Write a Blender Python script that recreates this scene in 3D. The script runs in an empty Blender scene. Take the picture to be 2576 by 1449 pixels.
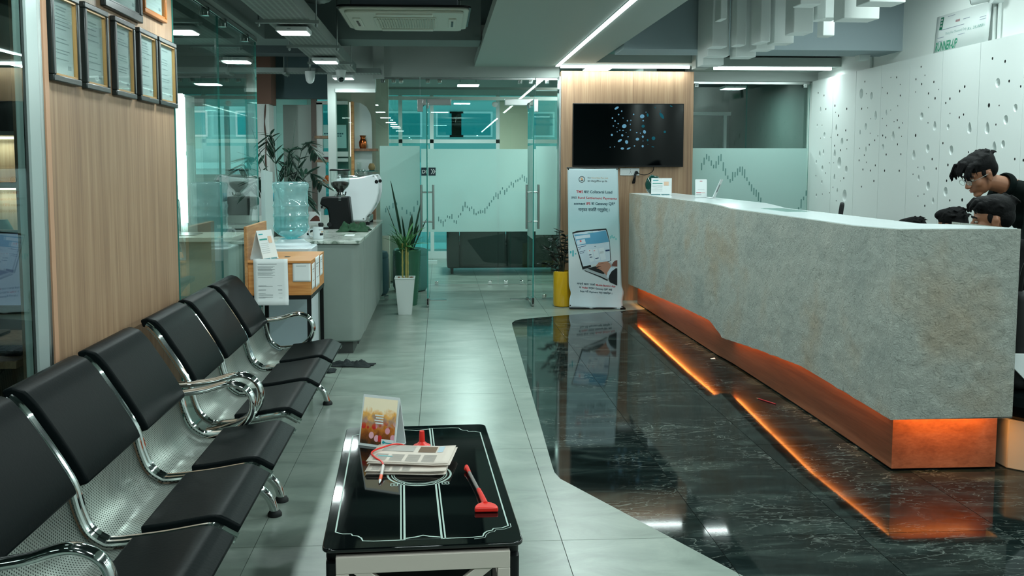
import bpy, bmesh, math, random
from mathutils import Vector, Matrix, noise, geometry
random.seed(7)
R = math.radians
SC = bpy.context.scene
COL = SC.collection

# ------------------------------------------------------------------ camera
cam_data = bpy.data.cameras.new('camera')
cam = bpy.data.objects.new('camera', cam_data)
COL.objects.link(cam)
cam.location = (0.0, 0.0, 1.467)
cam.rotation_euler = (R(90 - 4.699), 0, R(-3.248))
cam_data.sensor_width = 36.0
cam_data.lens = 36.0 * 2336.0 / 2576.0
cam_data.shift_x = (1288 - 1240) / 2576.0
cam_data.shift_y = -(724.5 - 614) / 2576.0
cam_data.clip_start = 0.05
cam_data.clip_end = 400
SC.camera = cam

# ------------------------------------------------------------------ world, exposure
world = bpy.data.worlds.new('sky')
SC.world = world
world.use_nodes = True
wn = world.node_tree.nodes
wl = world.node_tree.links
bg = wn['Background']
bg.inputs[0].default_value = (0.66, 0.86, 0.88, 1)
bg.inputs[1].default_value = 2.5
SC.view_settings.view_transform = 'Standard'
SC.view_settings.look = 'None'
SC.view_settings.gamma = 1.0
SC.view_settings.use_curve_mapping = False
SC.view_settings.exposure = -0.46

LED_COL = (0.83, 0.98, 0.955)
PANEL_W = 17.0        # watts of a small ceiling panel lamp
STRIP_W = 16.0        # watts per metre of a ceiling strip lamp

AMBER_W = 7.0         # watts per metre of the plinth strip

# ------------------------------------------------------------------ helpers
def lin(h):
    h = h.lstrip('#')
    c = [int(h[i:i + 2], 16) / 255 for i in (0, 2, 4)]
    return tuple((x / 12.92 if x <= 0.04045 else ((x + 0.055) / 1.055) ** 2.4) for x in c) + (1.0,)

MATS = {}
def newmat(name):
    m = bpy.data.materials.new(name)
    m.use_nodes = True
    nt = m.node_tree
    return m, nt.nodes, nt.links, nt.nodes['Principled BSDF']

def P(name, col, rough=0.5, metal=0.0, spec=0.5, bump=None, vary=None, emit=None, coat=0.0, rnd=0.0, trans=0.0, alpha=1.0, coords='Object'):
    """plain principled material; bump=(scale,strength) vary=(scale,amount)"""
    if name in MATS:
        return MATS[name]
    m, n, l, b = newmat(name)
    c = lin(col) if isinstance(col, str) else tuple(col) + (1.0,)
    b.inputs['Base Color'].default_value = c
    b.inputs['Roughness'].default_value = rough
    b.inputs['Metallic'].default_value = metal
    b.inputs['Specular IOR Level'].default_value = spec
    b.inputs['Coat Weight'].default_value = coat
    b.inputs['Transmission Weight'].default_value = trans
    if emit:
        b.inputs['Emission Color'].default_value = lin(emit[0]) if isinstance(emit[0], str) else tuple(emit[0]) + (1.0,)
        b.inputs['Emission Strength'].default_value = emit[1]
    tc = n.new('ShaderNodeTexCoord')
    if vary or rnd:
        hsv = n.new('ShaderNodeHueSaturation')
        hsv.inputs['Color'].default_value = c
        l.new(hsv.outputs[0], b.inputs['Base Color'])
        last = None
        if vary:
            nz = n.new('ShaderNodeTexNoise')
            nz.inputs['Scale'].default_value = vary[0]
            nz.inputs['Detail'].default_value = 5
            l.new(tc.outputs[coords], nz.inputs['Vector'])
            mr = n.new('ShaderNodeMapRange')
            mr.inputs[1].default_value = 0.3
            mr.inputs[2].default_value = 0.7
            mr.inputs[3].default_value = 1 - vary[1]
            mr.inputs[4].default_value = 1 + vary[1]
            l.new(nz.outputs[0], mr.inputs[0])
            last = mr.outputs[0]
        if rnd:
            oi = n.new('ShaderNodeObjectInfo')
            mr2 = n.new('ShaderNodeMapRange')
            mr2.inputs[3].default_value = 1 - rnd
            mr2.inputs[4].default_value = 1 + rnd
            l.new(oi.outputs['Random'], mr2.inputs[0])
            if last is not None:
                mu = n.new('ShaderNodeMath')
                mu.operation = 'MULTIPLY'
                l.new(last, mu.inputs[0])
                l.new(mr2.outputs[0], mu.inputs[1])
                last = mu.outputs[0]
            else:
                last = mr2.outputs[0]
        l.new(last, hsv.inputs['Value'])
    if bump:
        nz = n.new('ShaderNodeTexNoise')
        nz.inputs['Scale'].default_value = bump[0]
        nz.inputs['Detail'].default_value = 6
        l.new(tc.outputs[coords], nz.inputs['Vector'])
        bp = n.new('ShaderNodeBump')
        bp.inputs['Strength'].default_value = bump[1]
        bp.inputs['Distance'].default_value = 0.01
        l.new(nz.outputs[0], bp.inputs['Height'])
        l.new(bp.outputs[0], b.inputs['Normal'])
    MATS[name] = m
    return m

def EM(name, col, strength):
    if name in MATS:
        return MATS[name]
    m, n, l, b = newmat(name)
    n.remove(b)
    e = n.new('ShaderNodeEmission')
    e.inputs[0].default_value = tuple(col) + (1.0,)
    e.inputs[1].default_value = strength
    l.new(e.outputs[0], n['Material Output'].inputs[0])
    MATS[name] = m
    return m

def ramp(n, stops):
    r = n.new('ShaderNodeValToRGB')
    els = r.color_ramp.elements
    while len(els) < len(stops):
        els.new(0.5)
    for e, (p, c) in zip(els, stops):
        e.position = p
        e.color = lin(c) if isinstance(c, str) else c
    return r

def wood_mat(name, dark, mid, light, grain=(14, 14, 0.7), rough=0.45, bump=0.05, fine=5.0):
    """straight grained veneer: noise stretched along local z (grain gives the scale per axis)"""
    m, n, l, b = newmat(name)
    tc = n.new('ShaderNodeTexCoord')
    mp = n.new('ShaderNodeMapping')
    mp.inputs['Scale'].default_value = grain
    l.new(tc.outputs['Object'], mp.inputs[0])
    n1 = n.new('ShaderNodeTexNoise')
    n1.inputs['Scale'].default_value = 1.0
    n1.inputs['Detail'].default_value = 7
    n1.inputs['Roughness'].default_value = 0.62
    n1.inputs['Distortion'].default_value = 0.35
    l.new(mp.outputs[0], n1.inputs['Vector'])
    mp2 = n.new('ShaderNodeMapping')
    mp2.inputs['Scale'].default_value = tuple(g * fine for g in grain)
    l.new(tc.outputs['Object'], mp2.inputs[0])
    n2 = n.new('ShaderNodeTexNoise')
    n2.inputs['Scale'].default_value = 1.0
    n2.inputs['Detail'].default_value = 4
    l.new(mp2.outputs[0], n2.inputs['Vector'])
    mx = n.new('ShaderNodeMix')
    mx.data_type = 'FLOAT'
    mx.inputs[0].default_value = 0.4
    l.new(n1.outputs[0], mx.inputs[2])
    l.new(n2.outputs[0], mx.inputs[3])
    r = ramp(n, [(0.36, dark), (0.5, mid), (0.64, light)])
    l.new(mx.outputs[0], r.inputs[0])
    l.new(r.outputs[0], b.inputs['Base Color'])
    b.inputs['Roughness'].default_value = rough
    bp = n.new('ShaderNodeBump')
    bp.inputs['Strength'].default_value = bump
    bp.inputs['Distance'].default_value = 0.004
    l.new(mx.outputs[0], bp.inputs['Height'])
    l.new(bp.outputs[0], b.inputs['Normal'])
    MATS[name] = m
    return m

def glass_mat(name, tint, ior=1.5, rough=0.0, dirt=0.0):
    """sheet glass: both faces of a pane mirror by Fresnel and let tinted light straight through"""
    m, n, l, b = newmat(name)
    n.remove(b)
    geo = n.new('ShaderNodeNewGeometry')
    mr = n.new('ShaderNodeMapRange')
    mr.inputs[3].default_value = ior
    mr.inputs[4].default_value = 1.0 / ior
    l.new(geo.outputs['Backfacing'], mr.inputs[0])
    fr = n.new('ShaderNodeFresnel')
    l.new(mr.outputs[0], fr.inputs['IOR'])
    tr = n.new('ShaderNodeBsdfTransparent')
    tr.inputs[0].default_value = tuple(tint) + (1.0,)
    gl = n.new('ShaderNodeBsdfGlossy')
    gl.inputs[0].default_value = (0.95, 1.0, 0.98, 1)
    gl.inputs['Roughness'].default_value = rough
    mx = n.new('ShaderNodeMixShader')
    l.new(fr.outputs[0], mx.inputs[0])
    l.new(tr.outputs[0], mx.inputs[1])
    l.new(gl.outputs[0], mx.inputs[2])
    l.new(mx.outputs[0], n['Material Output'].inputs[0])
    MATS[name] = m
    return m

class MB:
    """collects shapes; build with obj()"""
    def __init__(s):
        s.v = []
        s.f = []
        s.mi = []
        s.uv = None
        s.cur = 0
    def add(s, vs, fs):
        o = len(s.v)
        s.v += [Vector(p) for p in vs]
        for f in fs:
            s.f.append([o + i for i in f])
            s.mi.append(s.cur)
        return s
    def box(s, x0, x1, y0, y1, z0, z1):
        return s.add([(x0, y0, z0), (x1, y0, z0), (x1, y1, z0), (x0, y1, z0), (x0, y0, z1), (x1, y0, z1), (x1, y1, z1), (x0, y1, z1)],
                     [(0, 3, 2, 1), (4, 5, 6, 7), (0, 1, 5, 4), (1, 2, 6, 5), (2, 3, 7, 6), (3, 0, 4, 7)])
    def prism(s, poly, lo, hi, plane='xy'):
        def P3(u, v, w):
            return {'xy': (u, v, w), 'xz': (u, w, v), 'yz': (w, u, v)}[plane]
        n = len(poly)
        a = sum(poly[i][0] * poly[(i + 1) % n][1] - poly[(i + 1) % n][0] * poly[i][1] for i in range(n))
        if (a < 0) != (plane == 'xz'):
            poly = poly[::-1]
        vs = [P3(u, v, lo) for u, v in poly] + [P3(u, v, hi) for u, v in poly]
        fs = [tuple(range(n))[::-1], tuple(range(n, 2 * n))] + [(i, (i + 1) % n, n + (i + 1) % n, n + i) for i in range(n)]
        return s.add(vs, fs)
    def tube(s, path, r, n=8, caps=True, closed=False, sq=None):
        """sq=(vector, factor): widen the section along that vector"""
        path = [Vector(p) for p in path]
        m = len(path)
        rs = r if isinstance(r, (list, tuple)) else [r] * m
        up = None
        vs = []
        for i in range(m):
            if closed:
                t = (path[(i + 1) % m] - path[i - 1]).normalized()
            else:
                t = (path[min(i + 1, m - 1)] - path[max(i - 1, 0)]).normalized()
            if up is None:
                up = t.orthogonal().normalized()
                if sq:
                    q = Vector(sq[0])
                    q = q - t * q.dot(t)
                    if q.length > 1e-4:
                        up = q.normalized()
            up = up - t * up.dot(t)
            up = up.normalized() if up.length > 1e-6 else t.orthogonal().normalized()
            sd = t.cross(up)
            for k in range(n):
                a = 2 * math.pi * k / n
                vs.append(path[i] + up * (math.cos(a) * rs[i] * (sq[1] if sq else 1)) + sd * (math.sin(a) * rs[i]))
        fs = []
        for i in range(m if closed else m - 1):
            j = (i + 1) % m
            for k in range(n):
                q = (k + 1) % n
                fs.append((i * n + k, i * n + q, j * n + q, j * n + k))
        if caps and not closed:
            fs.append(tuple(range(n))[::-1])
            fs.append(tuple(range((m - 1) * n, m * n)))
        return s.add(vs, fs)
    def cyl(s, a, b, r, n=16, r2=None):
        return s.tube([a, b], [r, r if r2 is None else r2], n)
    def lathe(s, prof, c=(0, 0, 0), n=24, caps=True, sx=1.0, sy=1.0):
        vs = []
        for r, z in prof:
            for k in range(n):
                a = 2 * math.pi * k / n
                vs.append((c[0] + r * math.cos(a) * sx, c[1] + r * math.sin(a) * sy, c[2] + z))
        fs = []
        m = len(prof)
        for i in range(m - 1):
            for k in range(n):
                q = (k + 1) % n
                fs.append((i * n + k, i * n + q, (i + 1) * n + q, (i + 1) * n + k))
        if caps:
            fs.append(tuple(range(n))[::-1])
            fs.append(tuple(range((m - 1) * n, m * n)))
        return s.add(vs, fs)
    def ell(s, c, r, nu=16, nv=10, rot=None):
        if not isinstance(r, (list, tuple)):
            r = (r, r, r)
        vs = [(0, 0, -1)]
        for j in range(1, nv):
            p = -math.pi / 2 + math.pi * j / nv
            for k in range(nu):
                a = 2 * math.pi * k / nu
                vs.append((math.cos(p) * math.cos(a), math.cos(p) * math.sin(a), math.sin(p)))
        vs.append((0, 0, 1))
        fs = []
        for k in range(nu):
            fs.append((0, 1 + (k + 1) % nu, 1 + k))
        for j in range(nv - 2):
            for k in range(nu):
                q = (k + 1) % nu
                fs.append((1 + j * nu + k, 1 + j * nu + q, 1 + (j + 1) * nu + q, 1 + (j + 1) * nu + k))
        L = len(vs) - 1
        for k in range(nu):
            fs.append((L, 1 + (nv - 2) * nu + k, 1 + (nv - 2) * nu + (k + 1) % nu))
        out = []
        for p in vs:
            q = Vector((p[0] * r[0], p[1] * r[1], p[2] * r[2]))
            if rot:
                q = rot @ q
            out.append(q + Vector(c))
        return s.add(out, fs)
    def grid(s, fn, nu, nv, wrap=False):
        vs = [fn(i / nu, j / nv) for j in range(nv + 1) for i in range(nu + 1)]
        w = nu + 1
        fs = [(j * w + i, j * w + i + 1, (j + 1) * w + i + 1, (j + 1) * w + i) for j in range(nv) for i in range(nu)]
        return s.add(vs, fs)
    def quad(s, a, b, c, d):
        return s.add([a, b, c, d], [(0, 1, 2, 3)])
    def map(s, fn, start=0):
        for i in range(start, len(s.v)):
            s.v[i] = Vector(fn(s.v[i]))
        return s
    def xf(s, M, start=0):
        return s.map(lambda p: M @ p, start)
    def join(s, o):
        k = len(s.v)
        s.v += [p.copy() for p in o.v]
        for f, mi in zip(o.f, o.mi):
            s.f.append([k + i for i in f])
            s.mi.append(s.cur if o.cur == 0 else mi)
        return s

def wm(o):
    m = o.matrix_basis.copy()
    return wm(o.parent) @ m if o.parent else m

def mesh_from(name, mb, mats, angle=35):
    me = bpy.data.meshes.new(name)
    me.from_pydata([tuple(p) for p in mb.v], [], mb.f)
    if not isinstance(mats, (list, tuple)):
        mats = [mats]
    for m in mats:
        me.materials.append(m)
    if len(mats) > 1:
        me.polygons.foreach_set('material_index', mb.mi)
    if mb.uv:
        ul = me.uv_layers.new(name='UVMap')
        for lp in me.loops:
            ul.data[lp.index].uv = mb.uv[lp.vertex_index]
    if angle:
        me.polygons.foreach_set('use_smooth', [True] * len(me.polygons))
        me.set_sharp_from_angle(angle=R(angle))
    me.update()
    return me

def obj(name, mb, mats, parent=None, local=False, angle=35, bevel=0, seg=2, sub=0, loc=None, solid=0):
    """links mb as ONE mesh object. World coordinates unless local; top-level meshes get their origin at their base."""
    if parent is not None and not local:
        inv = wm(parent).inverted()
        mb.xf(inv)
    elif parent is None and not local:
        xs = [p.x for p in mb.v]; ys = [p.y for p in mb.v]; zs = [p.z for p in mb.v]
        loc = Vector(((min(xs) + max(xs)) / 2, (min(ys) + max(ys)) / 2, min(zs)))
        mb.map(lambda p: p - loc)
    o = bpy.data.objects.new(name, mesh_from(name, mb, mats, angle))
    COL.objects.link(o)
    if loc is not None:
        o.location = loc
    if parent is not None:
        o.parent = parent
    if solid:
        md = o.modifiers.new('solid', 'SOLIDIFY')
        md.thickness = solid
        md.offset = 0
    if bevel:
        md = o.modifiers.new('bevel', 'BEVEL')
        md.width = bevel
        md.segments = seg
        md.limit_method = 'ANGLE'
        md.angle_limit = R(35)
        md.harden_normals = False
    if sub:
        md = o.modifiers.new('sub', 'SUBSURF')
        md.levels = sub
        md.render_levels = sub
    return o

def thing(name, label, cat, loc=(0, 0, 0), rz=0.0, group=None, kind=None):
    o = bpy.data.objects.new(name, None)
    o.empty_display_size = 0.05
    COL.objects.link(o)
    o.location = loc
    o.rotation_euler = (0, 0, rz)
    tag(o, label, cat, group, kind)
    return o

def tag(o, label=None, cat=None, group=None, kind=None):
    if label: o['label'] = label
    if cat: o['category'] = cat
    if group: o['group'] = group
    if kind: o['kind'] = kind
    return o

def struct(name, mb, mats, label=None, **k):
    o = obj(name, mb, mats, **k)
    o['kind'] = 'structure'
    if label: o['label'] = label
    return o

def copy_tree(o, parent=None):
    c = o.copy()
    COL.objects.link(c)
    c.parent = parent
    for ch in [x for x in o.children]:
        copy_tree(ch, c)
    return c

def smooth_path(pts, k=6, closed=False):
    """Catmull-Rom through points"""
    pts = [Vector(p) for p in pts]
    n = len(pts)
    out = []
    rng = range(n) if closed else range(n - 1)
    for i in rng:
        if closed:
            p0, p1, p2, p3 = pts[i - 1], pts[i], pts[(i + 1) % n], pts[(i + 2) % n]
        else:
            p0, p1, p2, p3 = pts[max(i - 1, 0)], pts[i], pts[i + 1], pts[min(i + 2, n - 1)]
        for j in range(k):
            t = j / k
            out.append(0.5 * ((2 * p1) + (p2 - p0) * t + (2 * p0 - 5 * p1 + 4 * p2 - p3) * t * t + (3 * p1 - p0 - 3 * p2 + p3) * t ** 3))
    if not closed:
        out.append(pts[-1])
    return out

def ribbon(pts, t0, t1):
    """closed 2D outline of a strip along pts between normal offsets t0 and t1"""
    pts = [Vector(p) for p in pts]
    n = len(pts)
    a, b = [], []
    for i in range(n):
        t = (pts[min(i + 1, n - 1)] - pts[max(i - 1, 0)]).normalized()
        nr = Vector((-t.y, t.x))
        a.append(pts[i] + nr * t0)
        b.append(pts[i] + nr * t1)
    return a + b[::-1]

def rrect(x0, x1, y0, y1, r, k=4):
    out = []
    for cx, cy, a0 in ((x1 - r, y0 + r, -90), (x1 - r, y1 - r, 0), (x0 + r, y1 - r, 90), (x0 + r, y0 + r, 180)):
        for i in range(k + 1):
            a = R(a0 + 90 * i / k)
            out.append((cx + r * math.cos(a), cy + r * math.sin(a)))
    return out

def text_mb(s, size, align='LEFT', bold=0.0, shear=0.0, width=None):
    """flat lettering in the xz plane, base line at z=0, facing -y"""
    c = bpy.data.curves.new('t', 'FONT')
    c.body = s
    c.size = size
    c.align_x = align
    c.offset = bold * size
    c.shear = shear
    c.resolution_u = 3
    o = bpy.data.objects.new('t', c)
    COL.objects.link(o)
    dg = bpy.context.evaluated_depsgraph_get()
    dg.update()
    me = bpy.data.meshes.new_from_object(o.evaluated_get(dg))
    mb = MB()
    k = 1.0
    if width and len(me.vertices):
        xs = [v.co.x for v in me.vertices]
        k = width / max(1e-6, max(xs) - min(xs))
    mb.add([(v.co.x * k, 0, v.co.y) for v in me.vertices], [tuple(p.vertices) for p in me.polygons])
    bpy.data.objects.remove(o)
    bpy.data.curves.remove(c)
    bpy.data.meshes.remove(me)
    return mb

def area_light(name, loc, size, size_y, watts, col, parent, rot=(0, 0, 0)):
    d = bpy.data.lights.new(name, 'AREA')
    d.shape = 'RECTANGLE'
    d.size = size
    d.size_y = size_y
    d.energy = watts
    d.color = col
    o = bpy.data.objects.new(name, d)
    COL.objects.link(o)
    o.location = loc
    o.rotation_euler = rot
    if parent is not None:
        o.parent = parent
        o.matrix_parent_inverse = wm(parent).inverted()
    return o
# ------------------------------------------------------------------ materials
def mk_tile():
    m, n, l, b = newmat('cement_tile')
    geo = n.new('ShaderNodeNewGeometry')
    n1 = n.new('ShaderNodeTexNoise')
    n1.inputs['Scale'].default_value = 3.5
    n1.inputs['Detail'].default_value = 6
    n1.inputs['Roughness'].default_value = 0.65
    n1.inputs['Distortion'].default_value = 0.6
    mp = n.new('ShaderNodeMapping')
    mp.inputs['Scale'].default_value = (0.8, 1.6, 1)
    l.new(geo.outputs['Position'], mp.inputs[0])
    l.new(mp.outputs[0], n1.inputs['Vector'])
    r = ramp(n, [(0.3, '#6f7c74'), (0.5, '#808d84'), (0.72, '#929d94')])
    l.new(n1.outputs[0], r.inputs[0])
    oi = n.new('ShaderNodeObjectInfo')
    mr = n.new('ShaderNodeMapRange')
    mr.inputs[3].default_value = 0.95
    mr.inputs[4].default_value = 1.05
    l.new(oi.outputs['Random'], mr.inputs[0])
    hsv = n.new('ShaderNodeHueSaturation')
    l.new(r.outputs[0], hsv.inputs['Color'])
    l.new(mr.outputs[0], hsv.inputs['Value'])
    l.new(hsv.outputs[0], b.inputs['Base Color'])
    mr2 = n.new('ShaderNodeMapRange')
    mr2.inputs[3].default_value = 0.24
    mr2.inputs[4].default_value = 0.36
    l.new(n1.outputs[0], mr2.inputs[0])
    l.new(mr2.outputs[0], b.inputs['Roughness'])
    MATS['cement_tile'] = m
def mk_marble():
    m, n, l, b = newmat('black_marble')
    geo = n.new('ShaderNodeNewGeometry')
    oi = n.new('ShaderNodeObjectInfo')
    ad = n.new('ShaderNodeVectorMath')
    ad.operation = 'ADD'
    mul = n.new('ShaderNodeVectorMath')
    mul.operation = 'SCALE'
    mul.inputs[0].default_value = (3.1, 7.7, 0)
    l.new(oi.outputs['Random'], mul.inputs['Scale'])
    l.new(geo.outputs['Position'], ad.inputs[0])
    l.new(mul.outputs[0], ad.inputs[1])
    mp = n.new('ShaderNodeMapping')
    mp.inputs['Scale'].default_value = (0.8, 2.6, 1)
    mp.inputs['Rotation'].default_value = (0, 0, R(-14))
    l.new(ad.outputs[0], mp.inputs[0])
    def vein(scale, lo, hi, dist, detail=5):
        nz = n.new('ShaderNodeTexNoise')
        nz.inputs['Scale'].default_value = scale
        nz.inputs['Detail'].default_value = detail
        nz.inputs['Distortion'].default_value = dist
        l.new(mp.outputs[0], nz.inputs['Vector'])
        s1 = n.new('ShaderNodeMath'); s1.operation = 'SUBTRACT'; s1.inputs[1].default_value = 0.5
        l.new(nz.outputs[0], s1.inputs[0])
        s2 = n.new('ShaderNodeMath'); s2.operation = 'ABSOLUTE'
        l.new(s1.outputs[0], s2.inputs[0])
        mr = n.new('ShaderNodeMapRange')
        mr.inputs[1].default_value = lo
        mr.inputs[2].default_value = hi
        mr.inputs[3].default_value = 1
        mr.inputs[4].default_value = 0
        l.new(s2.outputs[0], mr.inputs[0])
        return mr.outputs[0]
    v1 = vein(3.4, 0.0, 0.010, 0.5)
    v2 = vein(8.0, 0.0, 0.012, 0.35)
    gate = n.new('ShaderNodeTexNoise')
    gate.inputs['Scale'].default_value = 2.3
    gate.inputs['Detail'].default_value = 3
    l.new(ad.outputs[0], gate.inputs['Vector'])
    gr = n.new('ShaderNodeMapRange')
    gr.inputs[1].default_value = 0.40
    gr.inputs[2].default_value = 0.72
    l.new(gate.outputs[0], gr.inputs[0])
    mx = n.new('ShaderNodeMath'); mx.operation = 'MAXIMUM'
    l.new(v1, mx.inputs[0]); l.new(v2, mx.inputs[1])
    mg = n.new('ShaderNodeMath'); mg.operation = 'MULTIPLY'
    l.new(mx.outputs[0], mg.inputs[0]); l.new(gr.outputs[0], mg.inputs[1])
    cl = n.new('ShaderNodeTexNoise')
    cl.inputs['Scale'].default_value = 3.0
    cl.inputs['Detail'].default_value = 6
    cl.inputs['Distortion'].default_value = 1.0
    l.new(mp.outputs[0], cl.inputs['Vector'])
    base = ramp(n, [(0.35, '#0c1312'), (0.55, '#172120'), (0.75, '#343f3b')])
    l.new(cl.outputs[0], base.inputs[0])
    mix = n.new('ShaderNodeMix'); mix.data_type = 'RGBA'
    mix.inputs[7].default_value = lin('#757d77')
    l.new(mg.outputs[0], mix.inputs[0])
    l.new(base.outputs[0], mix.inputs[6])
    l.new(mix.outputs[2], b.inputs['Base Color'])
    b.inputs['Roughness'].default_value = 0.05
    b.inputs['Specular IOR Level'].default_value = 0.12
    MATS['black_marble'] = m
mk_tile(); mk_marble()

def mk_plaster():
    """hand-thrown stone plaster of the reception counter"""
    m, n, l, b = newmat('rough_plaster')
    tc = n.new('ShaderNodeTexCoord')
    n1 = n.new('ShaderNodeTexNoise'); n1.inputs['Scale'].default_value = 2.2; n1.inputs['Detail'].default_value = 8
    n2 = n.new('ShaderNodeTexNoise'); n2.inputs['Scale'].default_value = 38; n2.inputs['Detail'].default_value = 8; n2.inputs['Roughness'].default_value = 0.7; n2.inputs['Distortion'].default_value = 1.2
    n3 = n.new('ShaderNodeTexNoise'); n3.inputs['Scale'].default_value = 110; n3.inputs['Detail'].default_value = 4
    for q in (n1, n2, n3):
        l.new(tc.outputs['Object'], q.inputs['Vector'])
    r = ramp(n, [(0.32, '#a9b1aa'), (0.5, '#b8bdb4'), (0.66, '#b5ad9b'), (0.8, '#c0c3bb')])
    l.new(n1.outputs[0], r.inputs[0])
    r2 = ramp(n, [(0.30, '#7f8781'), (0.45, '#ffffff'), (1.0, '#ffffff')])
    l.new(n2.outputs[0], r2.inputs[0])
    mx = n.new('ShaderNodeMix'); mx.data_type = 'RGBA'; mx.blend_type = 'MULTIPLY'; mx.inputs[0].default_value = 0.55
    l.new(r.outputs[0], mx.inputs[6]); l.new(r2.outputs[0], mx.inputs[7])
    l.new(mx.outputs[2], b.inputs['Base Color'])
    b.inputs['Roughness'].default_value = 0.85
    b.inputs['Specular IOR Level'].default_value = 0.25
    ad = n.new('ShaderNodeMath'); ad.operation = 'MULTIPLY_ADD'; ad.inputs[1].default_value = 0.35
    l.new(n3.outputs[0], ad.inputs[0]); l.new(n2.outputs[0], ad.inputs[2])
    bp = n.new('ShaderNodeBump'); bp.inputs['Strength'].default_value = 1.0; bp.inputs['Distance'].default_value = 0.016
    l.new(ad.outputs[0], bp.inputs['Height'])
    l.new(bp.outputs[0], b.inputs['Normal'])
    MATS['rough_plaster'] = m
mk_plaster()

def mk_perforated():
    m, n, l, b = newmat('perforated_steel')
    uv = n.new('ShaderNodeUVMap')
    mp = n.new('ShaderNodeMapping')
    mp.inputs['Scale'].default_value = (100, 100, 1)
    mp.inputs['Rotation'].default_value = (0, 0, R(45))
    l.new(uv.outputs[0], mp.inputs[0])
    fr = n.new('ShaderNodeVectorMath'); fr.operation = 'FRACTION'
    l.new(mp.outputs[0], fr.inputs[0])
    sb = n.new('ShaderNodeVectorMath'); sb.operation = 'SUBTRACT'; sb.inputs[1].default_value = (0.5, 0.5, 0)
    l.new(fr.outputs[0], sb.inputs[0])
    ln = n.new('ShaderNodeVectorMath'); ln.operation = 'LENGTH'
    l.new(sb.outputs[0], ln.inputs[0])
    lt = n.new('ShaderNodeMapRange')
    lt.inputs[1].default_value = 0.22; lt.inputs[2].default_value = 0.30
    l.new(ln.outputs['Value'], lt.inputs[0])
    mx = n.new('ShaderNodeMix'); mx.data_type = 'RGBA'
    mx.inputs[6].default_value = lin('#2c3430'); mx.inputs[7].default_value = lin('#9aa29b')
    l.new(lt.outputs[0], mx.inputs[0])
    l.new(mx.outputs[2], b.inputs['Base Color'])
    b.inputs['Metallic'].default_value = 0.75
    b.inputs['Roughness'].default_value = 0.42
    MATS['perforated_steel'] = m
mk_perforated()

def mk_film():
    m, n, l, b = newmat('frosted_film')
    n.remove(b)
    tr = n.new('ShaderNodeBsdfTransparent'); tr.inputs[0].default_value = (0.74, 0.88, 0.86, 1)
    tl = n.new('ShaderNodeBsdfTranslucent'); tl.inputs[0].default_value = (0.74, 0.87, 0.85, 1)
    df = n.new('ShaderNodeBsdfDiffuse'); df.inputs[0].default_value = (0.66, 0.80, 0.78, 1)
    m1 = n.new('ShaderNodeMixShader'); m1.inputs[0].default_value = 0.45
    l.new(tl.outputs[0], m1.inputs[1]); l.new(df.outputs[0], m1.inputs[2])
    m2 = n.new('ShaderNodeMixShader'); m2.inputs[0].default_value = 0.72
    l.new(tr.outputs[0], m2.inputs[1]); l.new(m1.outputs[0], m2.inputs[2])
    l.new(m2.outputs[0], n['Material Output'].inputs[0])
    MATS['frosted_film'] = m
mk_film()

WOOD = wood_mat('oak_veneer', '#836650', '#9a7b60', '#aa8d70', grain=(16, 16, 0.45), rough=0.5)
WOODD = wood_mat('brown_veneer', '#6e4a36', '#865c43', '#9a7054', grain=(16, 16, 0.45), rough=0.45)
PINE = wood_mat('pine_board', '#b0703a', '#c98a4c', '#d7a066', grain=(2.2, 26, 26), rough=0.4, fine=3)
WHITE = P('white_paint', '#cfd8d5', 0.6)
WHITE2 = P('white_plaster', '#e2e9e6', 0.7, bump=(30, 0.08))
GREYW = P('grey_paint', '#a3aca8', 0.7)
HOLEW = P('white_panel', '#e2eae8', 0.55)
CEIL = P('dark_ceiling_paint', '#3c4a4b', 0.85)
BEAM = P('grey_beam_paint', '#6f7e7c', 0.8)
ROUGHW = P('rough_white_wall', '#c8d0cd', 0.85, bump=(22, 0.9))
BROWNP = P('brown_paint', '#6a4d40', 0.7)
CHROME = P('chrome', '#d8dedd', 0.07, 1.0)
STEEL = P('brushed_steel', '#aab0ae', 0.28, 1.0)
DSTEEL = P('galvanised_steel', '#8d9996', 0.45, 0.8)
BLACKM = P('black_metal', '#0b0f10', 0.4, 0.3)
BLACKP = P('black_plastic', '#080c0d', 0.38, spec=0.25)
RUBBER = P('black_rubber', '#0b1213', 0.7)
LEATHER = P('black_leatherette', (0.0022, 0.0042, 0.0046), 0.40, spec=0.06, bump=(90, 0.05))
GLASS = glass_mat('sheet_glass', (0.90, 0.975, 0.955))
CGLASS = glass_mat('clear_glass', (0.96, 0.985, 0.98))
GEDGE = P('glass_edge', (0.03, 0.22, 0.19), 0.12, spec=0.6)
PAPER = P('paper', '#dfe6e6', 0.8)
INK = P('grey_print', '#7d8789', 0.85)
DINK = P('dark_print', '#16414f', 0.8)
RINK = P('red_print', '#b02a35', 0.8)
TINK = P('teal_print', '#1c9aa3', 0.8)
FILM = MATS['frosted_film']
EDARK = P('dark_joint_grout', '#2b332f', 0.9)  # dark grout showing in the joints between floor tiles
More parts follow.
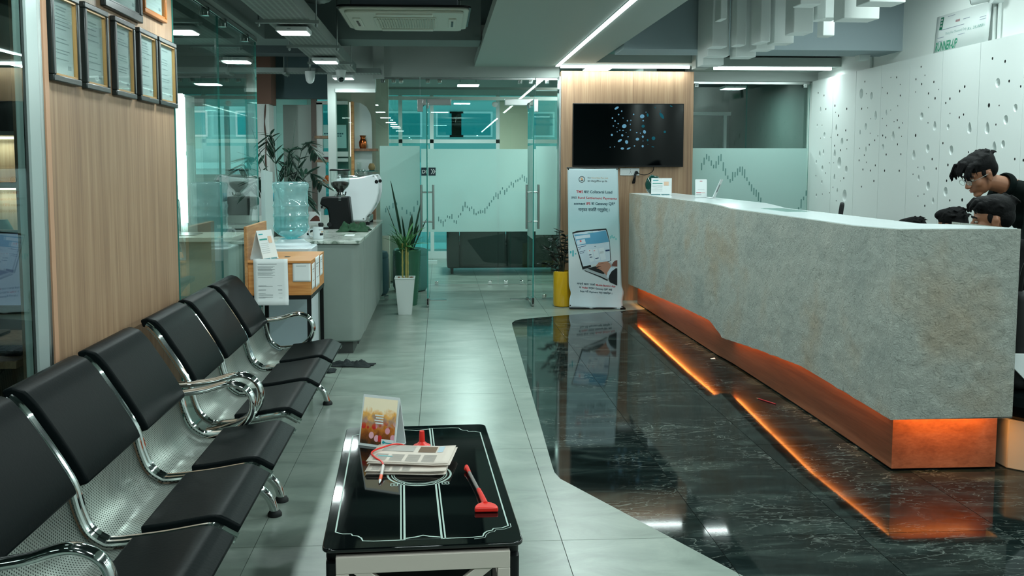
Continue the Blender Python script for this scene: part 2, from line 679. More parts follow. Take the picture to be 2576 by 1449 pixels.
# ------------------------------------------------------------------ floor: slab with cement tiles and a black marble inlay
def clip(poly, a, b):
    """split poly by the line a->b: (left part, right part)"""
    def side(p):
        return (b[0] - a[0]) * (p[1] - a[1]) - (b[1] - a[1]) * (p[0] - a[0])
    L, Rr = [], []
    n = len(poly)
    for i in range(n):
        p, q = poly[i], poly[(i + 1) % n]
        sp, sq = side(p), side(q)
        if sp >= 0: L.append(p)
        if sp <= 0: Rr.append(p)
        if sp * sq < -1e-12:
            t = sp / (sp - sq)
            x = (p[0] + (q[0] - p[0]) * t, p[1] + (q[1] - p[1]) * t)
            L.append(x); Rr.append(x)
    def area(g):
        return abs(sum(g[i][0] * g[(i + 1) % len(g)][1] - g[(i + 1) % len(g)][0] * g[i][1] for i in range(len(g)))) / 2 if len(g) > 2 else 0
    return (L if area(L) > 1e-5 else []), (Rr if area(Rr) > 1e-5 else [])

INLAY = [(0.664, 8.50), (0.546, 4.46), (0.545, 4.36), (0.562, 4.262), (1.085, 3.182), (2.10, 1.09), (4.16, 1.09), (4.16, 9.86), (2.65, 9.62), (1.976, 9.42), (1.30, 9.155), (0.80, 8.92), (0.715, 8.83), (0.675, 8.70)]

floor = struct('floor', MB().box(-7, 4.4, -3.2, 16.2, -0.08, -0.004), EDARK, 'pale cement tile floor with a black marble inlay in front of the counter')
TX0, TY0, TW, TL = -0.727, 3.54, 0.6, 1.205
_full = {}
for i in range(-9, 9):
    for j in range(-5, 11):
        x0, y0 = TX0 + i * TW, TY0 + j * TL
        g = 0.0014
        poly = [(x0 + g, y0 + g), (x0 + TW - g, y0 + g), (x0 + TW - g, y0 + TL - g), (x0 + g, y0 + TL - g)]
        if x0 > 4.1 or x0 < -5.4:
            continue
        ins = poly
        outs = []
        for k in range(len(INLAY)):
            a, b = INLAY[k], INLAY[(k + 1) % len(INLAY)]
            if not ins: break
            inn, out = clip(ins, a, b)
            if out: outs.append(out)
            ins = inn
        whole = not ins
        if ins:
            mb = MB()
            mb.prism([(p[0] - x0, p[1] - y0) for p in ins], -0.008, 0.0)
            o = obj('marble_tile', mb, MATS['black_marble'], floor, local=True, angle=0)
            o.location = Vector((x0, y0, 0)) - floor.location
        if whole:
            if 'm' not in _full:
                mb = MB().prism([(p[0] - x0, p[1] - y0) for p in poly], -0.008, 0.0)
                _full['m'] = mesh_from('tile', mb, MATS['cement_tile'], 0)
            o = bpy.data.objects.new('tile', _full['m'])
            COL.objects.link(o)
            o.parent = floor
            o.location = Vector((x0, y0, 0)) - floor.location
        elif outs:
            mb = MB()
            for q in outs:
                mb.prism([(p[0] - x0, p[1] - y0) for p in q], -0.008, 0.0)
            o = obj('tile', mb, MATS['cement_tile'], floor, local=True, angle=0)
            o.location = Vector((x0, y0, 0)) - floor.location

# ------------------------------------------------------------------ ceiling, beams, soffits
struct('ceiling', MB().box(-7, 4.6, -3.2, 16.2, 3.05, 3.2), CEIL, 'dark painted open ceiling slab')
struct('ceiling_beam', MB().box(-4.5, 0.37, 8.4, 8.85, 2.60, 3.05), BEAM, 'grey painted beam behind the air conditioner')
struct('ceiling_beam', MB().box(1.66, 4.235, 8.4, 8.85, 2.535, 3.05), P('blue_grey_beam_paint', '#9dadb2', 0.8), 'blue grey beam behind the hanging white blocks')
struct('ceiling_beam', MB().box(-5, -1.28, 9.6, 9.9, 2.62, 3.05), CEIL, 'dark beam over the pantry')
struct('ceiling_beam', MB().box(-1.56, -1.34, -3, 7.33, 2.455, 3.05), BEAM, 'grey beam over the left glass partition')
struct('ceiling_soffit', MB().box(0.38, 1.64, -2.5, 10.28, 2.57, 2.655), P('soffit_paint', '#a3b0aa', 0.6), 'long white dropped soffit with a light line')
struct('ceiling_soffit', MB().box(1.64, 2.80, 9.80, 10.28, 2.57, 2.655), MATS['soffit_paint'], 'short soffit above the wooden television wall')
struct('ceiling_soffit', MB().box(2.80, 4.235, 9.70, 10.40, 2.53, 2.62), MATS['soffit_paint'], 'lower soffit above the frosted window by the counter')
struct('trim_1', MB().box(2.66, 2.80, 9.64, 9.795, 2.50, 3.0), WHITE, 'short white pillar stub above the television wall')

struct('wall_rear', MB().box(-7, 4.4, -3.4, -3.2, 0, 3.05), P('rear_wall_paint', '#8d9a97', 0.8), 'plain wall behind the viewer')
struct('wall_far_left', MB().box(-7.2, -7, -3.4, 16.2, 0, 3.05), MATS['rear_wall_paint'])
# ------------------------------------------------------------------ right wall: plain plaster above, dented panels below
wall_r = struct('wall_right', MB().box(4.235, 4.4, -3.2, 10.6, 0, 3.05), WHITE2, 'bright white wall behind the reception counter')
HOLES = [tuple(float(x) for x in h.split(',')) for h in '''10.13,2.29,22,0;9.97,2.25,23,0;10.05,2.1,69,1;9.91,2.1,23,0;10.13,1.93,40,0;10,1.93,16,0;9.93,1.82,67,0;10.03,1.79,16,0;9.76,1.79,17,0;10.04,1.62,76,1;9.94,1.64,61,1;10.13,1.53,47,0;9.96,1.46,64,0;9.78,1.52,16,0;9.87,1.41,18,0;10.13,1.38,18,0;9.96,1.31,43,0;10.1,1.16,43,0;9.94,1.18,16,0;9.75,1.2,16,0;9.68,2.12,28,0;9.66,2.05,16,0;9.58,2.01,29,0;9.39,2.07,27,0;9.63,1.89,69,1;9.59,1.81,24,0;9.4,1.85,24,0;9.48,1.74,76,0;9.36,1.75,22,0;9.66,1.7,24,0;9.65,1.62,87,1;9.51,1.65,24,0;9.36,1.66,15,0;9.67,1.52,15,0;9.53,1.52,120,0;9.36,1.45,76,0;9.64,1.37,69,1;9.41,1.36,23,0;9.49,1.33,14,0;9.67,1.26,17,0;9.56,1.23,55,1;9.38,1.18,127,0;9.58,1.12,16,0;9,2.31,20,0;9.07,2.2,98,0;8.85,2.16,71,0;8.96,2.19,13,0;9.05,2.05,23,0;8.92,2.05,13,0;8.75,1.97,86,1;8.54,1.98,61,1;8.45,2,12,0;8.85,1.94,12,0;8.95,1.87,65,0;9.07,1.82,49,1;8.85,1.8,13,0;8.75,1.73,20,0;8.86,1.69,21,0;9.07,1.66,15,0;8.93,1.65,51,1;8.96,1.59,19,0;9.07,1.54,21,0;8.91,1.52,15,0;8.72,1.49,21,0;8.98,1.45,22,0;8.82,1.44,21,0;8.74,1.34,23,0;9,1.28,21,0;8.63,2.22,13,0;8.53,2.16,20,0;8.47,2.3,12,0;8.36,2.29,19,0;8.29,2.22,11,0;8.28,2.12,19,0;8.32,2.03,12,0;8.61,1.93,12,0;8.52,1.86,14,0;8.38,1.89,14,0;8.32,1.9,21,0;8.22,1.87,15,0;8.28,1.83,20,0;8.39,1.76,90,1;8.69,1.77,14,0;8.59,1.77,21,0;8.53,1.75,21,0;8.23,1.75,14,0;8.58,1.66,61,0;8.3,1.68,21,0;8.51,1.59,22,0;8.23,1.59,20,0;8.53,1.44,24,0;8.25,1.44,22,0;7.93,2.34,18,0;7.86,2.26,13,0;8.01,2.24,20,0;7.91,2.19,21,0;7.71,2.19,21,0;8.01,2.13,13,0;7.79,2.1,21,0;7.68,2.05,24,0;7.63,2.12,12,0;7.78,1.98,12,0;7.89,1.91,71,0;7.78,1.85,14,0;7.67,1.82,83,1;7.98,1.75,31,0;7.77,1.63,73,0;8,1.58,90,1;7.69,1.54,22,0;7.92,1.47,14,0;7.82,1.46,50,1;7.62,1.46,22,0;8,1.41,15,0;7.9,1.38,54,1;7.74,1.31,77,0;7.9,1.22,15,0;7.8,1.24,14,0;7.65,1.19,55,1;7.78,1.14,22,0;7.51,2,20,0;7.45,2.03,23,0;7.31,2.08,23,0;7.24,2.11,25,0;7.44,1.91,13,0;7.3,1.87,21,0;7.24,1.89,20,0;7.46,1.8,51,0;7.15,1.78,91,1;7.4,1.61,78,0;7.53,1.67,21,0;7.15,1.59,18,0;7.44,1.49,25,0;7.21,1.51,21,0;7.45,1.36,24,0;7.46,1.27,78,0;7.39,1.2,20,0;7.21,1.21,29,0;7.21,1.12,17,0;6.88,2.29,24,0;6.72,2.25,24,0;6.8,2.1,73,0;6.66,2.1,23,0;6.52,2.05,20,0;6.9,1.94,35,0;6.77,1.93,13,0;6.57,1.9,60,0;6.68,1.82,70,0;6.91,1.77,94,1;6.8,1.79,17,0;6.81,1.62,93,1;6.7,1.64,60,0;6.55,1.53,20,0;6.45,1.52,22,0'''.split(';')]
PE = [10.30, 9.735, 9.19, 8.655, 8.12, 7.58, 7.04, 6.49, 5.945, 5.40, 4.855, 4.31, 3.765]
for k in range(len(PE) - 1):
    y1, y0 = PE[k] - 0.0025, PE[k + 1] + 0.0025
    zt, zb = 2.43, 0.0
    outer = [(y0, zb), (y1, zb), (y1, zt), (y0, zt)]
    loops = []
    bowls = []
    for (hy, hz, hs, tear) in HOLES:
        if not (y0 < hy < y1):
            continue
        h = hs / 1000.0
        ry = h * (0.34 if tear else 0.40) if h > 0.03 else h * 0.42
        rz = h * 0.5
        if hy - ry < y0 + 0.004: hy = y0 + ry + 0.004
        if hy + ry > y1 - 0.004: hy = y1 - ry - 0.004
        nn = 18 if h > 0.035 else 10
        lp = []
        for q in range(nn):
            a = 2 * math.pi * q / nn
            u, w = math.cos(a), math.sin(a)
            wd = ry * (1 - 0.45 * w) if tear else ry
            lp.append((hy + wd * u * (1.0 if not tear else 0.9), hz + rz * w))
        if any(abs(hy - c[0]) < ry + c[2] + .002 and abs(hz - c[1]) < rz + c[3] + .002 for c in bowls):
            continue
        bowls.append((hy, hz, ry, rz))
        loops.append((lp, hy, hz, min(0.058, 0.6 * h + 0.006) if h > 0.035 else 0.022, h > 0.035, rz))
    mb = MB()
    X = 4.17
    polys = [[Vector((p[0], p[1], 0)) for p in outer]] + [[Vector((p[0], p[1], 0)) for p in lp[0]] for lp in loops]
    flat = [p for pl in polys for p in pl]
    tris = geometry.tessellate_polygon(polys)
    vs = [(X, p.x, p.y) for p in flat]
    fs = []
    for t in tris:
        a, b, c = (Vector(vs[i]) for i in t)
        nx = (b - a).cross(c - a).x
        fs.append(t if nx < 0 else t[::-1])
    mb.add(vs, fs)
    mb.add([(X, y0, zb), (X, y1, zb), (X, y1, zt), (X, y0, zt), (4.235, y0, zb), (4.235, y1, zb), (4.235, y1, zt), (4.235, y0, zt)],
           [(0, 1, 5, 4), (1, 2, 6, 5), (2, 3, 7, 6), (3, 0, 4, 7)])
    for lp, hy, hz, dep, bowl, rz in loops:
        # small ones are drilled through, large ones are scooped with a steep upper rim
        rings = [(1.0, 0.0, 0.0), (0.92, 0.45, 0.07), (0.76, 0.78, 0.20), (0.5, 0.96, 0.34), (0.2, 1.0, 0.42)] if bowl else [(1.0, 0.0, 0.0), (1.0, 1.0, 0.0)]
        nn = len(lp)
        vs = []
        for s_, d_, up_ in rings:
            for p in lp:
                vs.append((X + dep * d_, hy + (p[0] - hy) * s_, hz + (p[1] - hz) * s_ + rz * up_))
        fs = []
        for r_ in range(len(rings) - 1):
            for q in range(nn):
                w = (q + 1) % nn
                fs.append((r_ * nn + q, (r_ + 1) * nn + q, (r_ + 1) * nn + w, r_ * nn + w))
        if bowl: fs.append(tuple(range((len(rings) - 1) * nn, len(rings) * nn))[::-1])
        # facing -x: check the first face
        mb.cur = 0 if bowl else 1
        mb.add(vs, fs)
        mb.cur = 0
    obj('panel', mb, [HOLEW, P('hole_shade_paint', '#2e3432', 0.9)], wall_r, angle=40)  # drilled hole sides coloured dark to stand for the shade inside
struct('baseboard_right', MB().box(4.14, 4.168, 3.8, 10.3, 0, 0.09), GREYW)

# ------------------------------------------------------------------ back line: header, television wall
struct('wall_back', MB().box(-0.72, 1.316, 10.28, 10.46, 2.455, 2.84).box(-0.72, -0.60, 10.22, 10.28, 2.43, 2.84).box(2.776, 4.235, 10.30, 10.45, 2.43, 2.53).box(2.776, 4.235, 10.40, 10.5, 2.53, 3.05).box(-4.0, 4.2, 10.46, 10.6, 2.84, 3.05), GREYW, 'grey header wall above the glass doors')
struct('wall_feature', MB().box(1.318, 2.775, 10.12, 10.46, 0.0, 2.512), WOOD, 'oak veneered wall that carries the television')
struct('trim_2', MB().box(1.298, 1.316, 10.13, 10.30, 0.0, 2.455), STEEL, 'steel edge trim beside the glass door')

# ------------------------------------------------------------------ glass
def pane(name, x0, x1, y0, y1, z0, z1, parent, mat=None):
    """sheet of glass; the narrow sides show the green edge"""
    mb = MB()
    dx, dy = x1 - x0, y1 - y0
    mb.box(x0, x1, y0, y1, z0, z1)
    mb.mi = [1, 1, 0, 1, 0, 1] if dy < dx else [1, 1, 1, 0, 1, 0]
    return obj(name, mb, [mat or GLASS, GEDGE], parent, angle=0)

def clamp(x, y, z, parent, axis='y'):
    s = 0.022
    mb = MB().box(x - s, x + s, y - 0.02, y + 0.02, z - s, z + s)
    mb.cyl((x, y - 0.028, z), (x, y - 0.018, z), 0.008, 10)
    return obj('clamp', mb, CHROME, parent, bevel=0.003)

def candle_print(pts, x0, z0, y, w, parent, mat):
    mb = MB()
    for (u, v, h) in pts:
        mb.box(x0 + u - w / 2, x0 + u + w / 2, y - 0.0012, y - 0.0004, z0 + v - h / 2, z0 + v + h / 2)
    return obj('candlestick_print', mb, mat, parent, angle=0)

CANDLE = P('grey_film_print', '#6f9696', 0.8)
# side lights of the entrance
g1 = struct('window_1', MB().box(-0.70, -0.22, 10.296, 10.304, 2.43, 2.452), STEEL, 'fixed glass panel left of the open doors')
pane('pane', -0.70, -0.22, 10.294, 10.306, 0.012, 2.43, g1)
obj('frosted_film', MB().box(-0.66, -0.222, 10.2925, 10.2935, 0.72, 1.705), FILM, g1, angle=0)
candle_print([(0.06, 0.02, 0.05), (0.10, 0.05, 0.04), (0.14, 0.07, 0.06), (0.18, 0.09, 0.03), (0.24, 0.04, 0.03), (0.29, 0.0, 0.05), (0.33, -0.02, 0.04), (0.37, 0.03, 0.06), (0.41, 0.10, 0.05)], -0.66, 0.98, 10.292, 0.012, g1, CANDLE)
for x in (-0.62, -0.50, -0.42): clamp(x, 10.29, 2.41, g1)
for x in (-0.60, -0.28): clamp(x, 10.29, 0.03, g1)
g2 = struct('window_2', MB().box(1.06, 1.296, 10.296, 10.304, 2.43, 2.452), STEEL, 'fixed glass panel right of the open doors')
pane('pane', 1.06, 1.294, 10.294, 10.306, 0.012, 2.43, g2)
obj('frosted_film', MB().box(1.062, 1.292, 10.2925, 10.2935, 0.72, 1.705), FILM, g2, angle=0)
for x in (1.08, 1.18): clamp(x, 10.29, 2.41, g2)
clamp(1.16, 10.29, 0.03, g2)
g3 = struct('window_3', MB().box(-0.21, 1.05, 10.296, 10.304, 2.43, 2.452), STEEL, 'clear glass transom above the double doors')
pane('pane', -0.21, 1.05, 10.294, 10.306, 2.19, 2.43, g3)
for x in (-0.13, 0.0, 0.88, 1.0): clamp(x, 10.29, 2.41, g3)

def door_leaf(name, label, xh, side):
    """frameless leaf standing open towards the room, hinged at xh"""
    d = struct(name, MB().box(xh - 0.02, xh + 0.02, 10.22, 10.31, 0.0, 0.022), STEEL, label)
    y0, y1 = 9.70, 10.285
    pane('leaf', xh - 0.006, xh + 0.006, y0, y1, 0.03, 2.17, d)
    obj('floor_spring_cover', MB().box(min(xh, xh - side * 0.20), max(xh, xh - side * 0.20), 10.24, 10.31, 0.0, 0.008), STEEL, d)
    obj('bottom_patch', MB().box(xh - 0.014, xh + 0.014, 9.70, 9.80, 0.012, 0.10), STEEL, d, bevel=0.003)
    pt = MB().box(min(xh + side * 0.05, xh - side * 0.26), max(xh + side * 0.05, xh - side * 0.26), 10.27, 10.33, 2.15, 2.22)
    pt.box(xh - 0.015, xh + 0.015, 10.14, 10.29, 2.11, 2.17)
    pt.box(min(xh + side * 0.05, xh + side * 0.11), max(xh + side * 0.05, xh + side * 0.11), 10.27, 10.33, 2.08, 2.22)
    obj('top_patch', pt, STEEL, d, bevel=0.004)
    for s in (-1, 1):
        hb = MB().cyl((xh + s * 0.062, 9.78, 0.82), (xh + s * 0.062, 9.78, 1.29), 0.0125, 14)
        for z in (0.90, 1.21):
            hb.cyl((xh, 9.78, z), (xh + s * 0.062, 9.78, z), 0.008, 10)
        obj('handle', hb, STEEL, d)
    return d
dl = door_leaf('door_1', 'left frameless glass door leaf standing open', -0.135, -1)
dr = door_leaf('door_2', 'right frameless glass door leaf standing open', 0.975, 1)
obj('frosted_film', MB().box(0.9675, 0.9688, 9.70, 10.28, 0.72, 1.705), FILM, dr, angle=0)
obj('frosted_film', MB().box(-0.1288, -0.1275, 9.70, 10.28, 0.72, 1.705), FILM, dl, angle=0)

# second glass line of the inner room with film, chart and door sign
g4 = struct('window_4', MB().box(-2.0, 2.3, 11.59, 11.61, 2.43, 2.46), STEEL, 'inner glass partition with frosted band and stock chart print')
for a, b in ((-2.0, -0.62), (-0.61, -0.24), (-0.235, 0.72), (0.725, 2.3)):
    pane('pane', a + 0.003, b - 0.003, 11.594, 11.606, 0.012, 2.43, g4)
obj('frosted_film', MB().box(-0.235, 2.3, 11.592, 11.593, 0.67, 1.70), FILM, g4, angle=0)
obj('trim', MB().box(-2.0, 2.3, 11.588, 11.612, 2.30, 2.345), WHITE, g4)
pts = []
vz = [0, -0.03, -0.06, -0.02, 0.03, 0.02, 0.03, -0.03, -0.04, 0.03, 0.06, 0.13, 0.18, 0.15, 0.12, 0.14, 0.09, 0.06, 0.08, 0.09, 0.09, 0.10, 0.14, 0.18, 0.22, 0.26, 0.30, 0.28, 0.33, 0.38, 0.33, 0.36, 0.40, 0.44, 0.42, 0.47, 0.48, 0.50, 0.53, 0.50, 0.48, 0.45, 0.41, 0.37]
for k, z in enumerate(vz):
    pts.append((k * 0.0275, z, random.choice((0.03, 0.045, 0.06, 0.07))))
candle_print(pts, -0.02, 0.83, 11.591, 0.012, g4, CANDLE)
for x in (-0.05, 0.62, 0.82, 1.02): clamp(x, 11.59, 0.03, g4)
for x in (-0.22, 0.68): obj('clamp', MB().cyl((x, 11.58, 2.25), (x, 11.61, 2.25), 0.035, 20), CHROME, g4)
sg = obj('door_sign', MB().box(-0.232, -0.055, 11.584, 11.589, 1.37, 1.47), P('navy_sign', '#16323d', 0.6), g4)
tt = text_mb('DE', 0.062, 'LEFT', 0.02); tt.map(lambda p: (p.x - 0.226, 11.5835, p.z + 1.398)); obj('sign_lettering', tt, PAPER, sg, angle=0)
ch = MB()
for k in (0, 1):
    x = -0.115 + k * 0.025
    ch.prism([(x, 1.39), (x + 0.012, 1.39), (x + 0.032, 1.42), (x + 0.012, 1.45), (x, 1.45), (x + 0.02, 1.42)], 11.5832, 11.5838, 'xz')
obj('sign_chevron', ch, PAPER, sg, angle=0)

# frosted window beside the counter
g5 = struct('window_5', MB().box(2.776, 4.17, 10.34, 10.36, 2.40, 2.43), STEEL, 'frosted window with falling chart print behind the counter')
pane('pane', 2.778, 3.44, 10.344, 10.356, 0.01, 2.40, g5)
pane('pane', 3.445, 4.165, 10.344, 10.356, 0.01, 2.40, g5)
obj('frosted_film', MB().box(2.778, 4.15, 10.342, 10.343, 0.0, 1.685), FILM, g5, angle=0)
vz = [0.36, 0.42, 0.47, 0.45, 0.40, 0.36, 0.38, 0.43, 0.46, 0.36, 0.30, 0.24, 0.20, 0.25, 0.27, 0.30, 0.33, 0.31, 0.28, 0.22, 0.17, 0.12, 0.08, 0.06, 0.02, -0.04, -0.10, -0.16, -0.20, -0.18, -0.16, -0.15, -0.18, -0.22, -0.26, -0.30, -0.32, -0.29, -0.24, -0.20, -0.16, -0.12, -0.06, 0.0, 0.06]
candle_print([(k * 0.0275, z, random.choice((0.04, 0.06, 0.08, 0.1))) for k, z in enumerate(vz)], 2.94, 1.12, 10.341, 0.013, g5, P('dark_film_print', '#648a86', 0.8))
for x in (2.86, 4.10): clamp(x, 10.335, 2.385, g5)

# ------------------------------------------------------------------ left wall: glass, oak column, glass
struct('wall_left', MB().box(-1.52, -1.40, 3.43, 5.03, 0, 2.46), WOOD, 'oak veneered column with framed certificates')
struct('trim_3', MB().box(-1.46, -1.39, 3.395, 3.43, 0, 2.46), P('pale_edge', '#b98f72', 0.5), 'bare edge of the oak column')
struct('trim_4', MB().box(-1.43, -1.385, 3.25, 3.335, 0, 2.46), P('pale_aluminium', '#a9b7b5', 0.35, 0.3), 'pale aluminium post of the near glass partition')
struct('trim_5', MB().cyl((-1.40, 3.362, 0), (-1.40, 3.362, 2.46), 0.016, 12), STEEL, 'steel tube at the edge of the glass partition')
g6 = struct('window_6', MB().box(-1.415, -1.385, -2.8, 3.25, 2.42, 2.455), STEEL, 'near glass partition of the side office')
pane('pane', -1.406, -1.394, -1.5, 3.25, 0.01, 2.42, g6)
pane('pane', -1.406, -1.394, -2.8, -1.505, 0.01, 2.42, g6)
g7 = struct('window_7', MB().box(-1.412, -1.388, 5.03, 7.26, 2.42, 2.45), STEEL, 'glass partition beyond the oak column')
pane('pane', -1.406, -1.394, 5.035, 6.03, 0.01, 2.42, g7)
pane('pane', -1.406, -1.394, 6.036, 7.25, 0.01, 2.42, g7)
for y in (5.75, 6.2, 6.9): obj('clamp', MB().box(-1.42, -1.38, y - 0.02, y + 0.02, 2.375, 2.43), CHROME, g7, bevel=0.003)
# ------------------------------------------------------------------ strip lights in the soffits
E_STRIP = EM('led_strip_glow', LED_COL, 9.0)
def strip_light(name, label, x0, x1, y0, y1, z, watts, group=None, thick=0.012):
    t = thing(name, label, 'strip light', ((x0 + x1) / 2, (y0 + y1) / 2, z), 0, group)
    obj('channel', MB().box(x0 - 0.006, x1 + 0.006, y0 - 0.006, y1 + 0.006, z - 0.004, z - 0.0003), P('alu_channel', '#8fa3a8', 0.4, 0.5), t)
    obj('diffuser', MB().box(x0, x1, y0, y1, z - thick, z - 0.004), E_STRIP, t, angle=0)
    area_light('strip_lamp', ((x0 + x1) / 2, (y0 + y1) / 2, z - thick - 0.004), x1 - x0, y1 - y0, watts, LED_COL, t)
    return t
strip_light('led_strip', 'long white light line running towards the viewer in the dropped soffit', 1.255, 1.29, -2.0, 10.12, 2.57, STRIP_W * 12)
strip_light('led_strip', 'straight light line just above the wooden television wall', 1.295, 2.70, 10.02, 10.05, 2.57, STRIP_W * 0.8, thick=0.034)
strip_light('led_strip', 'straight light line above the frosted window by the counter', 2.88, 4.14, 9.72, 9.75, 2.53, STRIP_W * 0.8, thick=0.034)

# ------------------------------------------------------------------ small square panel lamps under the cable tray
E_PANEL = EM('panel_glow', LED_COL, 12.0)
def panel_lamp(x, y, z, label, s=0.11, watts=PANEL_W, hang=None):
    t = thing('panel_light', label, 'ceiling light', (x, y, z), 0, 'square panel lights')
    mb = MB()
    mb.prism(rrect(x - s, x + s, y - s, y + s, 0.012), z, z + 0.03)
    obj('housing', mb, P('white_plastic', '#cfd6d6', 0.4), t, bevel=0.003)
    obj('diffuser', MB().box(x - s + 0.012, x + s - 0.012, y - s + 0.012, y + s - 0.012, z - 0.004, z), E_PANEL, t, angle=0)
    obj('label_print', MB().box(x - 0.03, x - 0.005, y - s - 0.0006, y - s - 0.0001, z + 0.012, z + 0.018), INK, t, angle=0)
    if hang:
        for q in (-1, 1):
            obj('hanging_rod', MB().cyl((x + q * s * 0.7, y, z + 0.03), (x + q * s * 0.7, y, hang), 0.005, 8), P('alu_channel', '#8fa3a8', 0.4, 0.5), t)
    area_light('panel_lamp', (x, y, z - 0.008), 2 * s - 0.03, 2 * s - 0.03, watts, LED_COL, t)
    return t
panel_lamp(-1.01, 6.62, 2.40, 'square panel light on the cable tray nearest the air conditioner')
panel_lamp(-1.01, 8.42, 2.40, 'square panel light on the cable tray between two hangers')
panel_lamp(-1.01, 9.95, 2.40, 'square panel light behind the round camera at the end of the cable tray', 0.11, PANEL_W * 0.45)
for y, ds in ((4.85, 'over the far bench'), (3.05, 'over the near bench'), (1.25, 'left of the viewer'), (-0.55, 'behind the viewer')):
    panel_lamp(-1.01, y, 2.40, 'square panel light on the cable tray ' + ds)
for y, ds in ((5.75, 'above the staff chairs'), (4.1, 'above the near end of the counter'), (2.2, 'right of the viewer'), (0.2, 'behind the viewer on the right')):  # unseen lamps added to brighten the staff area
    panel_lamp(3.78, y, 3.019, 'added unseen ceiling panel light ' + ds, 0.22, PANEL_W * 2.3)
panel_lamp(3.55, 7.2, 3.019, 'ceiling panel light above the award cheque', 0.15, PANEL_W * 0.8)
for y in (0.6,):  # unseen lamp added for general brightness
    panel_lamp(0.0, y, 2.80, 'added unseen hanging panel light over the viewer', 0.22, PANEL_W * 1.2, 3.05)

# ------------------------------------------------------------------ cable trays with perforated floor and hangers
def perforated_tray_mat():
    m, n, l, b = newmat('perforated_tray')
    tc = n.new('ShaderNodeTexCoord')
    mp = n.new('ShaderNodeMapping'); mp.inputs['Scale'].default_value = (28, 46, 1)
    l.new(tc.outputs['Object'], mp.inputs[0])
    fr = n.new('ShaderNodeVectorMath'); fr.operation = 'FRACTION'
    l.new(mp.outputs[0], fr.inputs[0])
    sb = n.new('ShaderNodeVectorMath'); sb.operation = 'SUBTRACT'; sb.inputs[1].default_value = (0.5, 0.5, 0)
    l.new(fr.outputs[0], sb.inputs[0])
    sc_ = n.new('ShaderNodeVectorMath'); sc_.operation = 'MULTIPLY'; sc_.inputs[1].default_value = (0.8, 1.3, 0)
    l.new(sb.outputs[0], sc_.inputs[0])
    ln = n.new('ShaderNodeVectorMath'); ln.operation = 'LENGTH'
    l.new(sc_.outputs[0], ln.inputs[0])
    mr = n.new('ShaderNodeMapRange'); mr.inputs[1].default_value = 0.28; mr.inputs[2].default_value = 0.33
    l.new(ln.outputs['Value'], mr.inputs[0])
    mx = n.new('ShaderNodeMix'); mx.data_type = 'RGBA'
    mx.inputs[6].default_value = lin('#39433f'); mx.inputs[7].default_value = lin('#87928e')
    l.new(mr.outputs[0], mx.inputs[0])
    l.new(mx.outputs[2], b.inputs['Base Color'])
    b.inputs['Metallic'].default_value = 0.4
    b.inputs['Roughness'].default_value = 0.5
    return m
TRAY = perforated_tray_mat()
t = thing('cable_tray', 'perforated steel cable tray running along the open ceiling', 'cable tray', (-1.01, 3.6, 2.445))
obj('tray_floor', MB().box(-1.16, -0.86, -2.5, 9.75, 2.445, 2.448), TRAY, t)
for x in (-1.16, -0.86):
    obj('tray_side', MB().box(x - 0.0015, x + 0.0015, -2.5, 9.75, 2.445, 2.53), DSTEEL, t)
for y in (0.3, 1.5, 2.7, 3.9, 5.15, 6.35, 7.62, 8.8):
    h = obj('hanger_strut', MB().box(-1.22, -0.80, y - 0.02, y + 0.02, 2.425, 2.445), DSTEEL, t)
    for x in (-1.20, -0.82):
        obj('hanger_rod', MB().cyl((x, y, 2.40), (x, y, 3.05), 0.005, 8).cyl((x, y, 2.405), (x, y, 2.42), 0.011, 6), DSTEEL, h)
t = thing('cable_tray', 'narrow cable tray crossing under the ceiling beside the round camera', 'cable tray', (-1.6, 10.0, 2.46))
obj('tray_floor', MB().box(-3.2, -0.62, 9.93, 10.1, 2.46, 2.463), TRAY, t)
for y in (9.93, 10.1):
    obj('tray_side', MB().box(-3.2, -0.62, y - 0.0015, y + 0.0015, 2.46, 2.51), DSTEEL, t)
for x in (-2.2, -1.62):
    h = obj('hanger_strut', MB().box(x - 0.02, x + 0.02, 9.89, 10.14, 2.44, 2.46), DSTEEL, t)
    for y in (9.905, 10.125):
        obj('hanger_rod', MB().cyl((x, y, 2.43), (x, y, 3.05), 0.005, 8), DSTEEL, h)
# flexible duct and pipes near the tray
p = smooth_path([(-0.78, 7.05, 3.05), (-0.78, 7.05, 2.86), (-0.80, 7.02, 2.74), (-0.88, 7.0, 2.70), (-1.0, 7.0, 2.72), (-1.15, 7.0, 2.78), (-1.3, 7.05, 2.95)], 7)
d = MB().tube(p, [0.035 + (0.003 if k % 2 else 0) for k in range(len(p))], 12)
tag(obj('drain_duct', d, P('foil_wrap', '#8f9a99', 0.35, 0.6), angle=60), 'foil wrapped pipe bending down beside the cable tray', 'pipe')
p = smooth_path([(-0.672, 7.2, 2.79), (-0.75, 7.2, 2.80), (-1.05, 7.25, 2.80), (-1.3, 7.3, 2.86)], 6)
tag(obj('black_pipe', MB().tube(p, 0.022, 10), RUBBER), 'black insulated pipe from the air conditioner', 'pipe')

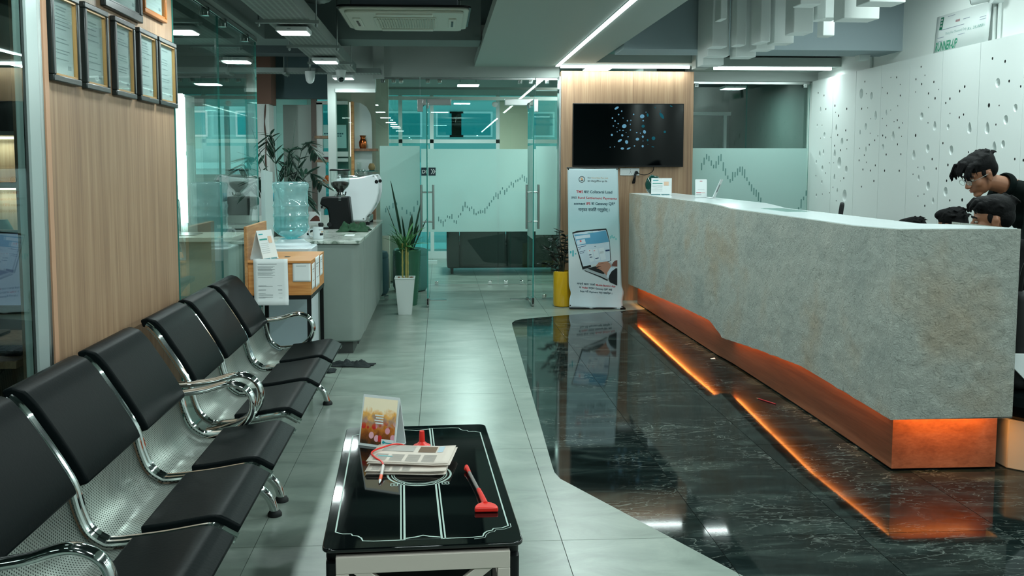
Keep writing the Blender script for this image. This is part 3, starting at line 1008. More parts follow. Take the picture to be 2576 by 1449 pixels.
# ------------------------------------------------------------------ cassette air conditioner
t = thing('air_conditioner', 'white square cassette air conditioner hanging under the dark ceiling', 'air conditioner', (-0.26, 7.42, 2.6))
CREAM = P('cream_plastic', '#c3c9bc', 0.45)
obj('body', MB().box(-0.66, 0.14, 7.05, 7.83, 2.64, 2.90), P('grey_sheet', '#6d7780', 0.5, 0.4), t, bevel=0.01)
ac = MB()
ac.prism(rrect(-0.74, 0.22, 6.93, 7.92, 0.06, 5), 2.622, 2.64)
ac.prism(rrect(-0.70, 0.18, 6.97, 7.88, 0.05, 5), 2.603, 2.622)
face = obj('face_plate', ac, CREAM, t, bevel=0.006)
obj('gasket', MB().prism(rrect(-0.755, 0.235, 6.915, 7.935, 0.07, 5), 2.64, 2.652), BLACKP, t)
gr = obj('intake_grille', MB().prism(rrect(-0.50, -0.02, 7.17, 7.68, 0.03), 2.595, 2.603), CREAM, t, bevel=0.003)
for k in range(22):
    x = -0.475 + k * 0.0205
    obj('grille_slat', MB().box(x, x + 0.010, 7.20, 7.65, 2.588, 2.596), P('cream_slat', '#b3b6a6', 0.5), gr)
for (a, b, c, e) in ((-0.47, -0.05, 7.02, 7.10), (-0.47, -0.05, 7.75, 7.83)):
    obj('louvre', MB().box(a, b, c, e, 2.592, 2.604), P('cream_louvre', '#cbd0c4', 0.45), t, bevel=0.004)
for x in (-0.63, 0.10):
    obj('louvre', MB().box(x - 0.03, x + 0.03, 7.22, 7.63, 2.592, 2.604), MATS['cream_louvre'], t, bevel=0.004)
    obj('outlet_slot', MB().box(x - 0.008, x + 0.008, 7.3, 7.55, 2.588, 2.593), BLACKP, t)
obj('louvre_gap', MB().box(-0.47, -0.05, 7.105, 7.118, 2.5995, 2.6035), BLACKP, t)
for x, y in ((-0.69, 7.1), (0.17, 7.1), (-0.69, 7.78), (0.17, 7.78)):
    obj('hanging_rod', MB().cyl((x, y, 2.72), (x, y, 3.05), 0.006, 8).box(x - 0.03, x + 0.03, y - 0.02, y + 0.02, 2.72, 2.735), DSTEEL, t)

# ------------------------------------------------------------------ hanging white blocks over the counter
BLK = P('block_paint', '#e6ecea', 0.65)
blocks = [  # x0 x1 y0 y1 zbottom
    (2.29, 2.42, 7.80, 7.96, 2.482), (2.236, 2.285, 7.40, 7.56, 2.647), (2.309, 2.497, 8.0, 8.16, 2.428), (2.325, 2.515, 8.2, 8.38, 2.375),
    (2.424, 2.506, 7.58, 7.72, 2.468), (2.527, 2.70, 7.90, 8.08, 2.411), (2.52, 2.60, 7.28, 7.50, 2.455), (2.62, 2.776, 7.66, 7.84, 2.445),
    (2.66, 2.82, 7.36, 7.52, 2.457), (2.64, 2.79, 6.90, 7.08, 2.474), (2.83, 2.90, 6.94, 7.08, 2.579), (2.90, 3.10, 7.14, 7.32, 2.623),
    (3.07, 3.167, 7.40, 7.52, 2.523), (2.88, 3.141, 6.58, 6.76, 2.528), (2.875, 3.128, 6.18, 6.38, 2.574), (2.55, 2.70, 6.55, 6.7, 2.62),
]
desc = ['hanging white block standing over the tip of the lowest pair', 'thin short hanging white block at the left rim of the cluster', 'hanging white block just above the lowest one', 'lowest hanging white block at the left end of the cluster',
        'slim hanging white block beside the second lowest', 'second lowest hanging white block, wide and square', 'deep narrow hanging white block in the left middle', 'hanging white block behind the deep narrow one',
        'square hanging white block before the beam, left of the wide bright one', 'wide bright hanging white block in the middle of the cluster', 'slim hanging white block right of the wide bright one', 'high broad hanging white block behind the slim one',
        'small lone hanging white block low before the blue grey beam', 'broad low hanging white block towards the white wall', 'hanging white block cut by the top edge near the white wall', 'hanging white block high over the middle of the counter']
for (x0, x1, y0, y1, zb), ds in zip(blocks, desc):
    tag(obj('hanging_block', MB().box(x0, x1, y0, y1, zb, 3.05), BLK, bevel=0.006), ds, 'ceiling block', 'white blocks hanging over the counter')
tag(obj('junction_box', MB().prism([(3.98, 2.485), (4.06, 2.485), (4.08, 2.535), (3.97, 2.535)], 8.7, 8.8, 'xz'), WHITE), 'small white box fixed under the ceiling by the holed wall', 'box')
tag(obj('conduit', MB().cyl((4.22, 8.98, 2.431), (4.22, 8.98, 3.05), 0.014, 10), WHITE), 'white conduit rising above the holed wall beside the beam', 'pipe')

# ------------------------------------------------------------------ cameras
t = thing('security_camera', 'white turret security camera under the end of the cable tray', 'camera', (-0.99, 9.5, 2.40))
obj('base', MB().lathe([(0.055, 0.02), (0.052, 0.0), (0.045, -0.03), (0.04, -0.055)], (-0.99, 9.5, 2.424), 24), P('camera_white', '#c9d1d0', 0.35), t)
b = obj('eyeball', MB().ell((-0.99, 9.495, 2.36), 0.043), MATS['camera_white'], t)
obj('lens', MB().ell((-0.985, 9.468, 2.349), (0.028, 0.02, 0.028)), P('dark_lens', '#07201f', 0.08), b)
t = thing('security_camera', 'white dome security camera hanging over the pantry', 'camera', (-1.34, 9.82, 2.40))
obj('base', MB().lathe([(0.052, 0.03), (0.052, 0.0), (0.047, -0.04)], (-1.34, 9.82, 2.43), 24), MATS['camera_white'], t)
obj('dome', MB().lathe([(0.047, 0.0), (0.042, -0.025), (0.03, -0.045), (0.012, -0.056)], (-1.34, 9.82, 2.392), 24), MATS['camera_white'], t)
obj('stem', MB().cyl((-1.34, 9.82, 2.46), (-1.34, 9.82, 3.05), 0.012, 8), DSTEEL, t)
t = thing('security_camera', 'white bullet security camera above the cheque on the white wall', 'camera', (4.235, 6.9, 2.72))
obj('mount', MB().cyl((4.235, 6.90, 2.75), (4.15, 6.90, 2.75), 0.05, 20), MATS['camera_white'], t)
b = obj('barrel', MB().cyl((4.17, 6.92, 2.76), (4.07, 7.02, 2.74), 0.035, 20), MATS['camera_white'], t)
obj('lens', MB().cyl((4.074, 7.016, 2.741), (4.066, 7.024, 2.739), 0.030, 20), MATS['dark_lens'], b)
for y in (6.955, 6.895):
    tag(obj('conduit', MB().cyl((4.22, y, 2.431), (4.22, y, 2.74), 0.014, 12), WHITE), 'white conduit below the bullet camera, the one ' + ('nearer the cheque' if y > 6.92 else 'farther from the cheque'), 'pipe', 'conduits under the camera')
# ------------------------------------------------------------------ inner meeting room behind the glass
struct('wall_inner_right', MB().box(2.3, 2.45, 10.5, 15.0, 0, 3.05), P('pale_teal_wall', '#a8c4c0', 0.7))
struct('wall_inner_left', MB().box(-2.25, -2.1, 11.0, 15.0, 0, 3.05), MATS['pale_teal_wall'])
wf = P('white_frame', '#cfdad9', 0.5)
w = struct('window_8', MB().box(-2.1, 2.3, 15.0, 15.06, 0.0, 0.12).box(-2.1, 2.3, 15.0, 15.06, 2.62, 3.05), wf, 'tall daylit window wall at the back')
for x in (-2.1, -1.5, -0.66, -0.16, 0.90, 1.45, 2.24):
    obj('mullion', MB().box(x, x + 0.06, 15.0, 15.06, 0.12, 2.62), wf, w)
obj('transom', MB().box(-2.1, 2.3, 15.0, 15.055, 1.86, 1.92), wf, w)
for a, b in ((-2.04, -1.5), (-1.44, -0.66), (-0.6, -0.16), (-0.1, 0.9), (0.96, 1.45), (1.51, 2.24)):
    pane('pane', a, b, 15.02, 15.03, 0.12, 2.62, w, glass_mat('teal_glass', (0.50, 0.74, 0.74)) if 'teal_glass' not in MATS else MATS['teal_glass'])
obj('roller_blind', MB().box(0.96, 1.45, 14.97, 14.985, 1.1, 2.6), P('cream_blind', '#b9bda6', 0.8), w)
# building across the street, seen through the window wall
bld = thing('building', 'pale teal building across the street seen through the back windows', 'building', (0, 24, -4))
BW = P('facade_teal', '#86b3b1', 0.8)
obj('wall', MB().box(-9, 9, 24, 26, -4, 4.2), BW, bld)
DW = P('facade_window', '#1f8f93', 0.2)
for z in (-1.6, 0.5, 2.55):
    for x in (-6.4, -4.6, -2.8, -1.0, 0.25, 0.8, 2.4, 4.2, 6.0):
        wd = 0.3 if 0.2 < x < 0.3 else 0.5
        f = obj('window', MB().box(x - wd - 0.05, x + wd + 0.05, 23.95, 24.02, z - 0.3, z + 0.35), MATS['white_frame'], bld)
        obj('pane', MB().box(x - wd, x + wd, 23.93, 23.96, z - 0.25, z + 0.3), DW, f)
obj('ledge', MB().box(-9, 9, 23.8, 24, 1.45, 1.6).box(-9, 9, 23.8, 24, -0.6, -0.45), P('facade_band', '#86bdbb', 0.8), bld)
hill = MB()
hill.grid(lambda u, v: (-160 + 240 * u, 150 + 30 * v, -25 + (32 + 9 * noise.noise(Vector((u * 7, 2.2, 0))) + 5 * math.sin(u * 9)) * math.sin(v * math.pi / 2)), 60, 6)
struct('hills', hill, P('hazy_hill', '#4c8f98', 1.0), 'hazy teal hills beyond the town')
struct('ground', MB().box(-200, 200, 16.4, 200, -26, -25), P('town_ground', '#6f8f8c', 0.9), 'distant ground far below')

# sofa behind the inner glass
GREYF = P('charcoal_fabric', '#2e3735', 0.9, bump=(140, 0.2))
t = thing('sofa', 'charcoal two-seat sofa seen from behind through the frosted glass', 'sofa', (0.88, 13.1, 0))
obj('base', MB().box(0.12, 1.70, 12.80, 13.55, 0.08, 0.40), GREYF, t, bevel=0.03)
for a, b in ((0.27, 0.90), (0.92, 1.55)):
    obj('back_cushion', MB().box(a, b, 12.75, 12.98, 0.10, 0.745), GREYF, t, bevel=0.04, seg=3)
    obj('seat_cushion', MB().box(a, b, 12.98, 13.55, 0.40, 0.50), GREYF, t, bevel=0.04, seg=3)
for a in (0.09, 1.55):
    obj('armrest', MB().box(a, a + 0.17, 12.77, 13.58, 0.08, 0.62), GREYF, t, bevel=0.03, seg=3)
for x in (0.16, 1.64):
    for y in (12.82, 13.5):
        obj('foot', MB().cyl((x, y, 0), (x, y, 0.09), 0.02, 10), BLACKM, t)
struct('wall_low', MB().box(-2.1, -0.05, 14.2, 14.26, 0.0, 0.05), wf)
# round stools between the glass lines
for k, (x, y, r, h, c, ds) in enumerate([(-0.80, 10.75, 0.20, 0.50, '#123c44', 'dark blue round pouf behind the coffee counter'), (-0.36, 11.1, 0.21, 0.50, '#3b6e68', 'teal green round pouf behind the dark blue one'), (-0.66, 12.1, 0.22, 0.60, '#9c9a8c', 'beige round pouf farthest behind the glass')]):
    t = thing('pouf', ds, 'pouf', (x, y, 0), 0, 'round poufs behind the glass')
    m_ = P('pouf_%d' % k, c, 0.85)
    obj('body', MB().lathe([(r * 0.9, 0.0), (r, 0.04), (r, h - 0.1), (r * 0.97, h - 0.085)], (x, y, 0.015), 28), m_, t)
    obj('seat_pad', MB().lathe([(r * 0.98, 0.0), (r * 1.0, 0.03), (r * 0.93, 0.07), (r * 0.6, 0.085)], (x, y, h - 0.07), 28), m_, t)
    obj('base_ring', MB().lathe([(r * 0.85, 0.0), (r * 0.85, 0.015)], (x, y, 0), 24), BLACKP, t)
# lamps behind the glass: inner room and passage ones are added for brightness
panel_lamp(0.4, 13.2, 2.62, 'added square panel light in the meeting room behind the glass', 0.16, 100, 3.05)
panel_lamp(1.85, 10.95, 2.62, 'added unseen panel light between the two glass lines', 0.16, 40, 3.05)
panel_lamp(3.55, 11.2, 2.42, 'square panel light glowing behind the frosted window by the counter', 0.13, 22, 3.05)
for nm, x0, x1, y0, y1 in (('wall_far_right', 2.45, 4.4, 13.4, 13.5), ('wall_side_right', 4.2, 4.4, 10.6, 13.4)):
    struct(nm, MB().box(x0, x1, y0, y1, 0, 3.05), P('deep_green_wall', '#4d6660', 0.8))
rw = struct('window_9', MB().box(2.7, 4.2, 13.3, 13.36, 2.22, 2.27), wf, 'white framed window in the room behind the counter glass')
for x in (3.45, 4.1): obj('mullion', MB().box(x, x + 0.04, 13.3, 13.36, 0.9, 2.22), wf, rw)
obj('cabinet_light', MB().box(2.75, 2.95, 13.25, 13.3, 2.14, 2.17), E_STRIP, rw)

# ------------------------------------------------------------------ pantry corner behind the coffee counter
struct('wall_pantry', MB().box(-2.13, -1.90, 10.55, 10.85, 0, 2.175), ROUGHW, 'rough white plaster pillar with a crack')
struct('trim_6', MB().box(-2.14, -1.87, 10.54, 10.86, 2.175, 3.05), BROWNP, 'brown painted top of the plaster pillar')
ck = smooth_path([(-1.935, 10.547, 2.17), (-1.948, 10.547, 1.95), (-1.935, 10.547, 1.75), (-1.945, 10.547, 1.55), (-1.93, 10.547, 1.3), (-1.935, 10.547, 1.0)], 6)
struct('trim_7', MB().tube(ck, [0.004 + 0.006 * abs(math.sin(k * 0.6)) for k in range(len(ck))], 6), P('crack_brown', '#4f3a31', 0.9), 'dark crack down the plaster pillar')
struct('wall_pantry_beam', MB().box(-3.2, -1.22, 10.86, 11.0, 2.26, 3.05), P('slate_paint', '#42585c', 0.8), 'slate painted lintel over the pantry door')
d3 = struct('door_3', MB().box(-1.87, -1.53, 11.3, 11.34, 0.0, 2.215), P('door_paint', '#aeb9b4', 0.6), 'plain pale door panel behind the palm')
obj('door_frame', MB().box(-1.53, -1.47, 11.24, 11.36, 0, 2.3), P('taupe_frame', '#6d625b', 0.6), d3)
w = struct('window_10', MB().box(-1.47, -1.40, 11.26, 11.36, 0, 2.24).box(-1.40, -1.1, 11.26, 11.36, 1.60, 1.66).box(-1.47, -1.1, 11.26, 11.36, 2.22, 2.26), wf, 'white framed pantry window with a notice stuck to it')
pane('pane', -1.40, -1.1, 11.30, 11.31, 0.3, 2.22, w, MATS['teal_glass'])
obj('inner_frame', MB().box(-1.40, -1.37, 11.25, 11.27, 1.0, 1.58).box(-1.40, -1.1, 11.25, 11.27, 1.54, 1.58), wf, w)
nt = obj('notice', MB().box(-1.395, -1.12, 11.290, 11.294, 1.70, 1.98), P('teal_paper', '#8fc4c2', 0.8), w)
l1 = text_mb('xxxxxxxxx', 0.035, 'LEFT', 0.03); l1.map(lambda p: (p.x - 1.385, 11.2890, p.z + 1.85))
MBL = MB()
for q in range(9): MBL.box(-1.385 + q * 0.026, -1.365 + q * 0.026, 11.2885, 11.2895, 1.865, 1.882)
for q in range(7): MBL.box(-1.38 + q * 0.03, -1.358 + q * 0.03, 11.2885, 11.2895, 1.838, 1.852)
obj('notice_lines', MBL, P('teal_ink', '#1d5f66', 0.8), nt, angle=0)
for z, ds in ((1.80, 'upper oak wall shelf in front of the pantry window'), (1.53, 'middle oak wall shelf in front of the pantry window'), (1.28, 'lower oak wall shelf in front of the pantry window')):
    tag(obj('wall_shelf', MB().prism(rrect(-1.43, -1.20, 10.70, 10.95, 0.06), z, z + 0.03), WOOD), ds, 'shelf', 'oak shelves by the pantry window')
tag(obj('maroon_book', MB().box(-1.39, -1.22, 10.74, 10.90, 1.5605, 1.59), P('maroon', '#4a1424', 0.6), bevel=0.003), 'maroon book lying on the middle oak shelf', 'book')
t = thing('fruit_bowl', 'small orange fruit heap on the lower oak shelf', 'fruit', (-1.29, 10.82, 1.31))
for x, y, z in ((-1.33, 10.80, 1.332), (-1.285, 10.81, 1.332), (-1.305, 10.85, 1.332), (-1.30, 10.82, 1.36)):
    obj('fruit', MB().ell((x, y, z), 0.023), P('orange_fruit', '#c4622a', 0.6), t)

# white partition with a niche beside the doors
struct('wall_partition', MB().box(-1.22, -1.135, 10.30, 10.42, 0, 2.84).box(-1.135, -0.70, 10.30, 10.42, 2.30, 2.84).box(-1.135, -0.70, 10.30, 10.42, 0.0, 0.80), P('pale_grey_paint', '#b4bfbb', 0.6), 'pale partition with an opening beside the glass doors')
struct('trim_8', MB().box(-1.135, -0.70, 10.28, 10.30, 2.285, 2.325), WHITE, 'white rail over the partition opening')
g = struct('window_11', MB().box(-1.135, -0.70, 10.34, 10.37, 0.80, 0.82), STEEL, 'glass infill of the partition')
pane('pane', -1.132, -0.97, 10.35, 10.358, 0.82, 2.285, g)
struct('wall_niche', MB().box(-1.3, -0.62, 11.35, 11.45, 0, 3.05), P('niche_wall', '#b7b8a8', 0.8))
t = thing('shelf_unit', 'arched oak edged display panel with glowing rim behind the partition', 'shelf', (-0.9, 11.1, 0))
arch = [(-1.02, 1.25), (-0.80, 1.25), (-0.80, 2.0), (-0.815, 2.10), (-0.86, 2.18), (-0.93, 2.225), (-1.0, 2.235), (-1.02, 2.22)]
obj('back_panel', MB().prism(arch, 11.08, 11.10, 'xz'), P('panel_white', '#c2cccc', 0.5), t)
obj('side_board', MB().box(-1.04, -1.005, 10.98, 11.12, 1.20, 2.235), PINE, t)
obj('rim_light', MB().box(-1.05, -1.041, 11.02, 11.06, 1.6, 2.23), EM('warm_rim', (1.0, 0.95, 0.85), 5.0), t)
obj('upper_shelf', MB().box(-1.0, -0.72, 10.95, 11.10, 1.662, 1.69), WOODD, t)
obj('glass_shelf', MB().box(-1.0, -0.72, 10.95, 11.10, 1.425, 1.432), GEDGE, t)
obj('base_board', MB().box(-1.02, -0.72, 10.98, 11.1, 1.28, 1.33), WOODD, t)
obj('support', MB().box(-1.04, -1.0, 11.0, 11.1, 0.0, 1.2).box(-0.80, -0.76, 11.02, 11.1, 0.0, 1.28), WOODD, t)
t = thing('copper_jar', 'copper jar with flared neck on the upper niche shelf', 'jar', (-0.90, 11.0, 1.69))
obj('body', MB().lathe([(0.036, 0), (0.044, 0.03), (0.046, 0.075), (0.036, 0.10), (0.03, 0.11)], (-0.90, 11.0, 1.6905), 20), P('copper', '#a2562f', 0.25, 1.0), t)
obj('neck', MB().lathe([(0.03, 0.11), (0.027, 0.125), (0.038, 0.15), (0.042, 0.152)], (-0.90, 11.0, 1.6905), 20), MATS['copper'], t)
t = thing('drinking_glass', 'clear drinking glass on the lower niche shelf', 'glass', (-0.95, 11.0, 1.432))
obj('tumbler', MB().lathe([(0.028, 0.0), (0.03, 0.10), (0.027, 0.10), (0.025, 0.006), (0.002, 0.006)], (-0.95, 11.0, 1.4325), 20, caps=False), CGLASS, t)
t = thing('clay_pot', 'round ochre clay pot beside the drinking glass', 'pot', (-0.80, 11.0, 1.432))
obj('body', MB().lathe([(0.02, 0.0), (0.038, 0.025), (0.04, 0.05), (0.03, 0.075), (0.024, 0.085)], (-0.80, 11.0, 1.4325), 20), P('ochre_clay', '#8a744d', 0.7), t)
obj('foot_ring', MB().lathe([(0.033, 0.0), (0.033, 0.01)], (-0.80, 11.0, 1.4325), 20), BLACKP, t)

# ------------------------------------------------------------------ side room beyond the left glass: window, made-up lit cabinet, sink
struct('wall_side_back', MB().box(-6, -2.14, 11.0, 11.15, 0.0, 1.35).box(-6, -2.14, 11.0, 11.15, 2.22, 3.05), WHITE2, 'white wall of the side pantry under the window')
w = struct('window_12', MB().box(-5.5, -2.14, 11.02, 11.08, 1.35, 1.39).box(-5.5, -2.14, 11.02, 11.08, 2.18, 2.22), wf, 'pantry window looking onto hazy hills')
for x in (-5.0, -4.1, -3.2, -2.5): obj('mullion', MB().box(x, x + 0.05, 11.02, 11.08, 1.39, 2.18), wf, w)
for a, b in ((-4.95, -4.1), (-4.05, -3.2), (-3.15, -2.5), (-2.45, -2.14)):
    pane('pane', a, b, 11.045, 11.051, 1.39, 2.18, w, CGLASS)
struct('wall_side_far', MB().box(-6.2, -6, 4.0, 11.1, 0, 3.05), WHITE2)
t = thing('reflection_cabinet', 'made-up tall pale cabinet carrying reflected light lines behind the left glass', 'cabinet', (-2.6, 8.7, 0))
obj('carcass', MB().box(-3.1, -2.38, 8.9, 9.25, 0, 2.15), P('pale_cabinet', '#b6c6c1', 0.5), t)
obj('door', MB().box(-3.08, -2.76, 8.88, 8.9, 0.05, 2.1), WHITE, t)
dd = obj('door', MB().box(-2.74, -2.42, 8.88, 8.9, 0.05, 2.1), WHITE, t)
obj('handle', MB().cyl((-2.70, 8.85, 1.0), (-2.70, 8.85, 1.3), 0.008, 8), STEEL, dd)
obj('reflected_strip', MB().box(-2.40, -2.37, 8.865, 8.88, 0.95, 1.58).box(-2.40, -2.37, 8.865, 8.88, 1.62, 2.12), E_STRIP, t)  # glowing strips stand in for LED lines mirrored in the glass
obj('reflected_strip', MB().box(-2.72, -2.39, 8.865, 8.88, 2.13, 2.155), E_STRIP, t)
area_light('added_strip_lamp', (-2.38, 8.84, 1.55), 0.05, 1.2, 18, LED_COL, t, (R(90), 0, 0))  # lamp added to give the stand-in strips their glow
t = thing('sink_counter', 'pale stone sink counter behind the left glass', 'counter', (-2.2, 7.9, 0))
obj('cabinet_body', MB().box(-2.8, -1.75, 7.75, 8.3, 0.0, 0.86), P('pale_green_front', '#aab8ac', 0.6), t)
obj('stone_top', MB().box(-2.84, -1.70, 7.70, 8.34, 0.86, 0.90), P('cream_stone', '#c7c9bb', 0.25), t, bevel=0.004)
obj('basin', MB().prism(rrect(-2.5, -2.05, 7.85, 8.2, 0.06), 0.900, 0.906), STEEL, t)
obj('tap', MB().tube(smooth_path([(-2.28, 8.27, 0.90), (-2.28, 8.27, 1.12), (-2.28, 8.22, 1.19), (-2.28, 8.13, 1.17)], 6), 0.01, 8), CHROME, t)
panel_lamp(-2.6, 7.2, 2.62, 'square panel light of the pantry behind the left glass', 0.13, 40, 3.05)

# ------------------------------------------------------------------ side office behind the near glass
wo = struct('wall_office', MB().box(-6, -1.53, 5.05, 5.20, 0, 3.05), P('office_panel', '#3b3a34', 0.6), 'dark panelled wall of the side office')
struct('wall_office_left', MB().box(-4.2, -4.05, -3.0, 5.05, 0, 3.05), P('office_side', '#3a4442', 0.8))
t = thing('display_niche', 'warm lit wall shelf glowing inside the side office', 'shelf', (-2.5, 4.95, 1.2))
obj('back_board', MB().box(-3.1, -2.05, 5.02, 5.05, 1.05, 1.64), wood_mat('light_oak', '#a99a7d', '#bcae92', '#cabfa5', grain=(14, 14, 0.5)), t)
obj('top_board', MB().box(-3.1, -2.05, 4.82, 5.05, 1.63, 1.65), WHITE, t)
obj('shelf_board', MB().box(-3.1, -2.05, 4.80, 5.05, 1.365, 1.395), PINE, t)
obj('shelf_board', MB().box(-3.1, -2.05, 4.80, 5.05, 1.05, 1.07), WHITE, t)
obj('upright', MB().box(-2.33, -2.315, 4.82, 5.05, 1.07, 1.63), wf, t)
obj('upright', MB().box(-2.7, -2.685, 4.82, 5.05, 1.07, 1.63), wf, t)
obj('glow_strip', MB().box(-3.08, -2.07, 4.99, 5.01, 1.615, 1.628).box(-3.08, -2.07, 4.99, 5.01, 1.352, 1.364), EM('niche_glow', (1.0, 0.93, 0.75), 3.0), t)
area_light('niche_lamp', (-2.57, 4.97, 1.60), 1.0, 0.03, 2.2, (1.0, 0.92, 0.75), t)
area_light('niche_lamp', (-2.57, 4.97, 1.34), 1.0, 0.03, 1.6, (1.0, 0.92, 0.75), t)
obj('vase', MB().lathe([(0.02, 0.0), (0.045, 0.03), (0.05, 0.07), (0.03, 0.11), (0.02, 0.13)], (-2.25, 4.92, 1.0705), 20), P('teal_vase', '#1d6d73', 0.3), t)
t = thing('office_desk', 'oak office desk behind the near glass', 'desk', (-2.1, 3.9, 0))
obj('desk_top', MB().box(-2.75, -1.60, 3.55, 4.25, 0.71, 0.74), WOOD, t, bevel=0.003)
for x in (-2.70, -1.65):
    for y in (3.6, 4.2):
        obj('leg', MB().box(x - 0.02, x + 0.02, y - 0.02, y + 0.02, 0, 0.71), BLACKM, t)
t = thing('computer_monitor', 'black monitor with pale screen on the side office desk', 'monitor', (-2.02, 4.12, 0.74))
obj('base', MB().prism(rrect(-2.14, -1.90, 4.05, 4.20, 0.03), 0.7405, 0.752), BLACKP, t)
obj('stand', MB().box(-2.04, -2.0, 4.12, 4.15, 0.75, 0.92), BLACKP, t)
obj('casing', MB().box(-2.30, -1.76, 4.09, 4.12, 0.86, 1.20), BLACKP, t, bevel=0.005)
obj('screen', MB().box(-2.285, -1.775, 4.087, 4.09, 0.875, 1.185), EM('monitor_glow', (0.45, 0.65, 1.0), 0.2), t)
t = thing('keyboard', 'black keyboard on the side office desk', 'keyboard', (-1.85, 3.72, 0.74))
obj('tray', MB().box(-2.05, -1.62, 3.64, 3.78, 0.7405, 0.755), BLACKP, t, bevel=0.004)
for r_ in range(5):
    for c_ in range(14):
        obj('key', MB().box(-2.035 + c_ * 0.0295, -2.035 + c_ * 0.0295 + 0.025, 3.652 + r_ * 0.0245, 3.652 + r_ * 0.0245 + 0.02, 0.755, 0.760), P('key_black', '#1a1f21', 0.4), t, angle=0)
tag(obj('folder', MB().box(-2.45, -2.15, 3.6, 3.82, 0.7405, 0.765), P('cream_paper', '#b3aa8c', 0.7)), 'cream folder on the side office desk', 'folder')
def office_chair(name, label, x, y, rz, seat=0.46, back=0.98, group=None, arms=True):
    t = thing(name, label, 'office chair', (x, y, 0), rz, group)
    L = dict(local=True)
    for k in range(5):
        a = 2 * math.pi * k / 5 + 0.3
        e = (0.27 * math.cos(a), 0.27 * math.sin(a))
        g_ = obj('base_arm', MB().tube([(0, 0, 0.09), (e[0] * 0.6, e[1] * 0.6, 0.08), (e[0], e[1], 0.062)], [0.022, 0.018, 0.013], 8), BLACKP, t, **L)
        obj('castor', MB().cyl((e[0] - 0.015 * math.sin(a), e[1] + 0.015 * math.cos(a), 0.026), (e[0] + 0.015 * math.sin(a), e[1] - 0.015 * math.cos(a), 0.026), 0.026, 12).cyl((e[0], e[1], 0.03), (e[0], e[1], 0.065), 0.006, 6), BLACKP, g_, **L)
    obj('gas_lift', MB().cyl((0, 0, 0.07), (0, 0, seat - 0.06), 0.025, 12), BLACKM, t, **L)
    obj('seat', MB().prism(rrect(-0.24, 0.24, -0.24, 0.24, 0.07), seat - 0.07, seat), P('black_mesh_fabric', '#0d1315', 0.8), t, bevel=0.02, seg=3, **L)
    bk = MB()
    bk.prism(ribbon([Vector((0.26 + 0.05 * (z - seat) ** 2 * 2 - 0.03 * math.sin(3 * (z - seat)), z)) for z in [seat + 0.05 + (back - seat - 0.05) * q / 8 for q in range(9)]], -0.02, 0.02), -0.22, 0.22, 'xz')
    obj('backrest', bk, MATS['black_mesh_fabric'], t, bevel=0.015, **L)
    obj('back_bracket', MB().box(0.15, 0.30, -0.03, 0.03, seat - 0.10, seat - 0.07).box(0.27, 0.30, -0.03, 0.03, seat - 0.1, seat + 0.2), BLACKP, t, **L)
    for s in ((-1, 1) if arms else ()):
        a = obj('armrest', MB().box(-0.14, 0.12, s * 0.27 - 0.03, s * 0.27 + 0.03, seat + 0.18, seat + 0.21), BLACKP, t, bevel=0.01, **L)
        obj('arm_post', MB().box(-0.03, 0.03, s * 0.27 - 0.012, s * 0.27 + 0.012, seat - 0.05, seat + 0.18).box(-0.03, 0.03, min(s * 0.2, s * 0.27), max(s * 0.2, s * 0.27), seat - 0.06, seat - 0.04), BLACKP, a, **L)
    return t
office_chair('office_chair', 'black swivel chair at the desk in the side office', -2.12, 3.30, R(-95), 0.46, 1.12)
# ------------------------------------------------------------------ framed certificates on the oak column
def certificate(y0, y1, z0, z1, label, col, inner, fw=0.024, seed=0):
    t = thing('picture_frame', label, 'picture frame', (-1.40, (y0 + y1) / 2, z0), 0, 'framed certificates')
    x = -1.40
    fm = P(col[0], col[1], 0.35)
    for a, b, c, d, nm in ((y0, y1, z0, z0 + fw, 'frame_rail'), (y0, y1, z1 - fw, z1, 'frame_rail'), (y0, y0 + fw, z0 + fw, z1 - fw, 'frame_stile'), (y1 - fw, y1, z0 + fw, z1 - fw, 'frame_stile')):
        obj(nm, MB().box(x + 0.0005, x + 0.024, a, b, c, d), fm, t, bevel=0.004)
    i0, i1, j0, j1 = y0 + fw, y1 - fw, z0 + fw, z1 - fw
    gl = P('gold_fillet', '#b28a55', 0.35, 0.5) if inner else fm
    w = 0.007
    obj('gold_fillet', MB().box(x + 0.006, x + 0.019, i0, i1, j0, j0 + w).box(x + 0.006, x + 0.019, i0, i1, j1 - w, j1).box(x + 0.006, x + 0.019, i0, i0 + w, j0 + w, j1 - w).box(x + 0.006, x + 0.019, i1 - w, i1, j0 + w, j1 - w), gl, t, angle=0)
    pg = obj('document', MB().box(x + 0.001, x + 0.005, i0 + w, i1 - w, j0 + w, j1 - w), P('certificate_paper', '#b9c6c6', 0.7), t, angle=0)
    rd = random.Random(seed)
    ln = MB()
    zz = j1 - 0.035
    yc = (y0 + y1) / 2
    k = 0
    while zz > j0 + 0.05:
        hw = (0.05 if k < 3 else rd.uniform(0.05, 0.085))
        if rd.random() < 0.8:
            ln.box(x + 0.005, x + 0.0056, yc - hw, yc + hw * rd.uniform(0.5, 1), zz, zz + (0.005 if k < 2 else 0.003))
        zz -= rd.choice((0.011, 0.014, 0.022))
        k += 1
    ln.box(x + 0.005, x + 0.0056, i1 - 0.06, i1 - 0.03, j0 + 0.03, j0 + 0.045)
    obj('document_lines', ln, P('faint_print', '#8b9a9c', 0.8), pg, angle=0)
    pane('glazing', x + 0.0105, x + 0.0125, i0 + 0.001, i1 - 0.001, j0 + 0.001, j1 - 0.001, t, CGLASS)
BK = ('black_frame', '#16201f')
zt = 2.113
certificate(3.445, 3.705, 1.778, zt, 'black framed certificate at the near end of the lower row', BK, True, seed=1)
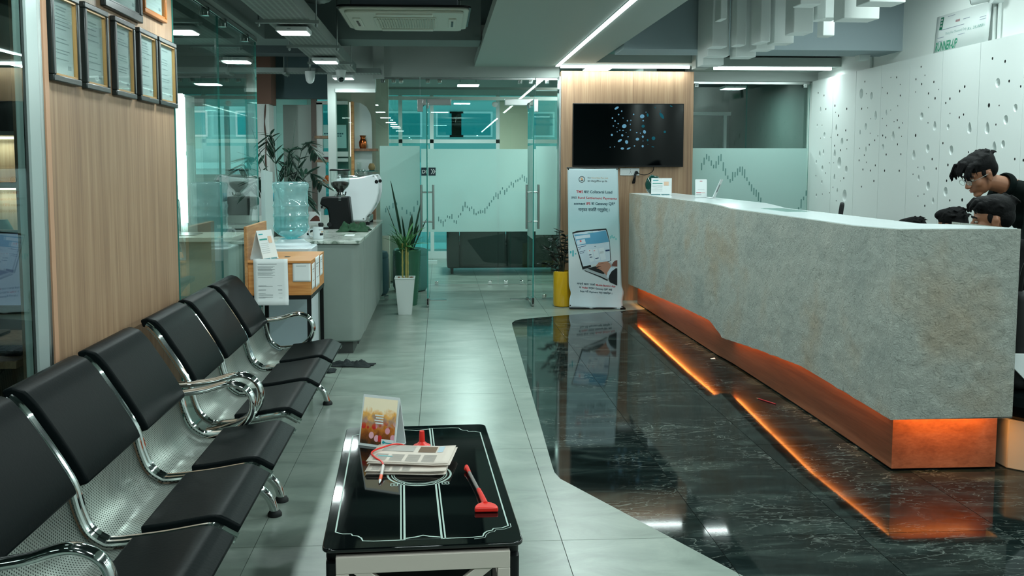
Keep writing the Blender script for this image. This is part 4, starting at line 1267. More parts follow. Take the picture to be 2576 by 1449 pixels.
certificate(3.758, 4.02, 1.776, zt, 'black framed certificate second in the lower row', BK, True, seed=2)
certificate(4.096, 4.362, 1.776, zt, 'black framed certificate in the middle of the lower row', BK, True, seed=3)
certificate(4.422, 4.695, 1.777, zt, 'black framed certificate fourth in the lower row', BK, True, seed=4)
certificate(4.722, 5.025, 1.778, zt, 'black framed certificate at the far end of the lower row', BK, True, seed=5)
certificate(3.99, 4.48, 2.135, 2.44, 'wide black framed certificate in the upper row', ('black_frame', '#16201f'), False, 0.034, seed=6)
certificate(4.515, 4.87, 2.195, 2.44, 'orange wood framed certificate in the upper row', ('orange_frame', '#a8682f'), False, 0.02, seed=7)

# ------------------------------------------------------------------ three-seat waiting benches
ROD = [(-1.272, 0.785), (-1.255, 0.772), (-1.228, 0.741), (-1.206, 0.708), (-1.150, 0.620), (-1.100, 0.53), (-1.079, 0.453), (-1.053, 0.392), (-1.012, 0.356), (-0.97, 0.346), (-0.83, 0.360), (-0.70, 0.381), (-0.672, 0.377), (-0.645, 0.362), (-0.62, 0.348)]
ROD2 = [Vector(p) for p in smooth_path([(a, b, 0) for a, b in ROD], 4)]
RODF = ribbon([Vector((q.x, q.y)) for q in ROD2], 0.0, 0.012)[::-1][:len(ROD2)][::-1]
def sub_path(p, i0, i1): return [Vector((q.x, q.y)) for q in p[i0:i1]]
def bench(y0, label):
    t = thing('waiting_bench', label, 'bench', (-0.95, y0 + 0.86, 0), 0, 'three-seat waiting benches')
    L = 1.725
    obj('beam', MB().box(-1.02, -0.94, y0 + 0.0, y0 + L, 0.215, 0.29), BLACKM, t, bevel=0.006)
    for k in range(3):
        a = y0 + k * 0.575 + 0.020
        b = a + 0.535
        sh = MB()
        outl = ribbon(sub_path(ROD2, 2, len(ROD2) - 2), -0.006, -0.004)
        n = len(outl) // 2
        cen = [(outl[i] + outl[-1 - i]) / 2 for i in range(n)]
        s = [0]
        for i in range(1, n): s.append(s[-1] + (cen[i] - cen[i - 1]).length)
        vs, fs, uv = [], [], []
        for i in range(n):
            for yy in (a, b):
                vs.append((cen[i].x, yy, cen[i].y)); uv.append((s[i], yy))
        for i in range(n - 1):
            fs.append((2 * i, 2 * i + 1, 2 * i + 3, 2 * i + 2))
        sh.add(vs, fs); sh.uv = uv
        obj('seat_shell', sh, MATS['perforated_steel'], t, solid=0.003)
        for yy in (a - 0.004, b + 0.004):
            obj('side_rod', MB().tube([(q.x, yy, q.y) for q in RODF], 0.0115, 10), CHROME, t)
        bp = sub_path(ROD2, 0, 22)
        bp = [Vector((-1.29, 0.772))] + bp[2:]
        bk = MB().prism(ribbon(bp, 0.002, 0.038), a + 0.024, b - 0.020, 'xz')
        obj('backrest_cushion', bk, LEATHER, t, bevel=0.012, seg=3, angle=50)
        sp = sub_path(ROD2, 38, len(ROD2) - 1)
        sc = MB().prism(ribbon(sp, 0.002, 0.036), a + 0.020, b - 0.016, 'xz')
        obj('seat_cushion', sc, LEATHER, t, bevel=0.011, seg=3, angle=50)
        obj('bracket', MB().box(-1.0, -0.93, a + 0.2, a + 0.35, 0.285, 0.33), BLACKM, t)
    for yy in (y0 + 0.02, y0 + L - 0.02):
        ap = smooth_path([(-1.135, yy, 0.528), (-1.07, yy, 0.532), (-0.98, yy, 0.545), (-0.905, yy, 0.566), (-0.855, yy, 0.567), (-0.808, yy, 0.541), (-0.785, yy, 0.49), (-0.797, yy, 0.43), (-0.845, yy, 0.38), (-0.93, yy, 0.345), (-1.02, yy, 0.322)], 5)
        obj('armrest', MB().tube(ap, 0.015, 12, sq=((0, 1, 0), 1.5)), CHROME, t)
        for s_ in (1, -1):
            def mx(x): return x if s_ > 0 else -1.96 - x
            lp = smooth_path([(mx(-0.97), yy, 0.25), (mx(-0.90), yy, 0.175), (mx(-0.83), yy, 0.145), (mx(-0.765), yy, 0.115), (mx(-0.725), yy, 0.075), (mx(-0.706), yy, 0.02)], 5)
            lg = obj('leg', MB().tube(lp, 0.019, 12), CHROME, t)
            obj('foot', MB().lathe([(0.030, 0.0), (0.030, 0.01), (0.022, 0.022), (0.012, 0.026)], (mx(-0.705), yy, 0.0), 20), RUBBER, lg)
    return t
bench(4.02, 'far black and chrome three-seat waiting bench beside the wooden box stand')
bench(2.165, 'near black and chrome three-seat waiting bench cut by the left edge')

# ------------------------------------------------------------------ coffee table
TCX, TCY, TRZ = -0.075, 3.085, R(2.4)
tab = thing('coffee_table', 'black glass topped coffee table with cream lattice frame', 'coffee table', (TCX, TCY, 0), TRZ)
HX, HY, TH = 0.278, 0.60, 0.43
LT = dict(local=True)
BGL = P('black_glass', '#030607', 0.04, spec=0.6)
obj('glass_top', MB().prism(rrect(-HX, HX, -HY, HY, 0.03, 5), TH - 0.012, TH), BGL, tab, bevel=0.003, **LT)
obj('under_frame', MB().prism(rrect(-HX + 0.008, HX - 0.008, -HY + 0.03, HY - 0.03, 0.03, 5), TH - 0.045, TH - 0.012), BLACKP, tab, **LT)
CREAMW = P('cream_frame', '#b9b0a6', 0.5)
for sx in (-1, 1):
    for sy in (-1, 1):
        obj('leg', MB().prism(rrect(sx * (HX - 0.035) - 0.025, sx * (HX - 0.035) + 0.025, sy * (HY - 0.035) - 0.025, sy * (HY - 0.035) + 0.025, 0.015), 0.0, TH - 0.045), BLACKP, tab, **LT)
for sy in (-1, 1):
    y_ = sy * (HY - 0.012)
    pn = MB()
    x0, x1 = -HX + 0.038, HX - 0.038
    for a, b, c, d in ((x0, x1, TH - 0.072, TH - 0.024), (x0, x1, 0.05, 0.085), (x0, x0 + 0.035, 0.085, TH - 0.072), (x1 - 0.035, x1, 0.085, TH - 0.072)):
        pn.box(a, b, y_ - 0.012, y_ + 0.012, c, d)
    z0, z1 = 0.085, TH - 0.072
    for s_ in (-1, 1):
        pn.prism([(s_ * (x1 - 0.035), z1 + 0.01), (s_ * (x1 - 0.085), z1 + 0.01), (s_ * -(x1 - 0.035), z0 - 0.01), (s_ * -(x1 - 0.085), z0 - 0.01)][::1], y_ - 0.010 + 0.001 * s_, y_ + 0.010 + 0.001 * s_, 'xz')
    obj('lattice_panel', pn, CREAMW, tab, bevel=0.002, **LT)
for sx in (-1, 1):
    pn = MB()
    x_ = sx * (HX - 0.02)
    for a, b, c, d in ((-HY + 0.062, HY - 0.062, TH - 0.085, TH - 0.047), (-HY + 0.062, HY - 0.062, 0.05, 0.085)):
        pn.box(x_ - 0.012, x_ + 0.012, a, b, c, d)
    for a in (-HY + 0.062, -0.02, HY - 0.097):
        pn.box(x_ - 0.012, x_ + 0.012, a, a + 0.035, 0.085, TH - 0.085)
    obj('lattice_panel', pn, CREAMW, tab, bevel=0.002, **LT)
obj('lower_shelf', MB().prism(rrect(-HX + 0.03, HX - 0.03, -HY + 0.03, HY - 0.03, 0.02), 0.13, 0.145), BGL, tab, **LT)
# pale line ornament printed under the glass
def line2(mb, pts, w, closed=False, z=TH + 0.0006):
    pts = [Vector((p[0], p[1])) for p in pts]
    n = len(pts)
    L_, R_ = [], []
    for i in range(n):
        p0 = pts[(i - 1) % n] if (closed or i > 0) else pts[i]
        p1 = pts[(i + 1) % n] if (closed or i < n - 1) else pts[i]
        t_ = (p1 - p0)
        t_ = t_.normalized() if t_.length > 1e-9 else Vector((1, 0))
        nr = Vector((-t_.y, t_.x)) * w / 2
        L_.append(pts[i] + nr); R_.append(pts[i] - nr)
    vs = [(p.x, p.y, z) for p in L_] + [(p.x, p.y, z) for p in R_]
    fs = [(i, n + i, n + (i + 1) % n, (i + 1) % n) for i in range(n if closed else n - 1)]
    mb.add(vs, fs)
orn = MB()
bx_, by_ = HX - 0.03, HY - 0.045
def corner(sx, sy):
    return [(sx * bx_, sy * (by_ - 0.10)), (sx * bx_, sy * (by_ - 0.075)), (sx * (bx_ - 0.02), sy * (by_ - 0.06)), (sx * (bx_ - 0.045), sy * (by_ - 0.058)), (sx * (bx_ - 0.05), sy * (by_ - 0.045)), (sx * (bx_ - 0.065), sy * (by_ - 0.04)), (sx * (bx_ - 0.075), sy * (by_ - 0.025)), (sx * (bx_ - 0.08), sy * (by_ - 0.005)), (sx * (bx_ - 0.11), sy * by_)]
loop = corner(1, -1)[::-1] + corner(1, 1) + corner(-1, 1)[::-1] + corner(-1, -1)
line2(orn, [Vector((p[0], p[1])) for p in loop], 0.0045, True)
line2(orn, [(p[0] * 1.03, p[1] * 1.02) for p in loop[:9]], 0.002)
for s_ in (-1, 1):
    for dx in (0.0, 0.010):
        line2(orn, [(s_ * (0.052 + dx), -by_), (s_ * (0.052 + dx), -0.075 - dx * 0.6)], 0.0045 if dx else 0.006)
        line2(orn, [(s_ * (0.052 + dx), by_), (s_ * (0.052 + dx), 0.075 + dx * 0.6)], 0.0045 if dx else 0.006)
    for k in range(4):
        c_ = (s_ * (0.078 + 0.012 * (k % 2)), -0.09 - 0.012 * (k // 2))
        line2(orn, [(c_[0] + 0.006 * math.cos(a * 0.7), c_[1] + 0.006 * math.sin(a * 0.7)) for a in range(9)], 0.003, True)
for r_, w_ in ((0.112, 0.007), (0.098, 0.004), (0.090, 0.003)):
    line2(orn, [(r_ * 0.95 * math.cos(a * math.pi / 24), r_ * math.sin(a * math.pi / 24)) for a in range(48)], w_, True)
for s_ in (-1, 1):
    line2(orn, [(-0.05, s_ * (by_ - 0.01)), (-0.02, s_ * (by_ - 0.018)), (0, s_ * (by_ - 0.028)), (0.02, s_ * (by_ - 0.018)), (0.05, s_ * (by_ - 0.01))], 0.006)
    line2(orn, [(-0.05, s_ * by_), (0.05, s_ * by_)], 0.004)
obj('line_ornament', orn, P('pale_ornament', '#9fb4ab', 0.5), tab, angle=0, **LT)

# tent calendar with a sunset flower picture
def sunset_mat():
    m, n, l, b = newmat('sunset_picture')
    uv = n.new('ShaderNodeUVMap')
    sp = n.new('ShaderNodeSeparateXYZ')
    l.new(uv.outputs[0], sp.inputs[0])
    nz = n.new('ShaderNodeTexNoise'); nz.inputs['Scale'].default_value = 6; nz.inputs['Detail'].default_value = 6; nz.inputs['Distortion'].default_value = 0.8
    l.new(uv.outputs[0], nz.inputs['Vector'])
    ma = n.new('ShaderNodeMath'); ma.operation = 'MULTIPLY_ADD'; ma.inputs[1].default_value = 0.45
    l.new(nz.outputs[0], ma.inputs[0]); l.new(sp.outputs[1], ma.inputs[2])
    r = ramp(n, [(0.22, '#3a2a1c'), (0.42, '#8a4a1c'), (0.58, '#c8782c'), (0.72, '#a88a78'), (0.85, '#f0b25a'), (1.0, '#fff0d0')])
    l.new(ma.outputs[0], r.inputs[0])
    vo = n.new('ShaderNodeTexVoronoi'); vo.inputs['Scale'].default_value = 6.0
    l.new(uv.outputs[0], vo.inputs['Vector'])
    mr = n.new('ShaderNodeMapRange'); mr.inputs[1].default_value = 0.40; mr.inputs[2].default_value = 0.48; mr.inputs[3].default_value = 1; mr.inputs[4].default_value = 0
    l.new(vo.outputs['Distance'], mr.inputs[0])
    low = n.new('ShaderNodeMapRange'); low.inputs[1].default_value = 0.35; low.inputs[2].default_value = 0.55; low.inputs[3].default_value = 1; low.inputs[4].default_value = 0
    l.new(sp.outputs[1], low.inputs[0])
    mm = n.new('ShaderNodeMath'); mm.operation = 'MULTIPLY'
    l.new(mr.outputs[0], mm.inputs[0]); l.new(low.outputs[0], mm.inputs[1])
    sx = n.new('ShaderNodeSeparateColor')
    l.new(vo.outputs['Color'], sx.inputs[0])
    fr = ramp(n, [(0.0, '#b81c22'), (0.45, '#c9302c'), (0.55, '#d98aa0'), (1.0, '#e6b4bd')])
    l.new(sx.outputs[0], fr.inputs[0])
    mx = n.new('ShaderNodeMix'); mx.data_type = 'RGBA'
    l.new(mm.outputs[0], mx.inputs[0]); l.new(r.outputs[0], mx.inputs[6]); l.new(fr.outputs[0], mx.inputs[7])
    l.new(mx.outputs[2], b.inputs['Base Color'])
    b.inputs['Roughness'].default_value = 0.35
    return m
CARD = P('white_card', '#d5dcdc', 0.6)
def tent(name, label, x, y, z, rz, w, h, dep, pic, group=None):
    """A-frame card: sheets lean together at the top; picture side faces local -y"""
    t = thing(name, label, 'calendar', (x, y, z), rz, group)
    L = dict(local=True)
    th = 0.0025
    for s_, nm in ((-1, 'front_sheet'), (1, 'back_sheet')):
        mb = MB().add([(-w / 2, s_ * dep, 0.001), (w / 2, s_ * dep, 0.001), (w / 2, 0, h), (-w / 2, 0, h), (-w / 2, s_ * (dep - th * 2), 0.001), (w / 2, s_ * (dep - th * 2), 0.001), (w / 2, -s_ * 0.0, h - th * 3), (-w / 2, -s_ * 0.0, h - th * 3)],
                      [(0, 1, 2, 3), (4, 7, 6, 5), (0, 4, 5, 1), (1, 5, 6, 2), (3, 2, 6, 7), (0, 3, 7, 4)])
        obj(nm, mb, CARD, t, angle=0, **L)
    obj('base_strip', MB().box(-w / 2, w / 2, -dep, dep, 0.0004, 0.002), CARD, t, angle=0, **L)
    def on(u, v, off=0.0012):
        k = dep / math.hypot(dep, h)
        return (-w / 2 + u * w, -dep * (1 - v) - off * h / math.hypot(dep, h), 0.001 + v * h + off * k)
    pic(t, on)
    return t
def pic_sunset(t, on):
    mb = MB().add([on(0.04, 0.05), on(0.96, 0.05), on(0.96, 0.94), on(0.04, 0.94)], [(0, 1, 2, 3)])
    mb.uv = [(0, 0), (1, 0), (1, 1), (0, 1)]
    obj('picture', mb, sunset_mat(), t, local=True, angle=0)
    lb = MB().add([on(0.62, 0.05, .002), on(0.96, 0.05, .002), on(0.96, 0.17, .002), on(0.62, 0.17, .002)], [(0, 1, 2, 3)])
    q = obj('logo_label', lb, PAPER, t, local=True, angle=0)
    obj('logo_mark', MB().add([on(0.65, 0.10, .003), on(0.68, 0.08, .003), on(0.76, 0.11, .003), on(0.67, 0.15, .003)], [(0, 1, 2, 3)]).add([on(0.74, 0.095, .003), on(0.92, 0.095, .003), on(0.92, 0.115, .003), on(0.74, 0.115, .003)], [(0, 1, 2, 3)]), TINK, q, local=True, angle=0)
    wl_ = MB()
    for k in range(4):
        wl_.add([on(0.38 + 0.03 * (k % 2), 0.60 - k * 0.05, .002), on(0.62, 0.60 - k * 0.05, .002), on(0.62, 0.625 - k * 0.05, .002), on(0.38 + 0.03 * (k % 2), 0.625 - k * 0.05, .002)], [(0, 1, 2, 3)])
    obj('white_lines', wl_, PAPER, t, local=True, angle=0)
tent('desk_calendar', 'tent calendar with sunset and rose picture on the coffee table', -0.222, 3.44, TH, R(-26), 0.155, 0.185, 0.045, pic_sunset)

# folded newspapers
NEWS = P('newsprint', '#cbbfb4', 0.85)
def newspaper(x, y, z, rz, w, h, label, layers, pics):
    t = thing('newspaper', label, 'newspaper', (x, y, z), rz, 'newspapers on the coffee table')
    for k in range(layers):
        off = 0.004 * math.sin(k * 2.1)
        mb = MB()
        mb.grid(lambda u, v, k=k, off=off: (-w / 2 + w * u + off, -h / 2 + h * v - off, 0.0008 + k * 0.0034 + 0.0022 * (0.5 + 0.5 * math.sin(3.1 * u + 2 * v + k)) + (0.004 * (u - .8) * 5 if u > .8 else 0)), 10, 6)
        obj('sheet', mb, NEWS, t, local=True, solid=0.0012)
    ztop = lambda u, v: 0.0008 + (layers - 1) * 0.0034 + 0.0022 * (0.5 + 0.5 * math.sin(3.1 * u + 2 * v + layers - 1)) + (0.004 * (u - .8) * 5 if u > .8 else 0) + 0.0011
    off = 0.004 * math.sin((layers - 1) * 2.1)
    def flat(rects):
        mb = MB()
        for (a, b, c, d) in rects:
            mb.add([(-w / 2 + w * q[0] + off, -h / 2 + h * q[1] - off, ztop(*q) + 0.0006) for q in ((a, c), (b, c), (b, d), (a, d))], [(0, 1, 2, 3)])
        return mb
    for nm, m_, rects in pics:
        obj(nm, flat(rects), m_, t, local=True, angle=0)
    return t
BRN = P('brown_photo', '#6b5541', 0.8)
GRY = P('news_grey', '#a7a39d', 0.85)
LBL = P('news_blue', '#a8bcc6', 0.85)
txt = []
for c_ in range(4):
    for k in range(9):
        txt.append((0.05 + c_ * 0.13, 0.05 + c_ * 0.13 + 0.10, 0.06 + k * 0.035, 0.075 + k * 0.035))
newspaper(-0.115, 3.15, TH, R(-6), 0.27, 0.15, 'lower folded newspaper showing dense columns on the coffee table', 5, [('columns', GRY, txt)])
newspaper(-0.100, 3.215, TH + 0.021, R(-9), 0.285, 0.20, 'upper folded newspaper with brown photo on the coffee table', 3,
          [('photo', BRN, [(0.56, 0.78, 0.60, 0.92)]), ('caption_block', LBL, [(0.80, 0.87, 0.62, 0.95)]), ('columns', GRY, [(0.10, 0.50, 0.62, 0.93)] + [(0.06 + c_ * 0.2, 0.22 + c_ * 0.2, 0.08 + k * 0.05, 0.10 + k * 0.05) for c_ in range(4) for k in range(8)]), ('blue_heading', TINK, [(0.10, 0.28, 0.30, 0.335)])])
# pens with red bases and cords
RED = P('red_plastic', '#d9291f', 0.35)
CLEAR = P('smoky_barrel', '#8b8480', 0.2)
def counter_pen(name, label, base, tip, rest):
    t = thing(name, label, 'pen', (base[0], base[1], base[2]))
    return t
t = thing('counter_pen', 'red based counter pen lying on the right of the coffee table', 'pen', (0.135, 2.75, TH))
fan = []
for k in range(13):
    a = math.pi * k / 12
    fan.append((0.135 + 0.036 * math.cos(a), 2.722 + 0.052 * math.sin(a)))
obj('base', MB().prism(fan, TH + 0.0005, TH + 0.016), RED, t, bevel=0.004)
obj('neck', MB().tube([(0.134, 2.765, TH + 0.010), (0.124, 2.84, TH + 0.014), (0.118, 2.885, TH + 0.014)], [0.010, 0.008, 0.007], 10), RED, t)
obj('barrel', MB().tube([(0.118, 2.885, TH + 0.013), (0.094, 3.06, TH + 0.012)], 0.0055, 10), CLEAR, t)
obj('cap', MB().tube([(0.094, 3.06, TH + 0.012), (0.086, 3.12, TH + 0.013)], [0.0065, 0.007], 10).ell((0.086, 3.105, TH + 0.010), 0.009), RED, t)
t = thing('counter_pen', 'red counter pen stand behind the newspapers with its cord', 'pen', (-0.075, 3.40, TH))
obj('base', MB().lathe([(0.032, 0.0005), (0.032, 0.006), (0.02, 0.012), (0.011, 0.02), (0.010, 0.05), (0.009, 0.06)], (-0.072, 3.40, TH), 20), RED, t)
cd = smooth_path([(-0.085, 3.39, TH + 0.008), (-0.12, 3.37, TH + 0.010), (-0.15, 3.335, TH + 0.030), (-0.175, 3.30, TH + 0.041), (-0.205, 3.27, TH + 0.041), (-0.235, 3.24, TH + 0.039), (-0.245, 3.21, TH + 0.036), (-0.228, 3.165, TH + 0.036), (-0.205, 3.135, TH + 0.030), (-0.197, 3.10, TH + 0.026)], 6)
obj('cord', MB().tube(cd, 0.0032, 8), RED, t)
obj('barrel', MB().tube([(-0.198, 3.105, TH + 0.026), (-0.201, 3.045, TH + 0.012)], 0.0055, 10), P('grey_barrel', '#b9b2ac', 0.35), t)
obj('grip', MB().tube([(-0.201, 3.045, TH + 0.012), (-0.203, 3.015, TH + 0.007)], 0.0058, 10), P('orange_grip', '#d8542c', 0.4), t)
obj('tip', MB().tube([(-0.203, 3.015, TH + 0.007), (-0.204, 2.995, TH + 0.003)], [0.005, 0.0012], 10), P('tip_white', '#cfd3d3', 0.3), t)

# ------------------------------------------------------------------ wooden box on a black stand
t = thing('box_stand', 'pine drop box with raised side board on a black metal stand', 'box', (-1.02, 6.2, 0))
X0, X1, Y0, Y1, Z0, Z1 = -1.225, -0.815, 5.86, 6.52, 0.665, 0.885
obj('box_body', MB().box(X0 + 0.02, X1, Y0 + 0.008, Y1, Z0, Z1 - 0.016), PINE, t, bevel=0.002)
obj('box_lid', MB().box(X0 + 0.02, X1 + 0.002, Y0, Y1, Z1 - 0.016, Z1), PINE, t, bevel=0.002)
obj('slot', MB().box(-1.02, -0.985, 6.10, 6.16, Z1 - 0.001, Z1 + 0.0006), BLACKP, t, angle=0)
obj('side_board', MB().box(X0, X0 + 0.02, Y0, Y1, Z0, 1.10), wood_mat('pine_side', '#9a6a3e', '#b48352', '#c39868', grain=(26, 2.2, 26), fine=3), t, bevel=0.002)
obj('wood_knot', MB().prism([(-1.17, 0.70), (-1.155, 0.69), (-1.145, 0.705), (-1.15, 0.725), (-1.165, 0.715)], Y0 + 0.0072, Y0 + 0.0079, 'xz'), P('knot_red', '#7a2a14', 0.5), t, angle=0)
for x in (X0 + 0.015, X1 - 0.015):
    for y in (Y0 + 0.02, Y1 - 0.02):
        obj('leg', MB().box(x - 0.0125, x + 0.0125, y - 0.0125, y + 0.0125, 0, Z0 - 0.025), BLACKM, t)
obj('stand_frame', MB().box(X0, X1, Y0, Y0 + 0.025, Z0 - 0.025, Z0).box(X0, X1, Y1 - 0.025, Y1, Z0 - 0.025, Z0).box(X0, X0 + 0.025, Y0 + 0.025, Y1 - 0.025, Z0 - 0.025, Z0).box(X1 - 0.025, X1, Y0 + 0.025, Y1 - 0.025, Z0 - 0.025, Z0), BLACKM, t)
def sheet(name, label, fn, lines, cat='paper', group=None):
    """paper sheet given by fn(u,v)->point (v up); lines = (u0,u1,v0,v1)"""
    t = thing(name, label, cat, fn(0.5, 0.0), 0, group)
    obj('page', MB().grid(fn, 8, 10), PAPER, t, solid=0.0006)
    nrm = (Vector(fn(0.6, 0.5)) - Vector(fn(0.5, 0.5))).cross(Vector(fn(0.5, 0.6)) - Vector(fn(0.5, 0.5))).normalized()
    mb = MB()
    for (a, b, c, d) in lines:
        mb.add([Vector(fn(*q)) + nrm * 0.0012 for q in ((a, c), (b, c), (b, d), (a, d))], [(0, 1, 2, 3)])
    if lines:
        obj('printed_lines', mb, INK, t, angle=0)
    return t
def a4(u, v):
    x = -1.170 + 0.213 * u + (0.004 * (1 - v))
    z = 0.608 + 0.290 * v
    y = Y0 - 0.003 - 0.006 * (1 - v) - (0.012 * max(0, 0.09 - v) / 0.09) + 0.0015 * math.sin(u * 9) * (1 - v)
    return (x, y, z)
rl = [(0.13, 0.68, 0.883, 0.895)]
for v, n_ in ((0.835, 4), (0.71, 4)):
    for k in range(n_):
        rl.append((0.12, 0.62 - 0.05 * (k % 3), v - k * 0.022, v - k * 0.022 + 0.006))
for v in (0.74, 0.76, 0.60, 0.415, 0.405, 0.33, 0.315, 0.25, 0.225, 0.20, 0.165, 0.15):
    rl.append((0.13, 0.82 if int(v * 100) % 2 else 0.55, v, v + 0.006))
sheet('notice_sheet', 'white printed notice hanging over the front of the wooden box', a4, rl, 'notice', 'papers on the wooden box')
sheet('notice_card', 'small square white card on the front of the wooden box', lambda u, v: (-0.928 + 0.112 * u, Y0 + 0.0055 - 0.001, 0.752 + 0.120 * v), [(0.2, 0.75, 0.82, 0.845)], 'notice', 'papers on the wooden box')
for a, b, c, d, ds in ((5.89, 6.02, 0.70, 0.86, 'narrow printed slip on the side of the wooden box'), (6.06, 6.25, 0.69, 0.885, 'middle paper on the side of the wooden box'), (6.29, 6.42, 0.74, 0.875, 'far paper on the side of the wooden box')):
    sheet('notice_sheet', ds, lambda u, v, a=a, b=b, c=c, d=d: (X1 + 0.0035, a + (b - a) * u, c + (d - c) * v), [(0.2, 0.8, 0.75, 0.78), (0.2, 0.6, 0.66, 0.68), (0.25, 0.8, 0.3, 0.32)], 'notice', 'papers on the wooden box')
def pic_cal(t, on):
    def rect(a, b, c, d, o=.0015): return ([on(a, c, o), on(b, c, o), on(b, d, o), on(a, d, o)], [(0, 1, 2, 3)])
    obj('teal_logo', MB().add(*rect(0.08, 0.35, 0.84, 0.88)), TINK, t, local=True, angle=0)
    obj('green_bar', MB().add(*rect(0.06, 0.55, 0.66, 0.71)), P('green_bar', '#2e8f84', 0.7), t, local=True, angle=0)
    obj('orange_note', MB().add(*rect(0.62, 0.85, 0.55, 0.78)), P('peach_print', '#d9b9a0', 0.8), t, local=True, angle=0)
    g_ = MB()
    for k in range(6):
        g_.add(*rect(0.06, 0.55, 0.22 + k * 0.065, 0.235 + k * 0.065))
    obj('date_lines', g_, P('light_print', '#b3bdbf', 0.8), t, local=True, angle=0)
    obj('foot_bar', MB().add(*rect(0.0, 0.45, 0.0, 0.05)).add(*rect(0.5, 0.9, 0.0, 0.05)), P('foot_bar', '#5f8f95', 0.7), t, local=True, angle=0)
tent('desk_calendar', 'white tent calendar on the wooden drop box', -1.125, 5.985, Z1 + 0.0005, R(62), 0.15, 0.185, 0.055, pic_cal, 'tent calendars')
# ------------------------------------------------------------------ water dispenser and bottle
WP = P('dispenser_white', '#c5d0d4', 0.35)
t = thing('water_dispenser', 'white water dispenser standing behind the wooden box stand', 'water dispenser', (-1.10, 6.92, 0))
obj('cabinet', MB().prism(rrect(-1.27, -0.93, 6.74, 7.10, 0.03), 0.02, 0.89), WP, t, bevel=0.008)
obj('top_collar', MB().lathe([(0.15, 0.0), (0.145, 0.02), (0.10, 0.045), (0.09, 0.06), (0.075, 0.06), (0.07, 0.03)], (-1.10, 6.92, 0.885), 28), WP, t)
obj('door', MB().box(-1.24, -0.96, 6.732, 6.74, 0.06, 0.52), P('dispenser_panel', '#a9bcc4', 0.4), t, bevel=0.004)
obj('tap_recess', MB().box(-1.23, -0.97, 6.733, 6.741, 0.56, 0.80), P('recess_grey', '#7f9198', 0.5), t)
for x in (-1.16, -1.04):
    obj('tap', MB().cyl((x, 6.74, 0.76), (x, 6.71, 0.76), 0.012, 10).cyl((x, 6.712, 0.765), (x, 6.712, 0.735), 0.008, 8), P('tap_blue', '#5d7f96', 0.4), t)
obj('plinth', MB().box(-1.25, -0.95, 6.76, 7.08, 0.0, 0.02), BLACKP, t)
def bottle_mat():
    m, n, l, b = newmat('blue_bottle_plastic')
    n.remove(b)
    fr = n.new('ShaderNodeLayerWeight'); fr.inputs[0].default_value = 0.35
    tr = n.new('ShaderNodeBsdfTransparent'); tr.inputs[0].default_value = (0.74, 0.92, 0.93, 1)
    gl = n.new('ShaderNodeBsdfGlossy'); gl.inputs['Roughness'].default_value = 0.06; gl.inputs[0].default_value = (0.8, 0.95, 0.96, 1)
    df = n.new('ShaderNodeBsdfTranslucent'); df.inputs[0].default_value = (0.58, 0.83, 0.84, 1)
    dd = n.new('ShaderNodeBsdfDiffuse'); dd.inputs[0].default_value = (0.55, 0.80, 0.81, 1)
    m0 = n.new('ShaderNodeMixShader'); l.new(df.outputs[0], m0.inputs[1]); l.new(dd.outputs[0], m0.inputs[2])
    m1 = n.new('ShaderNodeMixShader'); m1.inputs[0].default_value = 0.38
    l.new(tr.outputs[0], m1.inputs[1]); l.new(m0.outputs[0], m1.inputs[2])
    mr = n.new('ShaderNodeMapRange'); mr.inputs[3].default_value = 0.05; mr.inputs[4].default_value = 0.5
    l.new(fr.outputs['Facing'], mr.inputs[0])
    m2 = n.new('ShaderNodeMixShader')
    l.new(mr.outputs[0], m2.inputs[0]); l.new(m1.outputs[0], m2.inputs[1]); l.new(gl.outputs[0], m2.inputs[2])
    l.new(m2.outputs[0], n['Material Output'].inputs[0])
    return m
BOT = bottle_mat()
t = thing('water_bottle', 'large blue water bottle upended on the dispenser', 'water bottle', (-1.10, 6.92, 0.915))
prof = [(0.028, 0.0), (0.03, 0.03), (0.05, 0.045), (0.09, 0.062), (0.122, 0.09), (0.131, 0.115), (0.131, 0.13), (0.125, 0.138), (0.125, 0.19), (0.131, 0.197), (0.131, 0.212), (0.125, 0.22), (0.125, 0.262), (0.131, 0.27), (0.131, 0.285), (0.125, 0.293), (0.125, 0.39), (0.131, 0.40), (0.133, 0.43), (0.126, 0.447), (0.10, 0.452), (0.06, 0.448), (0.01, 0.446)]
obj('shell', MB().lathe(prof, (-1.10, 6.92, 0.912), 40), BOT, t, angle=60)
obj('water', MB().lathe([(0.026, 0.004), (0.028, 0.03), (0.088, 0.066), (0.119, 0.092), (0.121, 0.14), (0.121, 0.19), (0.119, 0.2)], (-1.10, 6.92, 0.912), 32), glass_mat('water_blue', (0.66, 0.92, 0.93), 1.33), t)
obj('label', MB().grid(lambda u, v: (-1.10 + 0.1262 * math.cos(R(182 + 26 * u)), 6.92 + 0.1262 * math.sin(R(182 + 26 * u)), 0.912 + 0.31 + 0.06 * v), 8, 2), P('blue_label', '#2f9db3', 0.5), t, solid=0.0006)
# panel screening the pantry
struct('wall_screen', MB().prism([(7.35, 0.0), (7.75, 0.0), (7.72, 1.43), (7.38, 1.45)], -1.40, -1.37, 'yz'), P('screen_white', '#a9bcba', 0.5), 'pale low screen panel left of the water bottle')

